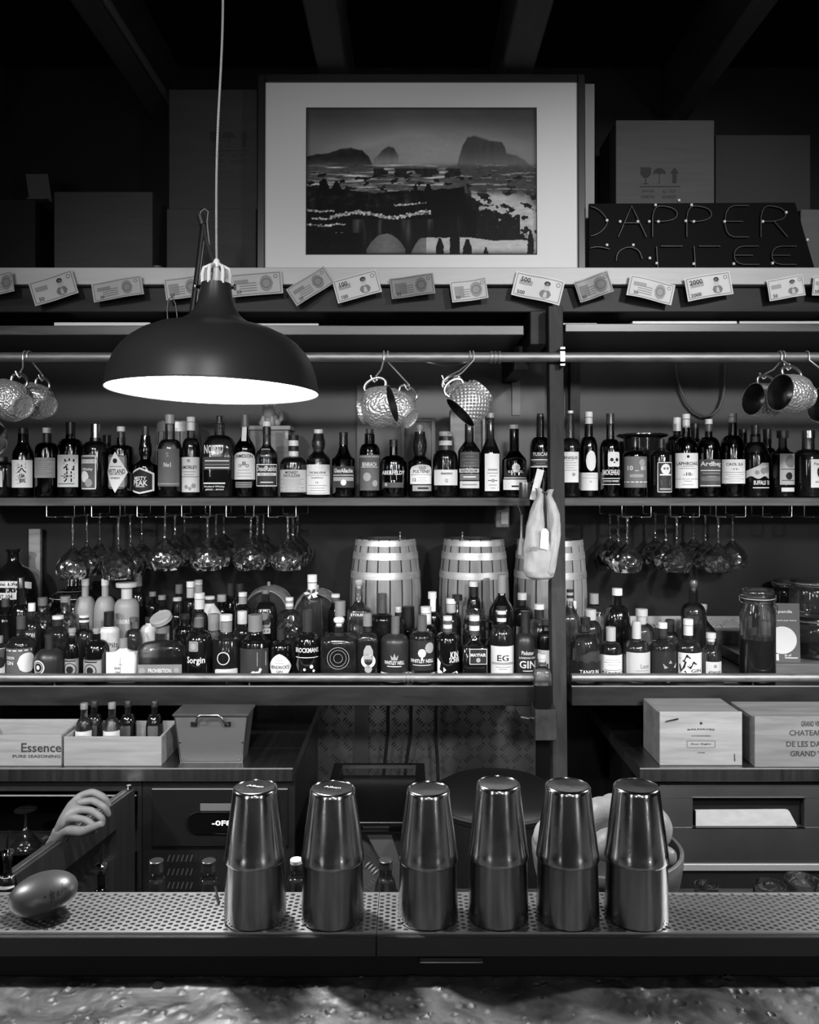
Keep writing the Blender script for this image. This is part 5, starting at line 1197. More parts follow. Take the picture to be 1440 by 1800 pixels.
# small casks lying with their heads to the room
def lying_cask(cx, cy, r, d, label):
    R = S(r, d); L_ = .16; zc = R
    root = empty('small_cask', (PX(cx, d), d, GSZ+.0), label, 'barrel', 'small lying casks')
    hz = PZ(cy, d)-GSZ
    prof = [(R*(.86+.14*math.sin(PI*i/8)), L_*i/8) for i in range(9)]
    Mx = Matrix.Translation((0, -.02, hz)) @ Matrix.Rotation(-PI/2, 4, 'X')
    m = MB(); m.lathe(prof, seg=72, ripple=lambda t, z: (-.0012 if round(t/(2*PI/72)) % 4 == 0 else 0), capb=False); m.lathe([(prof[0][0], 0), (prof[0][0]-.006, 0), (prof[0][0]-.007, .008), (.001, .008)], seg=72, capb=False, capt=False, mi=1)
    m.xform(Mx).build('cask', [M_BARREL, M_WOODDARK, M_BARREL2, M_BARREL3], root)
    for a, b in ((.02, .14), (.86, .98)):
        q = MB(); ra = lambda t: R*(.86+.14*math.sin(PI*t))+.0012
        q.lathe([(ra(a)-.001, L_*a), (ra(a), L_*a), (ra(b), L_*b), (ra(b)-.001, L_*b)], seg=64, capb=False, capt=False); q.xform(Mx).build('hoop', M_HOOP, root)
    q = MB(); q.lathe([(.006, R*.99), (.006, R+.012), (.004, R+.014)], c=(0, .055, hz), seg=12); q.build('bung', M_CRATE, root)
    q = MB(); base = hz-R*.80
    for y in (.005, .10): q.prism([(-R*.8, 0), (R*.8, 0), (R*.62, max(.012, base+R*.18)), (0, max(.010, base-.003)), (-R*.62, max(.012, base+R*.18))], y, y+.02)
    q.build('cradle', M_WOODDARK, root)
lying_cask(468, 1074, 42, 2.98, 'small cask lying with its round head forward, beside the black-necked bottles')
lying_cask(555, 1080, 42, 2.98, 'small cask lying behind the ribbon bow bottle')

# mason mug
d = 2.757; root = empty('mason_mug', (PX(835, d), d, GSZ), 'chunky clear handled mason jar behind the thin-ruled square gin', 'jar')
R = S(19, d); H = PZ(1072, d)-GSZ
MB().lathe([(R*.9, 0), (R, .005), (R, H-.03), (R*.86, H-.018), (R*.88, H), (R*.82, H), (R*.80, H-.018), (R*.93, H-.03), (R*.93, .01)], seg=32, capt=False).build('glass_body', G_CUT, root, angle=60)
MB().tube([(R, 0, H-.035), (R+.022, 0, H-.04), (R+.026, 0, H-.07), (R+.01, 0, H-.10), (R-.001, 0, H-.105)], .005, 8).build('handle', G_CUT, root)
# ------------------------------------------------------------------ clip jars, card, tread plate on the gin shelf
def clip_jar(x, y, z0, R, H, label, liq=None, fill=.5, group='clip-top jars', turn=0):
    root = empty('clip_jar', (x, y, z0), label, 'jar', group, rot=(0, 0, turn))
    MB().lathe([(R*.92, 0), (R*.98, .004), (R, .012), (R, H*.70), (R*.97, H*.76), (R*.86, H*.82), (R*.84, H*.86), (R*.90, H*.865), (R*.90, H*.885)], seg=40, capt=False).build('glass_body', G_JAR, root, angle=60)
    MB().lathe([(R*.90, H*.893), (R*.93, H*.90), (R*.93, H*.96), (R*.86, H*.99), (R*.5, H), (.001, H)], seg=40, capb=False, capt=False).build('lid', G_JAR, root, angle=60)
    MB().lathe([(R*.91, H*.886), (R*.935, H*.887), (R*.935, H*.893), (R*.91, H*.894)], seg=40).build('rubber_seal', tone(.5, .5), root)
    q = MB(); n = 32
    for zz, rr in ((H*.84, R*.88), (H*.925, R*.955)): q.tube([(rr*math.cos(2*PI*k/n), rr*math.sin(2*PI*k/n), zz) for k in range(n)], .0016, 6, 0, True)
    for s_ in (-1, 1):
        q.tube([(s_*R*.88, 0, H*.84), (s_*R*1.06, 0, H*.86), (s_*R*1.08, 0, H*.92), (s_*R*.95, 0, H*.925)], .0017, 6)
    q.tube([(R*.9, -.008, H*.84), (R*1.1, -.008, H*.80), (R*1.12, -.004, H*.72), (R*1.12, .004, H*.72), (R*1.1, .008, H*.80), (R*.9, .008, H*.84)], .0017, 6)
    q.build('wire_clip', M_WIRE, root)
    if liq: MB().lathe([(R*.88, .006), (R*.955, .014), (R*.955, H*fill)], seg=40).build('liquid', liq, root, angle=60)
    return root
d = 2.665; clip_jar(PX(1332, d), d, GSZ, S(30, d), PZ(1033, d)-GSZ, 'large clip jar half full of dark liquid, standing by the grey card', LIQ_DARK, .46)
# raised board carrying the stacked jars
tag(MB().box(PX(1330, 2.75), 1.7, 2.74, 3.12, GSZ+.0005, PZ(1166, 2.75), 0, .002).build('riser_board', noisy('riser_wood', .10, .18, (4, 30, 30), 6, (.4, .5))), 'low wooden riser board carrying the card and the stacked jars', 'board')
rz = PZ(1166, 2.75)+.0005
d = 2.86; jR = S(38, d); jH = PZ(1082, d)-rz
clip_jar(PX(1430, d), d, rz, jR, jH, 'lower clip jar of the stack beside the card, dark contents', LIQ_DARK, .40, 'clip-top jars')
clip_jar(PX(1428, d), d, rz+jH+.0005, jR, PZ(1018, d)-rz-jH, 'upper clip jar of the stack beside the card', None, 0, 'clip-top jars', .4)
d = 3.05
clip_jar(PX(1385, d), d, rz, S(26, d), PZ(1090, d)-rz, 'clip jar hidden behind the printed card, lower of its pair', LIQ_DARK, .6, 'clip-top jars')
clip_jar(PX(1385, d), d, PZ(1090, d)+.0005, S(26, d), PZ(1018, d)-PZ(1090, d), 'small dark clip jar above the printed card', LIQ_DARK, .62, 'clip-top jars')
# printed card
d = 2.755; x0, x1 = PX(1345, d), PX(1407, d); z1 = PZ(1061, d)
root = empty('delivery_card', ((x0+x1)/2, d, rz), 'grey printed counter card with a large white round logo patch', 'card', rot=(-.05, 0, -.06))
hw = (x1-x0)/2; H = z1-rz
MB().box(-hw, hw, 0, .006, 0, H, 0, .001).build('card_body', tone(.105, .5), root)
mp = lambda u, v: (u, -.0008, v)
q = MB(); ink_text(q, 'foodpanda', -hw+.045+.006, H*.855, .013, .085, mp); ink_text(q, 'find and pay here', .005, H*.71, .006, .085, mp)
P = [(.000+.048*math.cos(2*PI*k/30)*1.0, H*.38+.046*math.sin(2*PI*k/30)) for k in range(30)]
ink_poly(q, [p for p in P], mp); ink_text(q, '$6 off', .018, H*.125, .009, .022, mp)
ink_bar(q, .008, .05, H*.085, .0035, mp)
ink_poly(q, [(-.030, H*.04), (-.012, H*.04), (-.012, H*.15), (-.030, H*.15)], mp)
q.build('print', tone(.72, .5), root)
# small binder clip thing on a white card
root = empty('bar_clip', (PX(1283, 2.66), 2.66, GSZ), 'little black double clip lying on a white slip beside the big jar', 'clip')
MB().box(-.024, .018, -.02, .02, 0, .003).build('paper_slip', M_PAPER, root)
m = MB()
for s_ in (-.014, .010): blob(m, (s_, 0, .018), (.010, .008, .013), 12)
m.box(-.018, .016, -.006, .006, .0035, .014, 0, .002); m.build('clip_body', M_BLACK, root)

def tread_plate(name, x0, x1, y, z0, z1, label, mat, pitch=.034, thick=.003):
    m = MB(); m.box(x0, x1, y, y+thick, z0, z1)
    nx, nz = int((x1-x0)/pitch), int((z1-z0)/pitch)
    for i in range(nx):
        for j in range(nz):
            cx, cz = x0+(i+.5)*pitch, z0+(j+.5)*pitch; s_ = 1 if (i+j) % 2 else -1
            for k in (-1.5, -.5, .5, 1.5):
                ox, oz = -s_*k*pitch*.16, k*pitch*.16
                L_ = pitch*.30; a, b = L_*.7, s_*L_*.7
                dx, dz = (a, b); nx_, nz_ = -s_*pitch*.055, pitch*.055
                c = (cx+ox, cz+oz)
                m.add([(c[0]-dx, y, c[1]-dz), (c[0]+nx_, y, c[1]+nz_), (c[0]+dx, y, c[1]+dz), (c[0]-nx_, y, c[1]-nz_), (c[0], y-.0045, c[1])], [(1, 0, 4), (2, 1, 4), (3, 2, 4), (0, 3, 4)], 0, False)
    return tag(m.build(name, mat), label, 'metal plate')
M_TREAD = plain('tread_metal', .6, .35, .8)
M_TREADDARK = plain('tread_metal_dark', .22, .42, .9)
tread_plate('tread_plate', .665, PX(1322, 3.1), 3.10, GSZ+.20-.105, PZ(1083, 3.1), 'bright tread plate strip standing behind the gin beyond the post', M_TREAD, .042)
tag(MB().box(.665, PX(1330, 3.09), 3.085, 3.097, GSZ+.0005, PZ(1111, 3.0), 0, .001).build('back_board', noisy('grey_board', .10, .20, (4, 8, 8), 5, (.35, .5))), 'grey metal board below the bright tread plate strip', 'board')

# ------------------------------------------------------------------ hanging wine glasses and their racks
RACKZ = WSZ-.027
def rack(px0, px1, label):
    x0, x1 = PX(px0, 2.78), PX(px1, 2.78); h = S(20, 2.78); m = MB(); g_ = (x1-x0)*.32
    for x, s_ in ((x0, 1), (x1, -1)):
        for y in (2.775, 3.10):
            m.tube([(x, y, RACKZ), (x, y, RACKZ-h+.003), (x+s_*.003, y, RACKZ-h), (x+s_*g_, y, RACKZ-h)], .0021, 8)
        m.tube([(x+s_*g_, 2.775, RACKZ-h), (x+s_*g_, 3.10, RACKZ-h)], .0021, 8)
    tag(m.build('glass_rack', M_WIRE), label, 'glass rack', 'wire glass racks')
    return RACKZ-h+.0022
RK = [(83, 132), (162, 212), (242, 291), (320, 370), (398, 447), (472, 521)]
RK2 = [(1093, 1144), (1178, 1229), (1258, 1310), (1340, 1391), (1413, 1464)]
order = ('first', 'second', 'third', 'fourth', 'fifth', 'sixth')
for i, (a, b) in enumerate(RK): zr_ = rack(a, b, '%s wire glass rack under the shelf, counted from the demijohn side' % order[i])
for i, (a, b) in enumerate(RK2): rack(a, b, '%s wire glass rack under the shelf beyond the post, counted from the post' % order[i])
def stem_glass(kind, label):
    root = empty('wine_glass', (0, 0, 0), label, 'glass', 'wine glasses hanging upside down')
    if kind == 'big':   Lst, R, Hb, Ro = .115, .056, .103, .048
    elif kind == 'tulip': Lst, R, Hb, Ro = .082, .0605, .105, .046
    else: Lst, R, Hb, Ro = .100, .053, .095, .042
    MB().lathe([(.034, 0), (.034, -.0015), (.020, -.004), (.006, -.007)], seg=32, capt=False).build('foot', G_CLEAR, root, angle=60)
    MB().lathe([(.006, -.007), (.0042, -.015), (.0038, -Lst*.6), (.0045, -Lst*.9), (.010, -Lst)], seg=12, capb=False, capt=False).build('stem', G_CUT, root, angle=60)
    P = [(.010, -Lst)]
    for i in range(1, 11):
        t = i/10
        rr = R*math.sin(min(1, t/.6)*PI/2)**.75 if t < .6 else R+(Ro-R)*((t-.6)/.4)**1.6
        P.append((max(rr, .011), -Lst-Hb*(1-(1-t)**1.15)))
    MB().lathe(P, seg=36, capb=False, capt=False).build('bowl', G_CUT, root, angle=80)
    return root
protos = {}
def hang_glass(kind, px, d, label):
    if kind not in protos: o = protos[kind] = stem_glass(kind, label)
    else: o = copy_tree(protos[kind])
    o['label'] = label; o.location = (PX(px, 2.83), d, zr_+.001); o.rotation_euler = (0, 0, random.uniform(0, 6))
DEP = (2.83, 2.953, 3.077); dn = ('front', 'middle', 'back')
for r_i, px in enumerate((128, 208)):
    for k, d in enumerate(DEP): hang_glass('big', px, d, 'large balloon wine glass hanging in the %s rack, %s one of its rack' % (order[r_i], dn[k]))
for r_i, px in enumerate((290, 365, 441, 506)):
    for k, d in enumerate(DEP): hang_glass('tulip', px, d, 'cut bowl wine glass in the %s rack counted from the demijohns, %s one' % (order[r_i+2], dn[k]))
for r_i, px in enumerate((1103, 1190, 1263)):
    for k, d in enumerate(DEP): hang_glass('small', px, d, 'small wine glass hanging in the %s rack beyond the post, %s one of its rack' % (order[r_i], dn[k]))
hang_glass('small', 1318, 2.98, 'lone wine glass hanging apart from its neighbours beyond the post')

# ------------------------------------------------------------------ copper mugs on hooks
def mug(px, py, d, odir, hdir, label, R=.050, H=.088, foot=.6, mat=None):
    o = Vector(odir).normalized(); h = Vector(hdir); h = (h-o*h.dot(o)).normalized(); y = o.cross(h)
    M = Matrix((h, y, o)).transposed().to_4x4(); M.translation = Vector((PX(px, d), d, PZ(py, d)))
    root = empty('copper_mug', (0, 0, 0), label, 'mug', 'hanging copper mugs'); root.matrix_world = M
    z = -H/2
    P = [(.001, z+.003), (R*foot*.82, z+.003), (R*foot*.84, z), (R*foot, z), (R*foot, z+.006), (R*foot*.95, z+.012), (R*.93, z+H*.30), (R, z+H*.45), (R*.99, z+H*.65), (R*.93, z+H*.88), (R*.92, z+H), (R*.885, z+H)]
    Q = [(R*.885, z+H), (R*.90, z+H*.88), (R*.955, z+H*.65), (R*.96, z+H*.45), (R*.88, z+H*.3), (R*.5, z+.014), (.001, z+.013)]
    m = MB(); m.lathe(P, seg=48, capb=False, capt=False); m.lathe(Q, seg=48, capb=False, capt=False, mi=1)
    m.build('mug_body', [mat or M_COPPER, M_COPPERIN], root, angle=50)
    pts = [(R*.90, 0, z+H*.90), (R*1.18, 0, z+H*.95), (R*1.40, 0, z+H*.80), (R*1.42, 0, z+H*.55), (R*1.30, 0, z+H*.35), (R*1.10, 0, z+H*.25), (R*.92, 0, z+H*.28)]
    # smooth the handle
    for _ in range(2):
        n = [pts[0]]
        for a, b in zip(pts, pts[1:]): n += [tuple(a[i]*.75+b[i]*.25 for i in range(3)), tuple(a[i]*.25+b[i]*.75 for i in range(3))]
        n.append(pts[-1]); pts = n
    MB().tube(pts, .0048, 10).build('handle', plain('copper_plain', .55, .34, 1), root)
    return M @ Vector((R*1.36, 0, z+H*.66))
M_LATT = plain('lattice_copper', .85, .36, .72)
nt = M_LATT.node_tree; tc = nt.nodes.new('ShaderNodeTexCoord'); mp_ = nt.nodes.new('ShaderNodeMapping'); wv = []
nt.links.new(tc.outputs['Object'], mp_.inputs[0])
for r_ in (PI/4, -PI/4):
    m1 = nt.nodes.new('ShaderNodeMapping'); m1.inputs['Rotation'].default_value = (0, r_, 0); nt.links.new(tc.outputs['Object'], m1.inputs[0])
    w1 = nt.nodes.new('ShaderNodeTexWave'); w1.bands_direction = 'X'; w1.inputs['Scale'].default_value = 30; nt.links.new(m1.outputs[0], w1.inputs['Vector']); wv.append(w1)
    m2 = nt.nodes.new('ShaderNodeMapping'); m2.inputs['Rotation'].default_value = (r_, 0, 0); nt.links.new(tc.outputs['Object'], m2.inputs[0])
mx_ = nt.nodes.new('ShaderNodeMath'); mx_.operation = 'MULTIPLY'; nt.links.new(wv[0].outputs['Fac'], mx_.inputs[0]); nt.links.new(wv[1].outputs['Fac'], mx_.inputs[1])
bp_ = nt.nodes.new('ShaderNodeBump'); bp_.inputs['Strength'].default_value = 1; bp_.inputs['Distance'].default_value = .004; bp_.invert = True
nt.links.new(mx_.outputs[0], bp_.inputs['Height']); nt.links.new(bp_.outputs[0], nt.nodes['Principled BSDF'].inputs['Normal'])
def hook_to(px, P, label):
    x = PX(px, PIPEY); m = MB(); r = .0185; P = Vector(P); sg_ = -1 if P.y < PIPEY else 1
    pts = [(x, PIPEY-sg_*r*.95, PIPEZ-.004)]+[(x, PIPEY-sg_*r*math.cos(PI*i/10), PIPEZ+r*math.sin(PI*i/10)) for i in range(11)]
    q = Vector((x, PIPEY+sg_*r, PIPEZ-.012))
    pts += [tuple(q), tuple(q.lerp(P, .5)+Vector((.004, 0, 0))), (P.x, P.y, P.z+.008), (P.x+.003, P.y, P.z-.003), (P.x-.004, P.y+.002, P.z-.008), (P.x-.011, P.y+.003, P.z), (P.x-.016, P.y+.003, P.z+.012)]
    m.tube(pts, .0025, 8); tag(m.build('hanging_hook', plain('hook_steel', .85, .35, .8)), label, 'hook', 'mug hooks on the pipe')
mugs = [
 (662, 717, 2.43, (.93, -.20, .22), (.25, 0, .95), 'hammered copper mug catching bright light, hanging nearest the lamp', dict(R=.062, H=.100), 675, 'bent steel hook carrying the brightest hammered mug'),
 (702, 722, 2.59, (-.72, .42, .50), (.1, .2, 1), 'copper mug with its round foot turned out, hanging behind the brightest hammered one', dict(R=.058, H=.105), 682, 'steel hook behind the pipe carrying the foot-out mug'),
 (829, 706, 2.43, (-.62, -.12, -.62), (-.3, 0, 1), 'copper mug with a diamond lattice surface tipped mouth down', dict(R=.062, H=.096, foot=.7, mat=M_LATT), 832, 'steel hook carrying the lattice patterned mug'),
 (818, 698, 2.59, (-.70, .1, -.50), (-.2, .1, 1), 'plain copper mug almost hidden behind the lattice one', dict(R=.060, H=.09), 826, 'steel hook behind the pipe, carrying the nearly hidden mug'),
 (22, 706, 2.43, (-.80, .42, .32), (.5, 0, .9), 'copper mug showing its round base, outer one of the cluster by the picture edge', dict(R=.060, H=.108), 45, 'bent steel hook carrying the outer mug of the edge cluster'),
 (68, 707, 2.59, (-.80, .42, .34), (.2, 0, 1), 'copper mug showing its round base, inner one of the cluster above the white-ringed whisky', dict(R=.055, H=.100), 52, 'steel hook behind the pipe, carrying the inner mug of the edge cluster'),
 (-26, 770, 2.33, (-.75, .3, .55), (-.2, 0, 1), 'smooth shining copper mug cut by the picture edge', dict(R=.060, H=.10, mat=plain('copper_smooth', .6, .15, 1)), -20, 'long steel hook at the cut picture edge'),
 (1396, 694, 2.43, (-.93, -.30, .10), (-.3, 0, 1), 'brightly lit hammered copper mug with its dark mouth turned aside, nearer of the pair', dict(R=.060, H=.104), 1370, 'bent steel hook carrying the brightly lit mug'),
 (1347, 705, 2.59, (-.93, -.30, .10), (.2, 0, 1), 'dimmer copper mug behind the brightly lit one', dict(R=.056, H=.100), 1376, 'steel hook behind the pipe, carrying the dimmer mug'),
 (1466, 716, 2.45, (-.93, -.30, .15), (.0, 0, 1), 'copper mug at the picture edge beyond the brightly lit pair', dict(R=.058, H=.100), 1418, 'steel hook at the bright end of the pipe')]
for (px, py, d, o_, h_, lab, kw, hpx, hlab) in mugs:
    hook_to(hpx, mug(px, py, d, o_, h_, lab, **kw), hlab)

# wiring
m = MB(); d = 3.12
pts = [(PX(px, d), d, PZ(py, d)) for px, py in ((1188, 640), (1190, 660), (1197, 685), (1208, 708), (1222, 724), (1238, 732), (1252, 730), (1264, 718), (1271, 700), (1274, 680), (1275, 655), (1275, 640))]
tag(m.tube(pts, .0052, 8).build('cable_loop', plain('cable_grey', .10, .4)), 'thick cable hanging in a U on the wall beyond the post', 'cable')
m = MB(); d = 2.60
m.tube([(PX(px, d), d, PZ(py, d)) for px, py in ((740, 634), (765, 640), (785, 643), (805, 641), (825, 635))], .0022, 6)
tag(m.build('thin_wire', plain('cable_pale', .3, .5)), 'thin wire sagging under the pipe between two hooks', 'cable')
# wall panel behind the mugs
tag(MB().box(PX(628, 3.13), PX(958, 3.13), 3.128, 3.149, WSZ, 1.975).build('wall_panel', noisy('panel_grey', .095, .12, (1.5, 1.5, 1.5), 4, (.45, .5), spec=.3)), 'painted grey panel on the wall behind the two central mug hooks', 'panel')

# black clip lamp standing behind the pendant
root = empty('clip_lamp', (PX(345, 2.52), 2.52, 2.0986), 'folded black arm lamp clipped behind the pendant lamp, wires looped round it', 'lamp')
def L3(px, py, d=2.52): return (PX(px, d)-PX(345, 2.52), d-2.52, PZ(py, d)-2.0986)
m = MB(); m.tube([L3(334, 585), L3(338, 545), L3(348, 470), L3(357, 395)], .0085, 8); m.tube([L3(344, 560), L3(352, 480), L3(362, 400)], .003, 6)
m.build('lower_arm', M_BLACK, root)
m = MB(); m.tube([L3(357, 395), L3(364, 430), L3(378, 470)], .008, 8); m.tube([L3(352, 378), L3(357, 395)], .012, 10); m.build('upper_arm', plain('arm_dark', .03, .4), root)
m = MB(); m.tube([L3(351, 382), L3(353, 372), L3(360, 367), L3(366, 372), L3(364, 390), L3(369, 440)], .0022, 6); m.build('lamp_wire', plain('wire_dull', .25, .4), root)
m = MB(); m.tube([L3(296, 572), L3(294, 545), L3(296, 527), L3(303, 522), L3(309, 535), L3(312, 560), L3(308, 574)], .0022, 6); m.box(*[v for v in (-.085, -.02)], -.012, .03, -.008, .006); m.build('clip', M_BLACK, root)

# ------------------------------------------------------------------ things on the post
d = 2.47
root = empty('cloth_bag', (PX(955, d), d, PZ(1018, d)), 'pale cotton drawstring bag with a swing tag hanging on the post', 'bag')
def bag_lobe(cxs, seg=36, sd=0):
    m = MB(); vs = []; R_ = []
    for a, b in zip(cxs, cxs[1:]):
        for k in range(4): R_.append(tuple(a[i]+(b[i]-a[i])*k/4 for i in range(4)))
    R_.append(cxs[-1])
    for (zz, x0, x1, dep) in R_:
        c, r = (x0+x1)/2, (x1-x0)/2
        for k in range(seg):
            t = 2*PI*k/seg; x, y = math.cos(t), math.sin(t)
            wv = 1+.30*noise.noise(Vector((x*1.6+sd, y*1.6, zz*26)))+.14*noise.noise(Vector((x*4, y*4+sd, zz*12)))+.10*noise.noise(Vector((x*7, y*7, zz*60)))
            vs.append((c+r*x*(1+.3*(wv-1)), dep*y*wv, zz))
    n = len(R_); fs = [(i*seg+k, i*seg+(k+1) % seg, (i+1)*seg+(k+1) % seg, (i+1)*seg+k) for i in range(n-1) for k in range(seg)]
    fs += [tuple(reversed(range(seg))), tuple((n-1)*seg+k for k in range(seg))]
    return m.add(vs, fs, 0)
zz = lambda py: PZ(py, d)-PZ(1018, d)
xx = lambda px: PX(px, d)-PX(955, d)
m = bag_lobe([(zz(1019), xx(936), xx(966), .006), (zz(1014), xx(926), xx(974), .018), (zz(1002), xx(921), xx(977), .026), (zz(975), xx(921), xx(980), .028), (zz(950), xx(922), xx(970), .026), (zz(925), xx(925), xx(957), .024), (zz(900), xx(931), xx(956), .022), (zz(885), xx(937), xx(956), .018), (zz(872), xx(944), xx(956), .012), (zz(863), xx(943), xx(955), .014), (zz(858), xx(941), xx(951), .010)])
m2 = bag_lobe([(zz(1016), xx(955), xx(968), .008), (zz(1006), xx(956), xx(975), .024), (zz(980), xx(960), xx(980), .030), (zz(940), xx(962), xx(985), .030), (zz(905), xx(961), xx(984), .026), (zz(885), xx(960), xx(977), .020), (zz(872), xx(959), xx(970), .012), (zz(864), xx(960), xx(972), .014), (zz(860), xx(964), xx(974), .010)], sd=5)
m.merge(m2); bag = m.build('bag_body', M_CANVAS, root, angle=80)
q = MB(); q.tube([(xx(950), -.002, zz(872)), (xx(953), -.010, zz(864)), (xx(960), -.010, zz(866)), (xx(962), -.004, zz(872))], .003, 8); q.tube([(xx(954), .0, zz(866)), (xx(956), .0, zz(848)), (xx(960), .061, zz(836))], .0022, 6); q.tube([(xx(957), -.01, zz(866)), (xx(956), -.026, zz(900)), (xx(954), -.038, zz(932))], .0012, 6)
q.build('drawstring', tone(.05, .7), root)
q = MB(); q.prism([(xx(946), zz(962)), (xx(960), zz(965)), (xx(961), zz(934)), (xx(957), zz(928)), (xx(951), zz(928)), (xx(948), zz(933))], -.0385, -.0375); q.build('swing_tag', M_PAPER, root)
q = MB()
mpb = lambda u, v: (u, -.0335-.0, v); ink_text(q, 'GRAINS', xx(933), zz(963), .014, .030, mpb); q.build('bag_print', M_INKGREY, root)
# hanging card, metal cup, brush
d = 2.50
m = MB(); a = math.radians(-14)
vs = []
for y in (0, .0015):
    for u, v in ((-.011, -.048), (.011, -.048), (.011, .048), (-.011, .048)): vs.append((u*math.cos(a)-v*math.sin(a)*-1*-1, y, v*math.cos(a)+u*math.sin(a)))
m.add(vs, [(0, 1, 2, 3), (7, 6, 5, 4), (0, 4, 5, 1), (1, 5, 6, 2), (2, 6, 7, 3), (3, 7, 4, 0)], 0, False)
m.tube([(.010, 0, .046), (.014, .02, .052), (.017, .030, .054)], .0011, 6, 1)
o = m.build('card_strip', [tone(.6, .6), M_INK]); o.location = (PX(944, d), d, PZ(852, d)); tag(o, 'narrow pale card strip hanging beside the post above the cloth bag', 'card')
m = MB(); m.tube([(0, 0, -.028), (.002, 0, .028)], .0, 4) if False else None
m = MB()
for k in range(9): m.lathe([(.0045, k*.0075), (.0065, k*.0075+.003), (.0045, k*.0075+.0065)], c=(.0006*k, 0, 0), seg=10)
o = m.build('bead_string', M_BLACK); o.location = (PX(955, 2.515), 2.515, PZ(866, 2.5)); tag(o, 'string of dark beads hanging on the post above the cloth bag', 'beads')
root = empty('steel_cup', (PX(922, 2.60), 2.60, PZ(876, 2.6)), 'dull steel jigger cup hanging at the shelf end beside the post', 'cup')
R = S(9.5, 2.6); H = S(28, 2.6)
MB().lathe([(.001, 0), (R*.9, 0), (R, .004), (R, H), (R*.94, H), (R*.93, .006), (.001, .005)], seg=28, capb=False, capt=False).build('cup_body', M_STEELDARK, root)
MB().tube([(R, 0, H-.01), (R+.014, 0, H-.012), (R+.016, 0, .016), (R, 0, .010)], .0025, 8).build('handle', M_STEELDARK, root)
MB().tube([(R+.012, 0, H-.012), (R+.02, .03, H+.01), (R+.02, .10, H+.0), (R+.02, .151, WSZ-.012-PZ(876, 2.6))], .0014, 6).build('hanging_wire', M_STEELDARK, root)
root = empty('pastry_brush', (PX(917, 2.62), 2.62, PZ(975, 2.62)), 'small brush hanging upside down below the shelf by the cloth bag', 'brush')
MB().lathe([(.012, 0), (.011, .02), (.006, .055)], ry=.5, seg=14).build('bristles', tone(.3, .8), root)
MB().lathe([(.006, .054), (.005, .07), (.0045, .12), (.006, PZ(905, 2.62)-PZ(975, 2.62))], seg=12).build('brush_handle', plain('brush_metal', .3, .3, .8), root)
MB().tube([(0, 0, PZ(905, 2.62)-PZ(975, 2.62)-.002), (0, .06, PZ(893, 2.62)-PZ(975, 2.62)), (0, .131, WSZ-.02-PZ(975, 2.62))], .0014, 6).build('hanging_wire', M_STEELDARK, root)
# switch box under the shelf
root = empty('switch_box', (PX(885, 2.9), 2.95, PZ(928, 2.9)), 'grey electric switch box hanging under the whisky shelf by the post', 'switch')
MB().box(-.024, .024, -.03, .03, 0, WSZ-.0275-PZ(928, 2.9), 0, .003).build('box_body', tone(.10, .4), root)
MB().box(-.006, .020, -.034, -.0302, .012, .055, 0, .001).build('switch_plate', tone(.28, .4), root)
# glue bracket block at post foot with the dark bottle
root = empty('bracket_block', (PX(957, 2.50), 2.50, PZ(1296, 2.5)), 'square metal bracket box on the post carrying one small bottle', 'bracket')
hw = S(19, 2.5); zt = PZ(1242, 2.5)-PZ(1296, 2.5)
MB().box(-hw, hw, -.035, .05, 0, zt, 0, .002).build('bracket_box', noisy('bracket_metal', .04, .09, (20, 20, 20), 5, (.35, .5), .6), root)
m = MB(); m.tube([(-hw, 0, zt*.60), (-hw-.012, 0, zt*.60)], .006, 10); m.tube([(-hw-.012, 0, zt*.60), (-hw-.035, .02, zt*.58)], .0035, 8); m.build('bolt', M_STEEL, root)
m = MB(); m.prism([(PX(903, 2.62)-PX(957, 2.5), PZ(1239, 2.62)-PZ(1296, 2.5)), (PX(932, 2.62)-PX(957, 2.5), PZ(1239, 2.62)-PZ(1296, 2.5)), (PX(932, 2.62)-PX(957, 2.5), PZ(1270, 2.62)-PZ(1296, 2.5)), (PX(920, 2.62)-PX(957, 2.5), PZ(1268, 2.62)-PZ(1296, 2.5))], .11, .16)
m.build('gusset', M_WOODDARK, root)
bottle(953, 1149, 31, 1190, 1172, 15, (16, 16, .55, 'cork'), 'clear', 'dark', 1202, lab=(), desc='small square corked bottle half full of dark spirit on the post bracket', d=2.488, z0=PZ(1296, 2.5)+zt+.0005, sq=.6, name='spirit_bottle')
# ------------------------------------------------------------------ lower back bar
CY = 2.40
CZ = 1.6-500/1440*CY   # counter top height
def cabinet(name, x0, x1, label):
    root = empty(name, ((x0+x1)/2, CY, 0), label, 'worktop')
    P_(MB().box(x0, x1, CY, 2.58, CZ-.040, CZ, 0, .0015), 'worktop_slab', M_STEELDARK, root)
    P_(MB().box(x0, x1, CY-.0016, CY-.0001, CZ-.0035, CZ+.0003), 'edge_highlight', plain('edge_highlight_pale', .42, .45, .6), root)
    P_(MB().box(x0, x1, 2.5805, WALLY, CZ-.040, CZ), 'worktop_back', M_STEELDARK, root)
    return root
LX = PX(515, CY); RX = PX(1125, CY)
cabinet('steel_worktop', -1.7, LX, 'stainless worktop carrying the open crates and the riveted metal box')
cabinet('steel_worktop', RX, 1.75, 'stainless worktop carrying the two branded wooden wine crates')
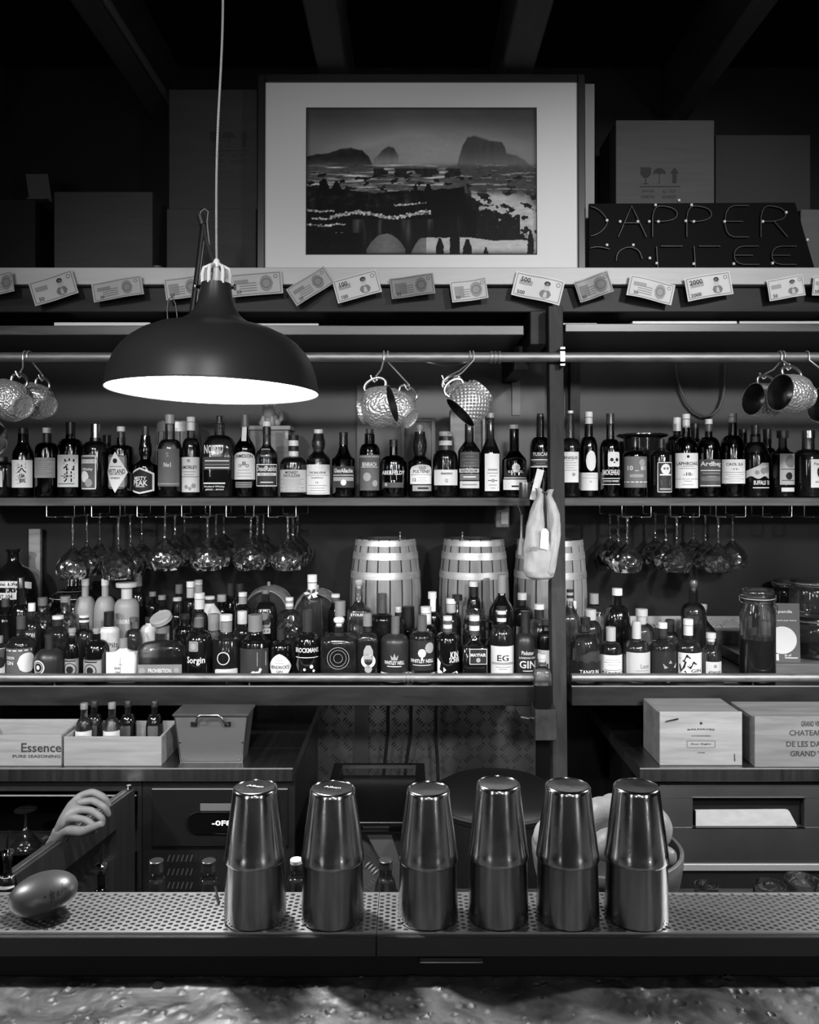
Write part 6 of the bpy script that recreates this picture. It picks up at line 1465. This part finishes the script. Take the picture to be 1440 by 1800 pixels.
# fridge with display under the first worktop
root = empty('under_counter_fridge', (PX(390, CY), CY+.02, 0), 'black under-counter fridge with a lit temperature display and slotted vents', 'fridge')
def F(px): return PX(px, CY)-PX(390, CY)
def FZ(py): return PZ(py, CY)
MB().box(F(246), F(517), .0, .6, .02, CZ-.0405, 0, .002).build('fridge_body', plain('fridge_black', .015, .35), root)
m = MB(); m.box(F(266), F(505), -.012, -.001, FZ(1490), FZ(1388), 0, .001)
m.build('door_panel', plain('fridge_door', .012, .25), root)
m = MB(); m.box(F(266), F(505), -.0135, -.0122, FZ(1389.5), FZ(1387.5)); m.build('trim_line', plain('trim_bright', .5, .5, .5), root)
def stadium(x0, x1, z0, z1, n=10):
    r = (z1-z0)/2; P = []
    for k in range(n+1): t = PI/2+PI*k/n; P.append((x0+r+r*math.cos(t), z0+r+r*math.sin(t)))
    for k in range(n+1): t = -PI/2+PI*k/n; P.append((x1-r+r*math.cos(t), z0+r+r*math.sin(t)))
    return P
m = MB(); m.tube([(p[0], -.016, p[1]) for p in stadium(F(328), F(455), FZ(1467), FZ(1430))], .0016, 6, 0, True); m.build('display_bezel', M_CHROME, root)
m = MB(); m.prism(stadium(F(330), F(453), FZ(1465), FZ(1432)), -.015, -.0125); m.build('display_glass', plain('display_black', .004, .1), root)
m = MB(); ink_text(m, '-0F8', F(389), FZ(1448), S(9, CY), S(34, CY), lambda u, v: (u, -.0156, v)); m.build('display_digits', plain('digits_lit', .9, .5, emit=1.2), root)
m = MB(); m.box(F(351), F(440), -.0125, -.012, FZ(1427), FZ(1414)); m.build('name_plate', tone(.16, .4), root)
m = MB()
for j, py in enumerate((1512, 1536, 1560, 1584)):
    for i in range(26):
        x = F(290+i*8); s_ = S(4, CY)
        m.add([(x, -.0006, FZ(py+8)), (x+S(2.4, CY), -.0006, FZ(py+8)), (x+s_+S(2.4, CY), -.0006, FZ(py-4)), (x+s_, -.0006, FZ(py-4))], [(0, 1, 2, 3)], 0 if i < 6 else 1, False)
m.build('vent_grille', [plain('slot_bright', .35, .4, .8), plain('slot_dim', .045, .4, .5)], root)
# ice well / freezer body with its swung door
root = empty('glass_froster', (PX(100, CY), CY+.02, 0), 'dark open fronted cooler holding glassware, its steel door swung open', 'cooler')
gx = lambda px: PX(px, CY)-PX(100, CY)
m = MB(); m.box(gx(-140), gx(-134), 0, .6, .02, CZ-.0405); m.box(gx(238), gx(245), 0, .6, .02, CZ-.0405); m.box(gx(-134), gx(238), .55, .6, .02, CZ-.0405); m.box(gx(-134), gx(238), 0, .55, .02, .04)
m.box(gx(-134), gx(238), .03, .55, .50, .505); m.box(gx(-134), gx(238), 0, .55, CZ-.075, CZ-.0405)
m.build('cooler_body', plain('cooler_black', .02, .4), root)
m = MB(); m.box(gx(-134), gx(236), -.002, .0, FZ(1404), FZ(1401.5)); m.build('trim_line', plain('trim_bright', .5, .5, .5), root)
# its door, part of the cooler, hinged by the fridge
hx, hy = -.800, 2.385
ex, ey = -.905, 1.800
L_ = math.hypot(ex-hx, ey-hy); ang = math.atan2(ey-hy, ex-hx)
Z1, Z0 = PZ(1387, 2.385), .10
def DP(s, off, z):      # along the door, outward, height, in cooler coordinates
    ux, uy = math.cos(ang), math.sin(ang); nx, ny = -uy, ux
    if nx < 0: nx, ny = -nx, -ny
    return (hx+ux*s+nx*off-root.location.x, hy+uy*s+ny*off-root.location.y, z)
def dbox(m, s0, s1, o0, o1, z0, z1, mi=0):
    vs = [DP(s, o, z) for z in (z0, z1) for o in (o0, o1) for s in (s0, s1)]
    m.add(vs, [(0, 2, 3, 1), (4, 5, 7, 6), (0, 1, 5, 4), (2, 6, 7, 3), (0, 4, 6, 2), (1, 3, 7, 5)], mi, False)
sz1, sz0 = Z1-.075, Z1-.150
m = MB(); s0_, s1_ = .10, L_-.10
dbox(m, 0, L_, -.032, 0, sz1, Z1); dbox(m, 0, L_, -.032, 0, Z0, sz0); dbox(m, 0, s0_, -.032, 0, sz0, sz1); dbox(m, s1_, L_, -.032, 0, sz0, sz1)
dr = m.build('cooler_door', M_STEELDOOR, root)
m = MB(); dbox(m, s0_, s1_, -.031, -.022, sz0, sz1); m.build('handle_recess', M_BLACK, dr)
m = MB(); dbox(m, .02, L_-.02, -.014, -.010, Z1+.0002, Z1+.003); m.build('door_edge', M_STEEL, dr)
m = MB(); m.lathe([(.007, 0), (.007, .012)], c=DP(.012, -.012, Z1+.003), seg=12); m.build('hinge_pin', M_CHROME, dr)

# drawer unit under the far worktop
root = empty('drawer_unit', (PX(1300, CY), CY+.02, 0), 'stainless drawer unit with a long slot handle holding a white cloth', 'drawer unit')
rx = lambda px: PX(px, CY)-PX(1300, CY)
XA, XB = rx(1163), rx(1560)
MB().box(XA, XB, .024, .6, .02, CZ-.0405).build('carcass', M_BLACK, root)
m = MB(); a, b = rx(1222), rx(1420); za, zb_ = FZ(1459), FZ(1408)
m.box(XA, XB, 0, .022, zb_, FZ(1385), 0, .001); m.box(XA, XB, 0, .022, FZ(1521), za, 0, .001); m.box(XA, a, 0, .022, za, zb_, 0); m.box(b, XB, 0, .022, za, zb_, 0)
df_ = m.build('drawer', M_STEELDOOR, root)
m = MB(); m.box(a, b, .0225, .0238, za, zb_); m.build('handle_recess', M_BLACKMATT, df_)
m = MB(); m.box(a-.002, b+.002, -.002, .001, zb_, zb_+.003); m.box(a-.002, b+.002, -.002, .001, za-.003, za); m.build('slot_edge', M_STEEL, df_)
m = MB(); m.prism([(rx(1229), za+.001), (rx(1409), za+.001), (rx(1395), za+S(27, CY)), (rx(1390), za+S(28, CY)), (rx(1229), za+S(27, CY))], .006, .018)
o = m.build('folded_cloth', noisy('towel_white', .50, .62, (30, 30, 60), 5, (.8, .9))); o.location = (root.location.x, root.location.y, 0); tag(o, 'white folded cloth showing through the drawer slot', 'cloth')
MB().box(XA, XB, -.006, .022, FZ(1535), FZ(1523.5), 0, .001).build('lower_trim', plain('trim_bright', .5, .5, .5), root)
m = MB(); m.box(XA, XB, .002, .022, .05, FZ(1537), 0)
for i in range(70):
    for j in range(7):
        x = XA+.01+i*.009; z = FZ(1545)-j*.007
        m.add([(x, .0012, z), (x+.003, .0012, z), (x+.0045, .0012, z-.003), (x+.0015, .0012, z-.003)], [(0, 1, 2, 3)], 1, False)
m.build('vent_mesh', [M_BLACK, plain('mesh_dim', .03, .5)], root)

# centre: tread plate wall, sink, hoses, bin
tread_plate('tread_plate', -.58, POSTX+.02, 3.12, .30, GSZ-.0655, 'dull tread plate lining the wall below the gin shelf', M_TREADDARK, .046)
tag(MB().box(PX(624, 3.1), PX(648, 3.1), 3.095, 3.1185, .30, GSZ-.066).build('wall_strip', plain('strip_grey', .08, .4, .5)), 'upright grey metal strip on the tread plate wall', 'strip')
for a, b, n in ((683, 670, 'first'), (723, 706, 'second'), (767, 772, 'third')):
    m = MB(); d = 3.05
    m.tube([(PX(a, d), d, GSZ-.0645), (PX(a-1, d), d, PZ(1290, d)), (PX((a+b)/2, d), d, PZ(1340, d)), (PX(b, d), d, PZ(1420, d)), (PX(b-3, d), d, PZ(1460, d))], .006, 8)
    tag(m.build('drain_hose', plain('hose_black', .006, .5)), '%s black hose from the wall strip side, hanging down the tread plate' % n, 'hose')
root = empty('bar_sink', (.06, 2.36, 0), 'stainless sink bench between the two worktops', 'sink')
sx0, sx1 = PX(560, 2.36)-.06, PX(752, 2.36)-.06
z = PZ(1448, 2.35)
m = MB(); m.box(sx0, sx1, 0, .02, z-.012, z, 0, .002); m.box(sx0, sx0+.03, .02, .5, z-.012, z); m.box(sx1-.03, sx1, .02, .5, z-.012, z); m.box(sx0+.03, sx1-.03, .48, .5, z-.012, z)
m.box(sx0+.03, sx1-.03, .02, .48, z-.04, z-.035); m.box(sx0+.03, sx0+.033, .02, .48, z-.035, z-.012); m.box(sx1-.033, sx1-.03, .02, .48, z-.035, z-.012)
m.build('sink_bowl', plain('sink_metal', .10, .35, 1), root)
for x in (sx0+.02, sx1-.02):
    MB().box(x-.015, x+.015, .005, .035, 0, z-.0125).build('leg', M_STEELDARK, root)
m = MB(); m.prism([(sx1-.20, z-.013), (sx1-.12, z-.013), (sx1-.055, z-.20), (sx1-.055, z-.30), (sx1-.085, z-.22)], .04, .045); m.build('brace', plain('brace_pale', .22, .4, .6), root)
tread_plate('splash_plate', PX(610, 2.5), PX(704, 2.5), 2.50, .0, .565, 'bright patterned tread plate under the sink bench', plain('tread_mid', .4, .4, .8), .05)
# round black bin with a shiny rim
root = empty('waste_bin', (PX(880, 2.3), 2.42, 0), 'round black waste bin with a domed lid between sink and drawers', 'bin')
zb_ = PZ(1428, 2.3)
MB().lathe([(.16, 0), (.19, zb_-.02), (.195, zb_-.018), (.195, zb_)], seg=48).build('bin_body', M_BLACK, root)
MB().lathe([(.196, zb_+.0005), (.19, zb_+.010), (.16, zb_+.028), (.10, zb_+.038), (.001, zb_+.042)], seg=48, capt=False).build('bin_lid', plain('bin_lid', .006, .5, 0, .3), root)
m = MB(); n = 40; m.tube([(.197*math.cos(2*PI*k/n), .197*math.sin(2*PI*k/n), zb_-.004) for k in range(n)], .0035, 6, 0, True); m.build('rim', plain('rim_grey', .25, .3, .8), root)

# ------------------------------------------------------------------ crates and boxes on the worktops
def open_crate(px0, px1, pyt, pyb, d, depth, label, text=None, tilt=0, wall=.008, name='wooden_crate'):
    x0, x1 = PX(px0, d), PX(px1, d); W_ = x1-x0; H = PZ(pyt, d)-PZ(pyb, d)
    root = empty(name, ((x0+x1)/2, d, CZ+.0005), label, 'crate')
    h = W_/2
    for nm, bx in (('front_panel', (-h, h, 0, wall)), ('back_panel', (-h, h, depth-wall, depth)), ('side_panel', (-h, -h+wall, wall, depth-wall)), ('side_panel', (h-wall, h, wall, depth-wall))):
        zt_ = H
        MB().box(*bx, .0, zt_, 0, .0008).build(nm, M_CRATE, root)
    MB().box(-h+wall, h-wall, wall, depth-wall, .001, .007).build('base_panel', M_CRATE, root)
    if text:
        q = MB(); mp = lambda u, v: (u, -.0007, v)
        for (s, u, v, hh, ww) in text: ink_text(q, s, u*W_, v*H, hh*H, ww*W_, mp)
        q.build('stencil_lettering', plain('burnt_ink', .035, .7), root)
    return root
d = 2.415
c1 = open_crate(-60, 108, 1293, 1347, d, .17, 'pine crate with dark lettering, cut by the picture edge', [('Essence', .29, .60, .30, .42), ('PURE SEASONING', .24, .32, .10, .50)])
c2 = open_crate(112, 284, 1297, 1348, d, .17, 'plain open pine crate holding small bottles, beside the lettered one')
for (px, top, lab, gl) in ((148, 1248, 'small clear mixer bottle with a white label, first in the open pine crate', 'clear'), (197, 1247, 'small clear mixer bottle with a white label, second in the open pine crate', 'clear')):
    bottle(px, top-12, 29, 1286, 1262, 12, (10, 13, .2), gl, None, lab=[('rect', px-14, 1282, px+15, 1306, .55, [lines(.3, .8, 3)])], desc=lab, d=2.47, z0=CZ+.0085, name='mixer_bottle', group='mixers in the open crate')
for (px, lab) in ((166, 'dim mixer bottle at the back of the open crate, between the two clear ones'), (225, 'dim dark bottle with a round label at the back of the open crate'), (272, 'dim dark bottle at the crate end nearest the metal box')):
    bottle(px, 1232, 30, 1278, 1255, 12, (10, 13, .02), 'black' if px > 200 else 'smoke', None, lab=[('round', px-9, 1262+10, px+9, 1290, .10, [])], desc=lab, d=2.545, z0=CZ+.0085, name='mixer_bottle', group='mixers in the open crate')
# riveted metal box
d = 2.45; root = empty('metal_box', (PX(372, d), d, CZ+.0005), 'grey riveted metal box with a bow handle, wider at its lid', 'box')
b0, t0, H = S(54, d), S(64, d), PZ(1258, d)-CZ
m = MB(); dep = .085
vs = [(-b0, 0, 0), (b0, 0, 0), (b0, dep, 0), (-b0, dep, 0), (-t0, -.008, H), (t0, -.008, H), (t0, dep+.008, H), (-t0, dep+.008, H)]
m.add(vs, [(3, 2, 1, 0), (4, 5, 6, 7), (0, 1, 5, 4), (1, 2, 6, 5), (2, 3, 7, 6), (3, 0, 4, 7)], 0, False); m.build('box_body', plain('box_grey', .16, .38, .3), root)
m = MB()
for a, b in ((0, 1), (0, 4), (1, 5)): m.tube([vs[a], vs[b]], .0022, 6)
m.build('edge_binding', M_STEELDARK, root)
MB().box(-t0-.005, t0+.005, -.014, dep+.012, H, H+.008, 0, .002).build('box_lid', plain('lid_grey', .08, .35, .3), root)
m = MB(); m.tube([(-.046, -.013, H-.018), (-.040, -.026, H-.012), (-.034, -.03, H+.004), (-.026, -.03, H+.009), (.026, -.03, H+.009), (.036, -.03, H+.002), (.042, -.026, H-.012), (.052, -.012, H-.026)], .0032, 8); m.build('handle', M_STEELDARK, root)
m = MB()
for x, z in ((-b0+.004, .012), (b0-.004, .012), (-b0-.004, .062), (b0+.004, .062)): m.lathe([(.0028, z-.003), (.0028, z)], c=(x*.97, -.005, 0), seg=8)
for s_ in (-1, 1): m.box(s_*.050-.010, s_*.050+.010, -.012, -.004, H-.03, H-.016, 0, .001)
m.build('rivets', M_STEEL, root)
# branded wine crates, solid fronts
def wine_crate(px0, px1, pyt, pyb, d, depth, mat, label, side=None):
    x0, x1 = PX(px0, d), PX(px1, d); W_ = x1-x0; H = PZ(pyt, d)-PZ(pyb, d)
    root = empty('wine_crate', ((x0+x1)/2, d, CZ+.0005), label, 'crate')
    h = W_/2; m = MB()
    MB().box(-h, h, 0, .009, 0, H, 0, .001).build('front_panel', mat, root)
    for s_ in (-1, 1): MB().box(*sorted((s_*h, s_*(h-.009))), .0092, depth, 0, H-.004, 0, .001).build('side_panel', M_CRATEDARK, root)
    MB().box(-h+.009, h-.009, depth-.008, depth, 0, H-.004).build('back_panel', M_CRATEDARK, root)
    MB().box(-h+.009, h-.009, .0092, depth-.008, H-.012, H-.004).build('crate_lid', M_CRATEDARK, root)
    return root, W_, H
r_, W_, H = wine_crate(1160, 1305, 1247, 1341, 2.42, .17, M_CRATE, 'pale pine wine crate with a small printed crest and boxed name')
q = MB(); mp = lambda u, v: (u*W_, -.0008, v*H)
ink_disc(q, 0, .79, .018, mp, ry=.028); ink_text(q, 'BALNAVES', 0, .67, .035, .33, mp, arc=.01); ink_text(q, 'COONAWARRA', 0, .555, .025, .24, mp); ink_text(q, 'Run Eight', 0, .40, .035, .24, mp); ink_text(q, '1998', 0, .24, .025, .09, mp)
for u0, u1, v in ((-.17, .17, .46), (-.17, .17, .335)): ink_bar(q, u0, u1, v, .006, mp)
for u in (-.17, .17): ink_poly(q, [(u-.002, .335), (u+.002, .335), (u+.002, .46), (u-.002, .46)], mp)
ink_poly(q, [(.40, .08), (.415, .08), (.41, .22), (.40, .22)], mp)
q.build('stencil_lettering', plain('burnt_ink', .035, .7), r_)
m = MB(); m.tube([(-W_*.43, -.003, H*.83), (-W_*.28, -.004, H*.88)], .0022, 6); m.build('bent_nail', M_STEEL, r_)
r_, W_, H = wine_crate(1327, 1500, 1256, 1345, 2.405, .18, M_CRATEDARK, 'weathered wine crate with burnt lettering arched round its front')
q = MB(); mp = lambda u, v: (u*W_, -.0008, v*H)
for s, u, v, ww, ro in (('GRAND VIN DE', .10, .86, .26, 0), ('CHATEAU', .02, .68, .34, 0), ('DE LES DALES', .05, .46, .46, 0), ('GRAND VIN', .06, .27, .40, 0)): ink_text(q, s, u, v, .11, ww, mp, rot=0 if not ro else 0)
q.build('stencil_lettering', plain('burnt_ink', .035, .7), r_)

# ------------------------------------------------------------------ shakers, dome, bowl, fronts
M_SHAKERLOW = noisy('shaker_steel_shaded', .20, .34, (30, 30, 9), 6, (.12, .3), 1, bump=.05, bscale=60)  # darker base stands for the dark surroundings mirrored in the lower tins
def shaker(px, top, wbase, label, turn):
    d = 1.208; x = PX(px, d); zt = PZ(top, d)-TRAYZ-.001
    root = empty('cocktail_shaker', (x, d, TRAYZ+.001), label, 'shaker', 'six stacked shaker tins', rot=(0, 0, turn))
    rb = S(wbase, d)/2*.985; zj = zt*.455
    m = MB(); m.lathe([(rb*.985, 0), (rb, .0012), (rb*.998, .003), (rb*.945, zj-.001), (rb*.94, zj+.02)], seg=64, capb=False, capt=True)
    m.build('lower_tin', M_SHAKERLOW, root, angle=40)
    P = [(rb*.985, zj-.0012), (rb*1.0, zj+.0003), (rb*.995, zj+.003), (rb*.965, zj+.012)]
    rt = rb*.735
    n = 8
    for i in range(n+1): t = i/n; P.append((rb*.955+(rt-rb*.955)*t**1.05, zj+.014+(zt-.010-zj-.014)*t))
    P += [(rt*.99, zt-.007), (rt*.975, zt-.003), (rt*.93, zt-.0006), (rt*.88, zt), (rt*.86, zt-.0012), (rt*.5, zt-.0018), (.001, zt-.002)]
    m = MB(); m.lathe(P, seg=64, capb=False, capt=False); m.build('upper_tin', M_SHAKER, root, angle=40)
    return root, zt, rt
SH = [(449, 1382, 110, 'steel shaker stack nearest the smooth oval dome', .2), (585, 1384, 112, 'steel shaker stack, second from the smooth oval dome', 1.1), (753, 1385, 107, 'steel shaker stack standing just past the tray seam', 2.0),
      (876, 1375, 108, 'tallest steel shaker stack, in front of the waste bin', 2.9), (998, 1379, 112, 'steel shaker stack in front of the fruit, beside the tallest one', 4.0), (1119, 1380, 113, 'steel shaker stack nearest the wooden fruit bowl rim', 5.0)]
for i, a in enumerate(SH):
    r_, zt, rt = shaker(*a)
    if i < 2:
        q = MB(); ink_text(q, 'Alkan', 0, 0, .006, .026, lambda u, v: (u, v, zt+.0004)); o = q.build('engraving', plain('engraving', .8, .3), r_); o.rotation_euler = (0, 0, -a[4]-.25)
# oval dome
d = 1.215; root = empty('oval_dome', (PX(76, d), d, TRAYZ), 'smooth grey oval dome with a few black specks resting on the drip tray', 'ornament')
m = MB(); blob(m, (0, 0, 0), (.051, .036, .026), 48, 0, 24)
m.v = [(x, y, z+.0) for x, y, z in m.v]
ma, nt, bb = newmat('dome_grey'); bb.inputs['Base Color'].default_value = g3(.045); bb.inputs['Roughness'].default_value = .36
b_ = m.build('dome_body', ma, root); b_.location = (0, 0, .030); b_.rotation_euler = (math.radians(18), math.radians(-11), 0)
q = MB(); random.seed(11)
for k in range(26):
    u, v = random.gauss(.034, .006), random.gauss(.013, .004); r_s = random.choice((.0006, .0007, .001, .0014)) if k > 2 else .0026
    e = 1-(u/.051)**2-(v/.026)**2
    if e <= .02: continue
    def surf(a, b): 
        ee = max(0, 1-(a/.051)**2-(b/.026)**2); return (a, -.036*math.sqrt(ee)-.0004, b)
    q.add([surf(u+r_s*math.cos(t)*(1+.3*math.sin(3*t+k)), v+r_s*math.sin(t)) for t in [2*PI*j/9 for j in range(9)]], [tuple(range(9))], 0, False)
q.build('specks', M_INK, b_)
MB().lathe([(.030, .0008), (.034, .0023), (.028, .008)], ry=.7, seg=32).build('dome_foot', M_BLACK, root)
# little bar spoon end lying at the first shaker
m = MB(); m.tube([(0, 0, .003), (-.012, .03, .010), (-.014, .034, .011)], .0018, 6); o = m.build('garnish_pick', M_BLACK); o.location = (PX(385, 1.24), 1.24, TRAYZ); tag(o, 'tiny dark pick leaning on the back of the drip tray', 'pick')

# station shelf and fruit bowl
SZ_ = .80
tag(MB().box(.0, 1.25, 1.305, 1.62, SZ_-.02, SZ_, 0, .002).build('station_shelf', M_RUBBER), 'black lined shelf of the bar station behind the trays', 'shelf')
tag(MB().box(-1.25, -.005, 1.305, 1.55, .60, .62, 0, .002).build('bottle_well', M_BLACKMATT), 'low black speed well holding the mixers behind the trays', 'shelf')
for x0, x1, l in ((-1.2, -1.17, 'outer leg frame of the low bottle well'), (.30, .33, 'leg frame below the station shelf near its middle'), (1.2, 1.23, 'outer leg frame of the station shelf')):
    tag(MB().box(x0, x1, 1.31, 1.5, 0, .5998 if x0 < 0 else .7798).build('support_frame', M_BLACKMATT), l, 'support')
d = 1.475; bx = PX(1066, d)
root = empty('wooden_bowl', (bx, d, SZ_), 'thick wooden bowl of citrus behind the last shakers', 'bowl')
H = .150; R = S(130, d)
P = [(.05, 0), (.058, .004)]+[(.058+(R-.058)*math.sin(t*PI/2)**.9, .006+(H-.006)*(1-math.cos(t*PI/2))**.8) for t in (.15, .3, .45, .6, .75, .9, 1)]
Q = [(r-.008, z) for r, z in reversed(P[2:])]; Q = [(R-.002, H+.002), (R-.007, H+.001)]+Q[1:]+[(.001, .016)]
MB().lathe(P+Q, seg=56, capt=False).build('bowl_body', noisy('bowl_wood', .07, .15, (12, 12, 40), 7, (.4, .5)), root, angle=70)
def fruit(px, py, d, r, label, tn=.42, el=1.12, rx_=.3, name='lemon'):
    m = MB(); P = []
    for i in range(17):
        t = i/16; z = -math.cos(PI*t); rr = math.sin(PI*t)**.9
        P.append((max(.0005, rr), z*(1+.12*abs(z)**6)))
    q = MB(); q.lathe(P, seg=24, capb=False, capt=False); q.v = [(x*r, y*r, z*r*el) for x, y, z in q.v]
    o = q.build(name, noisy('citrus_%02d' % int(tn*100), tn*.85, tn, (25, 25, 25), 3, (.4, .5), bump=.2, bscale=260)); o.location = (PX(px, d), d, PZ(py, d)); o.rotation_euler = (rx_, rx_*3, 0)
    tag(o, label, 'fruit', 'citrus in the wooden bowl')
fruit(1055, 1434, 1.44, .031, 'pale lemon showing between the last two shakers, nearer of the top pair', .34)
fruit(1086, 1430, 1.525, .032, 'pale lemon touching the last shaker, farther of the top pair', .34, rx_=.8)
fruit(1148, 1456, 1.47, .034, 'large pale citrus rising past the last shaker', .30, 1.05, 0)
fruit(1168, 1508, 1.425, .020, 'small citrus against the inner wall of the bowl', .2, 1.0)
fruit(1070, 1484, 1.405, .027, 'citrus low in the bowl under the top pair', .28)
fruit(1010, 1490, 1.50, .024, 'citrus hidden behind the fifth shaker', .3)
fruit(968, 1464, 1.475, .027, 'pale citrus end showing between the tallest stack and its neighbour', .4)
fruit(1115, 1500, 1.535, .028, 'citrus behind the last shaker, low in the bowl', .3)
# tumblers beyond the bowl
def tumbler(px, d, H, R, label, rot=(0, 0, 0), dz=0):
    root = empty('rocks_glass', (PX(px, d), d, SZ_+.001+dz), label, 'glass', 'tumblers on the station shelf', rot=rot)
    MB().lathe([(R*.9, 0), (R, .004), (R, H), (R*.95, H), (R*.93, .012), (.001, .010)], seg=32, capt=False).build('glass_body', G_CUT, root, angle=60)
tumbler(1242, 1.42, PZ(1556, 1.42)-SZ_, S(20, 1.42), 'tumbler rim peeking over the tray beside the wooden bowl')
tumbler(1353, 1.42, PZ(1556, 1.42)-SZ_, S(27, 1.42), 'tumbler rim peeking over the tray, middle of the three')
tumbler(1410, 1.46, PZ(1546, 1.46)-SZ_, S(29, 1.46), 'cut tumbler peeking over the tray near the picture edge')
# bottles in the speed well
def well(px, top, w, cap, g, label, d=1.44, pour=False, lab=(), liq=None):
    b = bottle(px, top, w, top+75, top+30, w*.58 if not pour else w*.4, cap, g, liq, lab=lab, desc=label, d=d, z0=.6205, name='speed_bottle', group='bottles in the speed well')
    if pour:
        q = MB(); zt_ = PZ(top, d)-.6205
        q.lathe([(.008, zt_-.004), (.009, zt_+.002), (.011, zt_+.006), (.010, zt_+.010), (.004, zt_+.014)], seg=14); q.tube([(0, 0, zt_+.012), (.0005, 0, zt_+.03), (.004, 0, zt_+.046)], [.0032, .0028, .0018], 8)
        q.build('pour_spout', M_CHROME, b)
CAPW = (14, 25, .9, 'plain')
well(275, 1512, 40, (18, 24, .9, 'capsule'), 'clear', 'clear mixer bottle with a ridged metal cap between dome and first shaker')
well(367, 1512, 40, (18, 24, .9, 'capsule'), 'clear', 'clear mixer bottle with a ridged metal cap close to the first shaker')
well(521, 1510, 38, (18, 22, .05, 'two'), 'clear', 'mixer bottle with a black cap between the first two shakers')
well(678, 1511, 40, (14, 24, .9, 'capsule'), 'clear', 'clear mixer bottle with a dull cap between the second and third shakers')
well(13, 1506, 36, None, 'smoke', 'pour-spout bottle with a pale neck label at the picture edge', pour=True, lab=[('rect', -2, 1538, 28, 1556, .5, [])], liq='mid')
well(178, 1530, 34, None, 'smoke', 'pour-spout bottle with a thin tall spout behind the dome', pour=True)
# coupe glass inside the cooler
d = 2.46; root = empty('coupe_glass', (PX(45, d), d, .5055), 'upside-down martini glass standing inside the open cooler', 'glass')
MB().lathe([(.050, 0), (.004, .062)], seg=32, capb=False, capt=False).build('bowl', G_CUT, root, angle=60)
MB().lathe([(.004, .062), (.0035, .10), (.004, .112)], seg=12, capb=False, capt=False).build('stem', G_CUT, root); MB().lathe([(.004, .112), (.032, .115), (.032, .1165)], seg=32, capb=False).build('foot', G_CUT, root, angle=60)

# ------------------------------------------------------------------ the bartender's hand on the open door
def skin_obj(name, verts, edges, radii, mat, parent=None, sub=2):
    me = bpy.data.meshes.new(name); me.from_pydata(verts, edges, []); o = bpy.data.objects.new(name, me); COL.objects.link(o)
    me.materials.append(mat); m_ = o.modifiers.new('skin', 'SKIN'); m_.use_smooth_shade = True
    for i, r in enumerate(radii): me.skin_vertices[0].data[i].radius = (r if isinstance(r, tuple) else (r, r))
    me.skin_vertices[0].data[0].use_root = True
    s_ = o.modifiers.new('sub', 'SUBSURF'); s_.levels = sub; s_.render_levels = sub
    if parent: o.parent = parent
    return o
def A(px, py, d): return Vector((PX(px, d), d, PZ(py, d)))
V = []; E = []; Rr = []
def nv(p, r, prev=None):
    V.append(tuple(p)); Rr.append(r)
    if prev is not None: E.append((prev, len(V)-1))
    return len(V)-1
i0 = nv(A(50, 1640, 2.12), (.040, .040)); i1 = nv(A(70, 1560, 2.10), (.036, .034), i0); i2 = nv(A(92, 1496, 2.08), (.028, .024), i1); i3 = nv(A(106, 1468, 2.065), (.028, .020), i2)
pc = nv(A(122, 1436, 2.055), (.036, .018), i3)
fing = [((140, 1400), (163, 1392), (184, 1402), (193, 1420), 2.09), ((136, 1412), (164, 1407), (186, 1420), (192, 1436), 2.065), ((134, 1424), (160, 1424), (180, 1438), (180, 1452), 2.04), ((130, 1438), (152, 1441), (168, 1453), (166, 1464), 2.015)]
for k, (a, b, c, e, d) in enumerate(fing):
    ra = (.0105, .0100, .0098, .0088)[k]
    f0 = nv(A(a[0], a[1], d), ra*1.15, pc); f1 = nv(A(b[0], b[1], d-.005), ra, f0); f2 = nv(A(c[0], c[1], d-.012), ra*.92, f1); f3 = nv(A(e[0], e[1], d-.004), ra*.82, f2)
t0 = nv(A(120, 1458, 2.03), .0145, i3); t1 = nv(A(146, 1462, 2.0), .0125, t0); t2 = nv(A(170, 1452, 1.985), .0105, t1); t3 = nv(A(182, 1447, 1.98), .009, t2)
pr = empty('person', (0, 0, 0), 'bartender reaching up from behind the open cooler door, only one hand and wrist showing', 'person')
skin_obj('hand_and_forearm', V, E, Rr, M_SKIN, pr)
# bracelet
c0 = A(96, 1487, 2.075); ax = (A(106, 1468, 2.065)-A(88, 1505, 2.085)).normalized(); u = ax.cross(Vector((0, 1, 0))).normalized(); w_ = ax.cross(u)
m = MB(); n = 28; m.tube([c0+u*(.033*math.cos(2*PI*k/n))+w_*(.029*math.sin(2*PI*k/n)) for k in range(n)], .0028, 8, 0, True); m.build('bracelet', M_CHROME, pr)
# sleeve going down out of sight
V2 = []; E2 = []; R2 = []
pts = [A(62, 1590, 2.11), A(45, 1660, 2.13), A(20, 1740, 2.16), A(-10, 1830, 2.2)]
me_v = [tuple(p) for p in pts]; skin_obj('sleeve', me_v, [(0, 1), (1, 2), (2, 3)], [.046, .052, .060, .07], plain('shirt_black', .015, .8), pr)
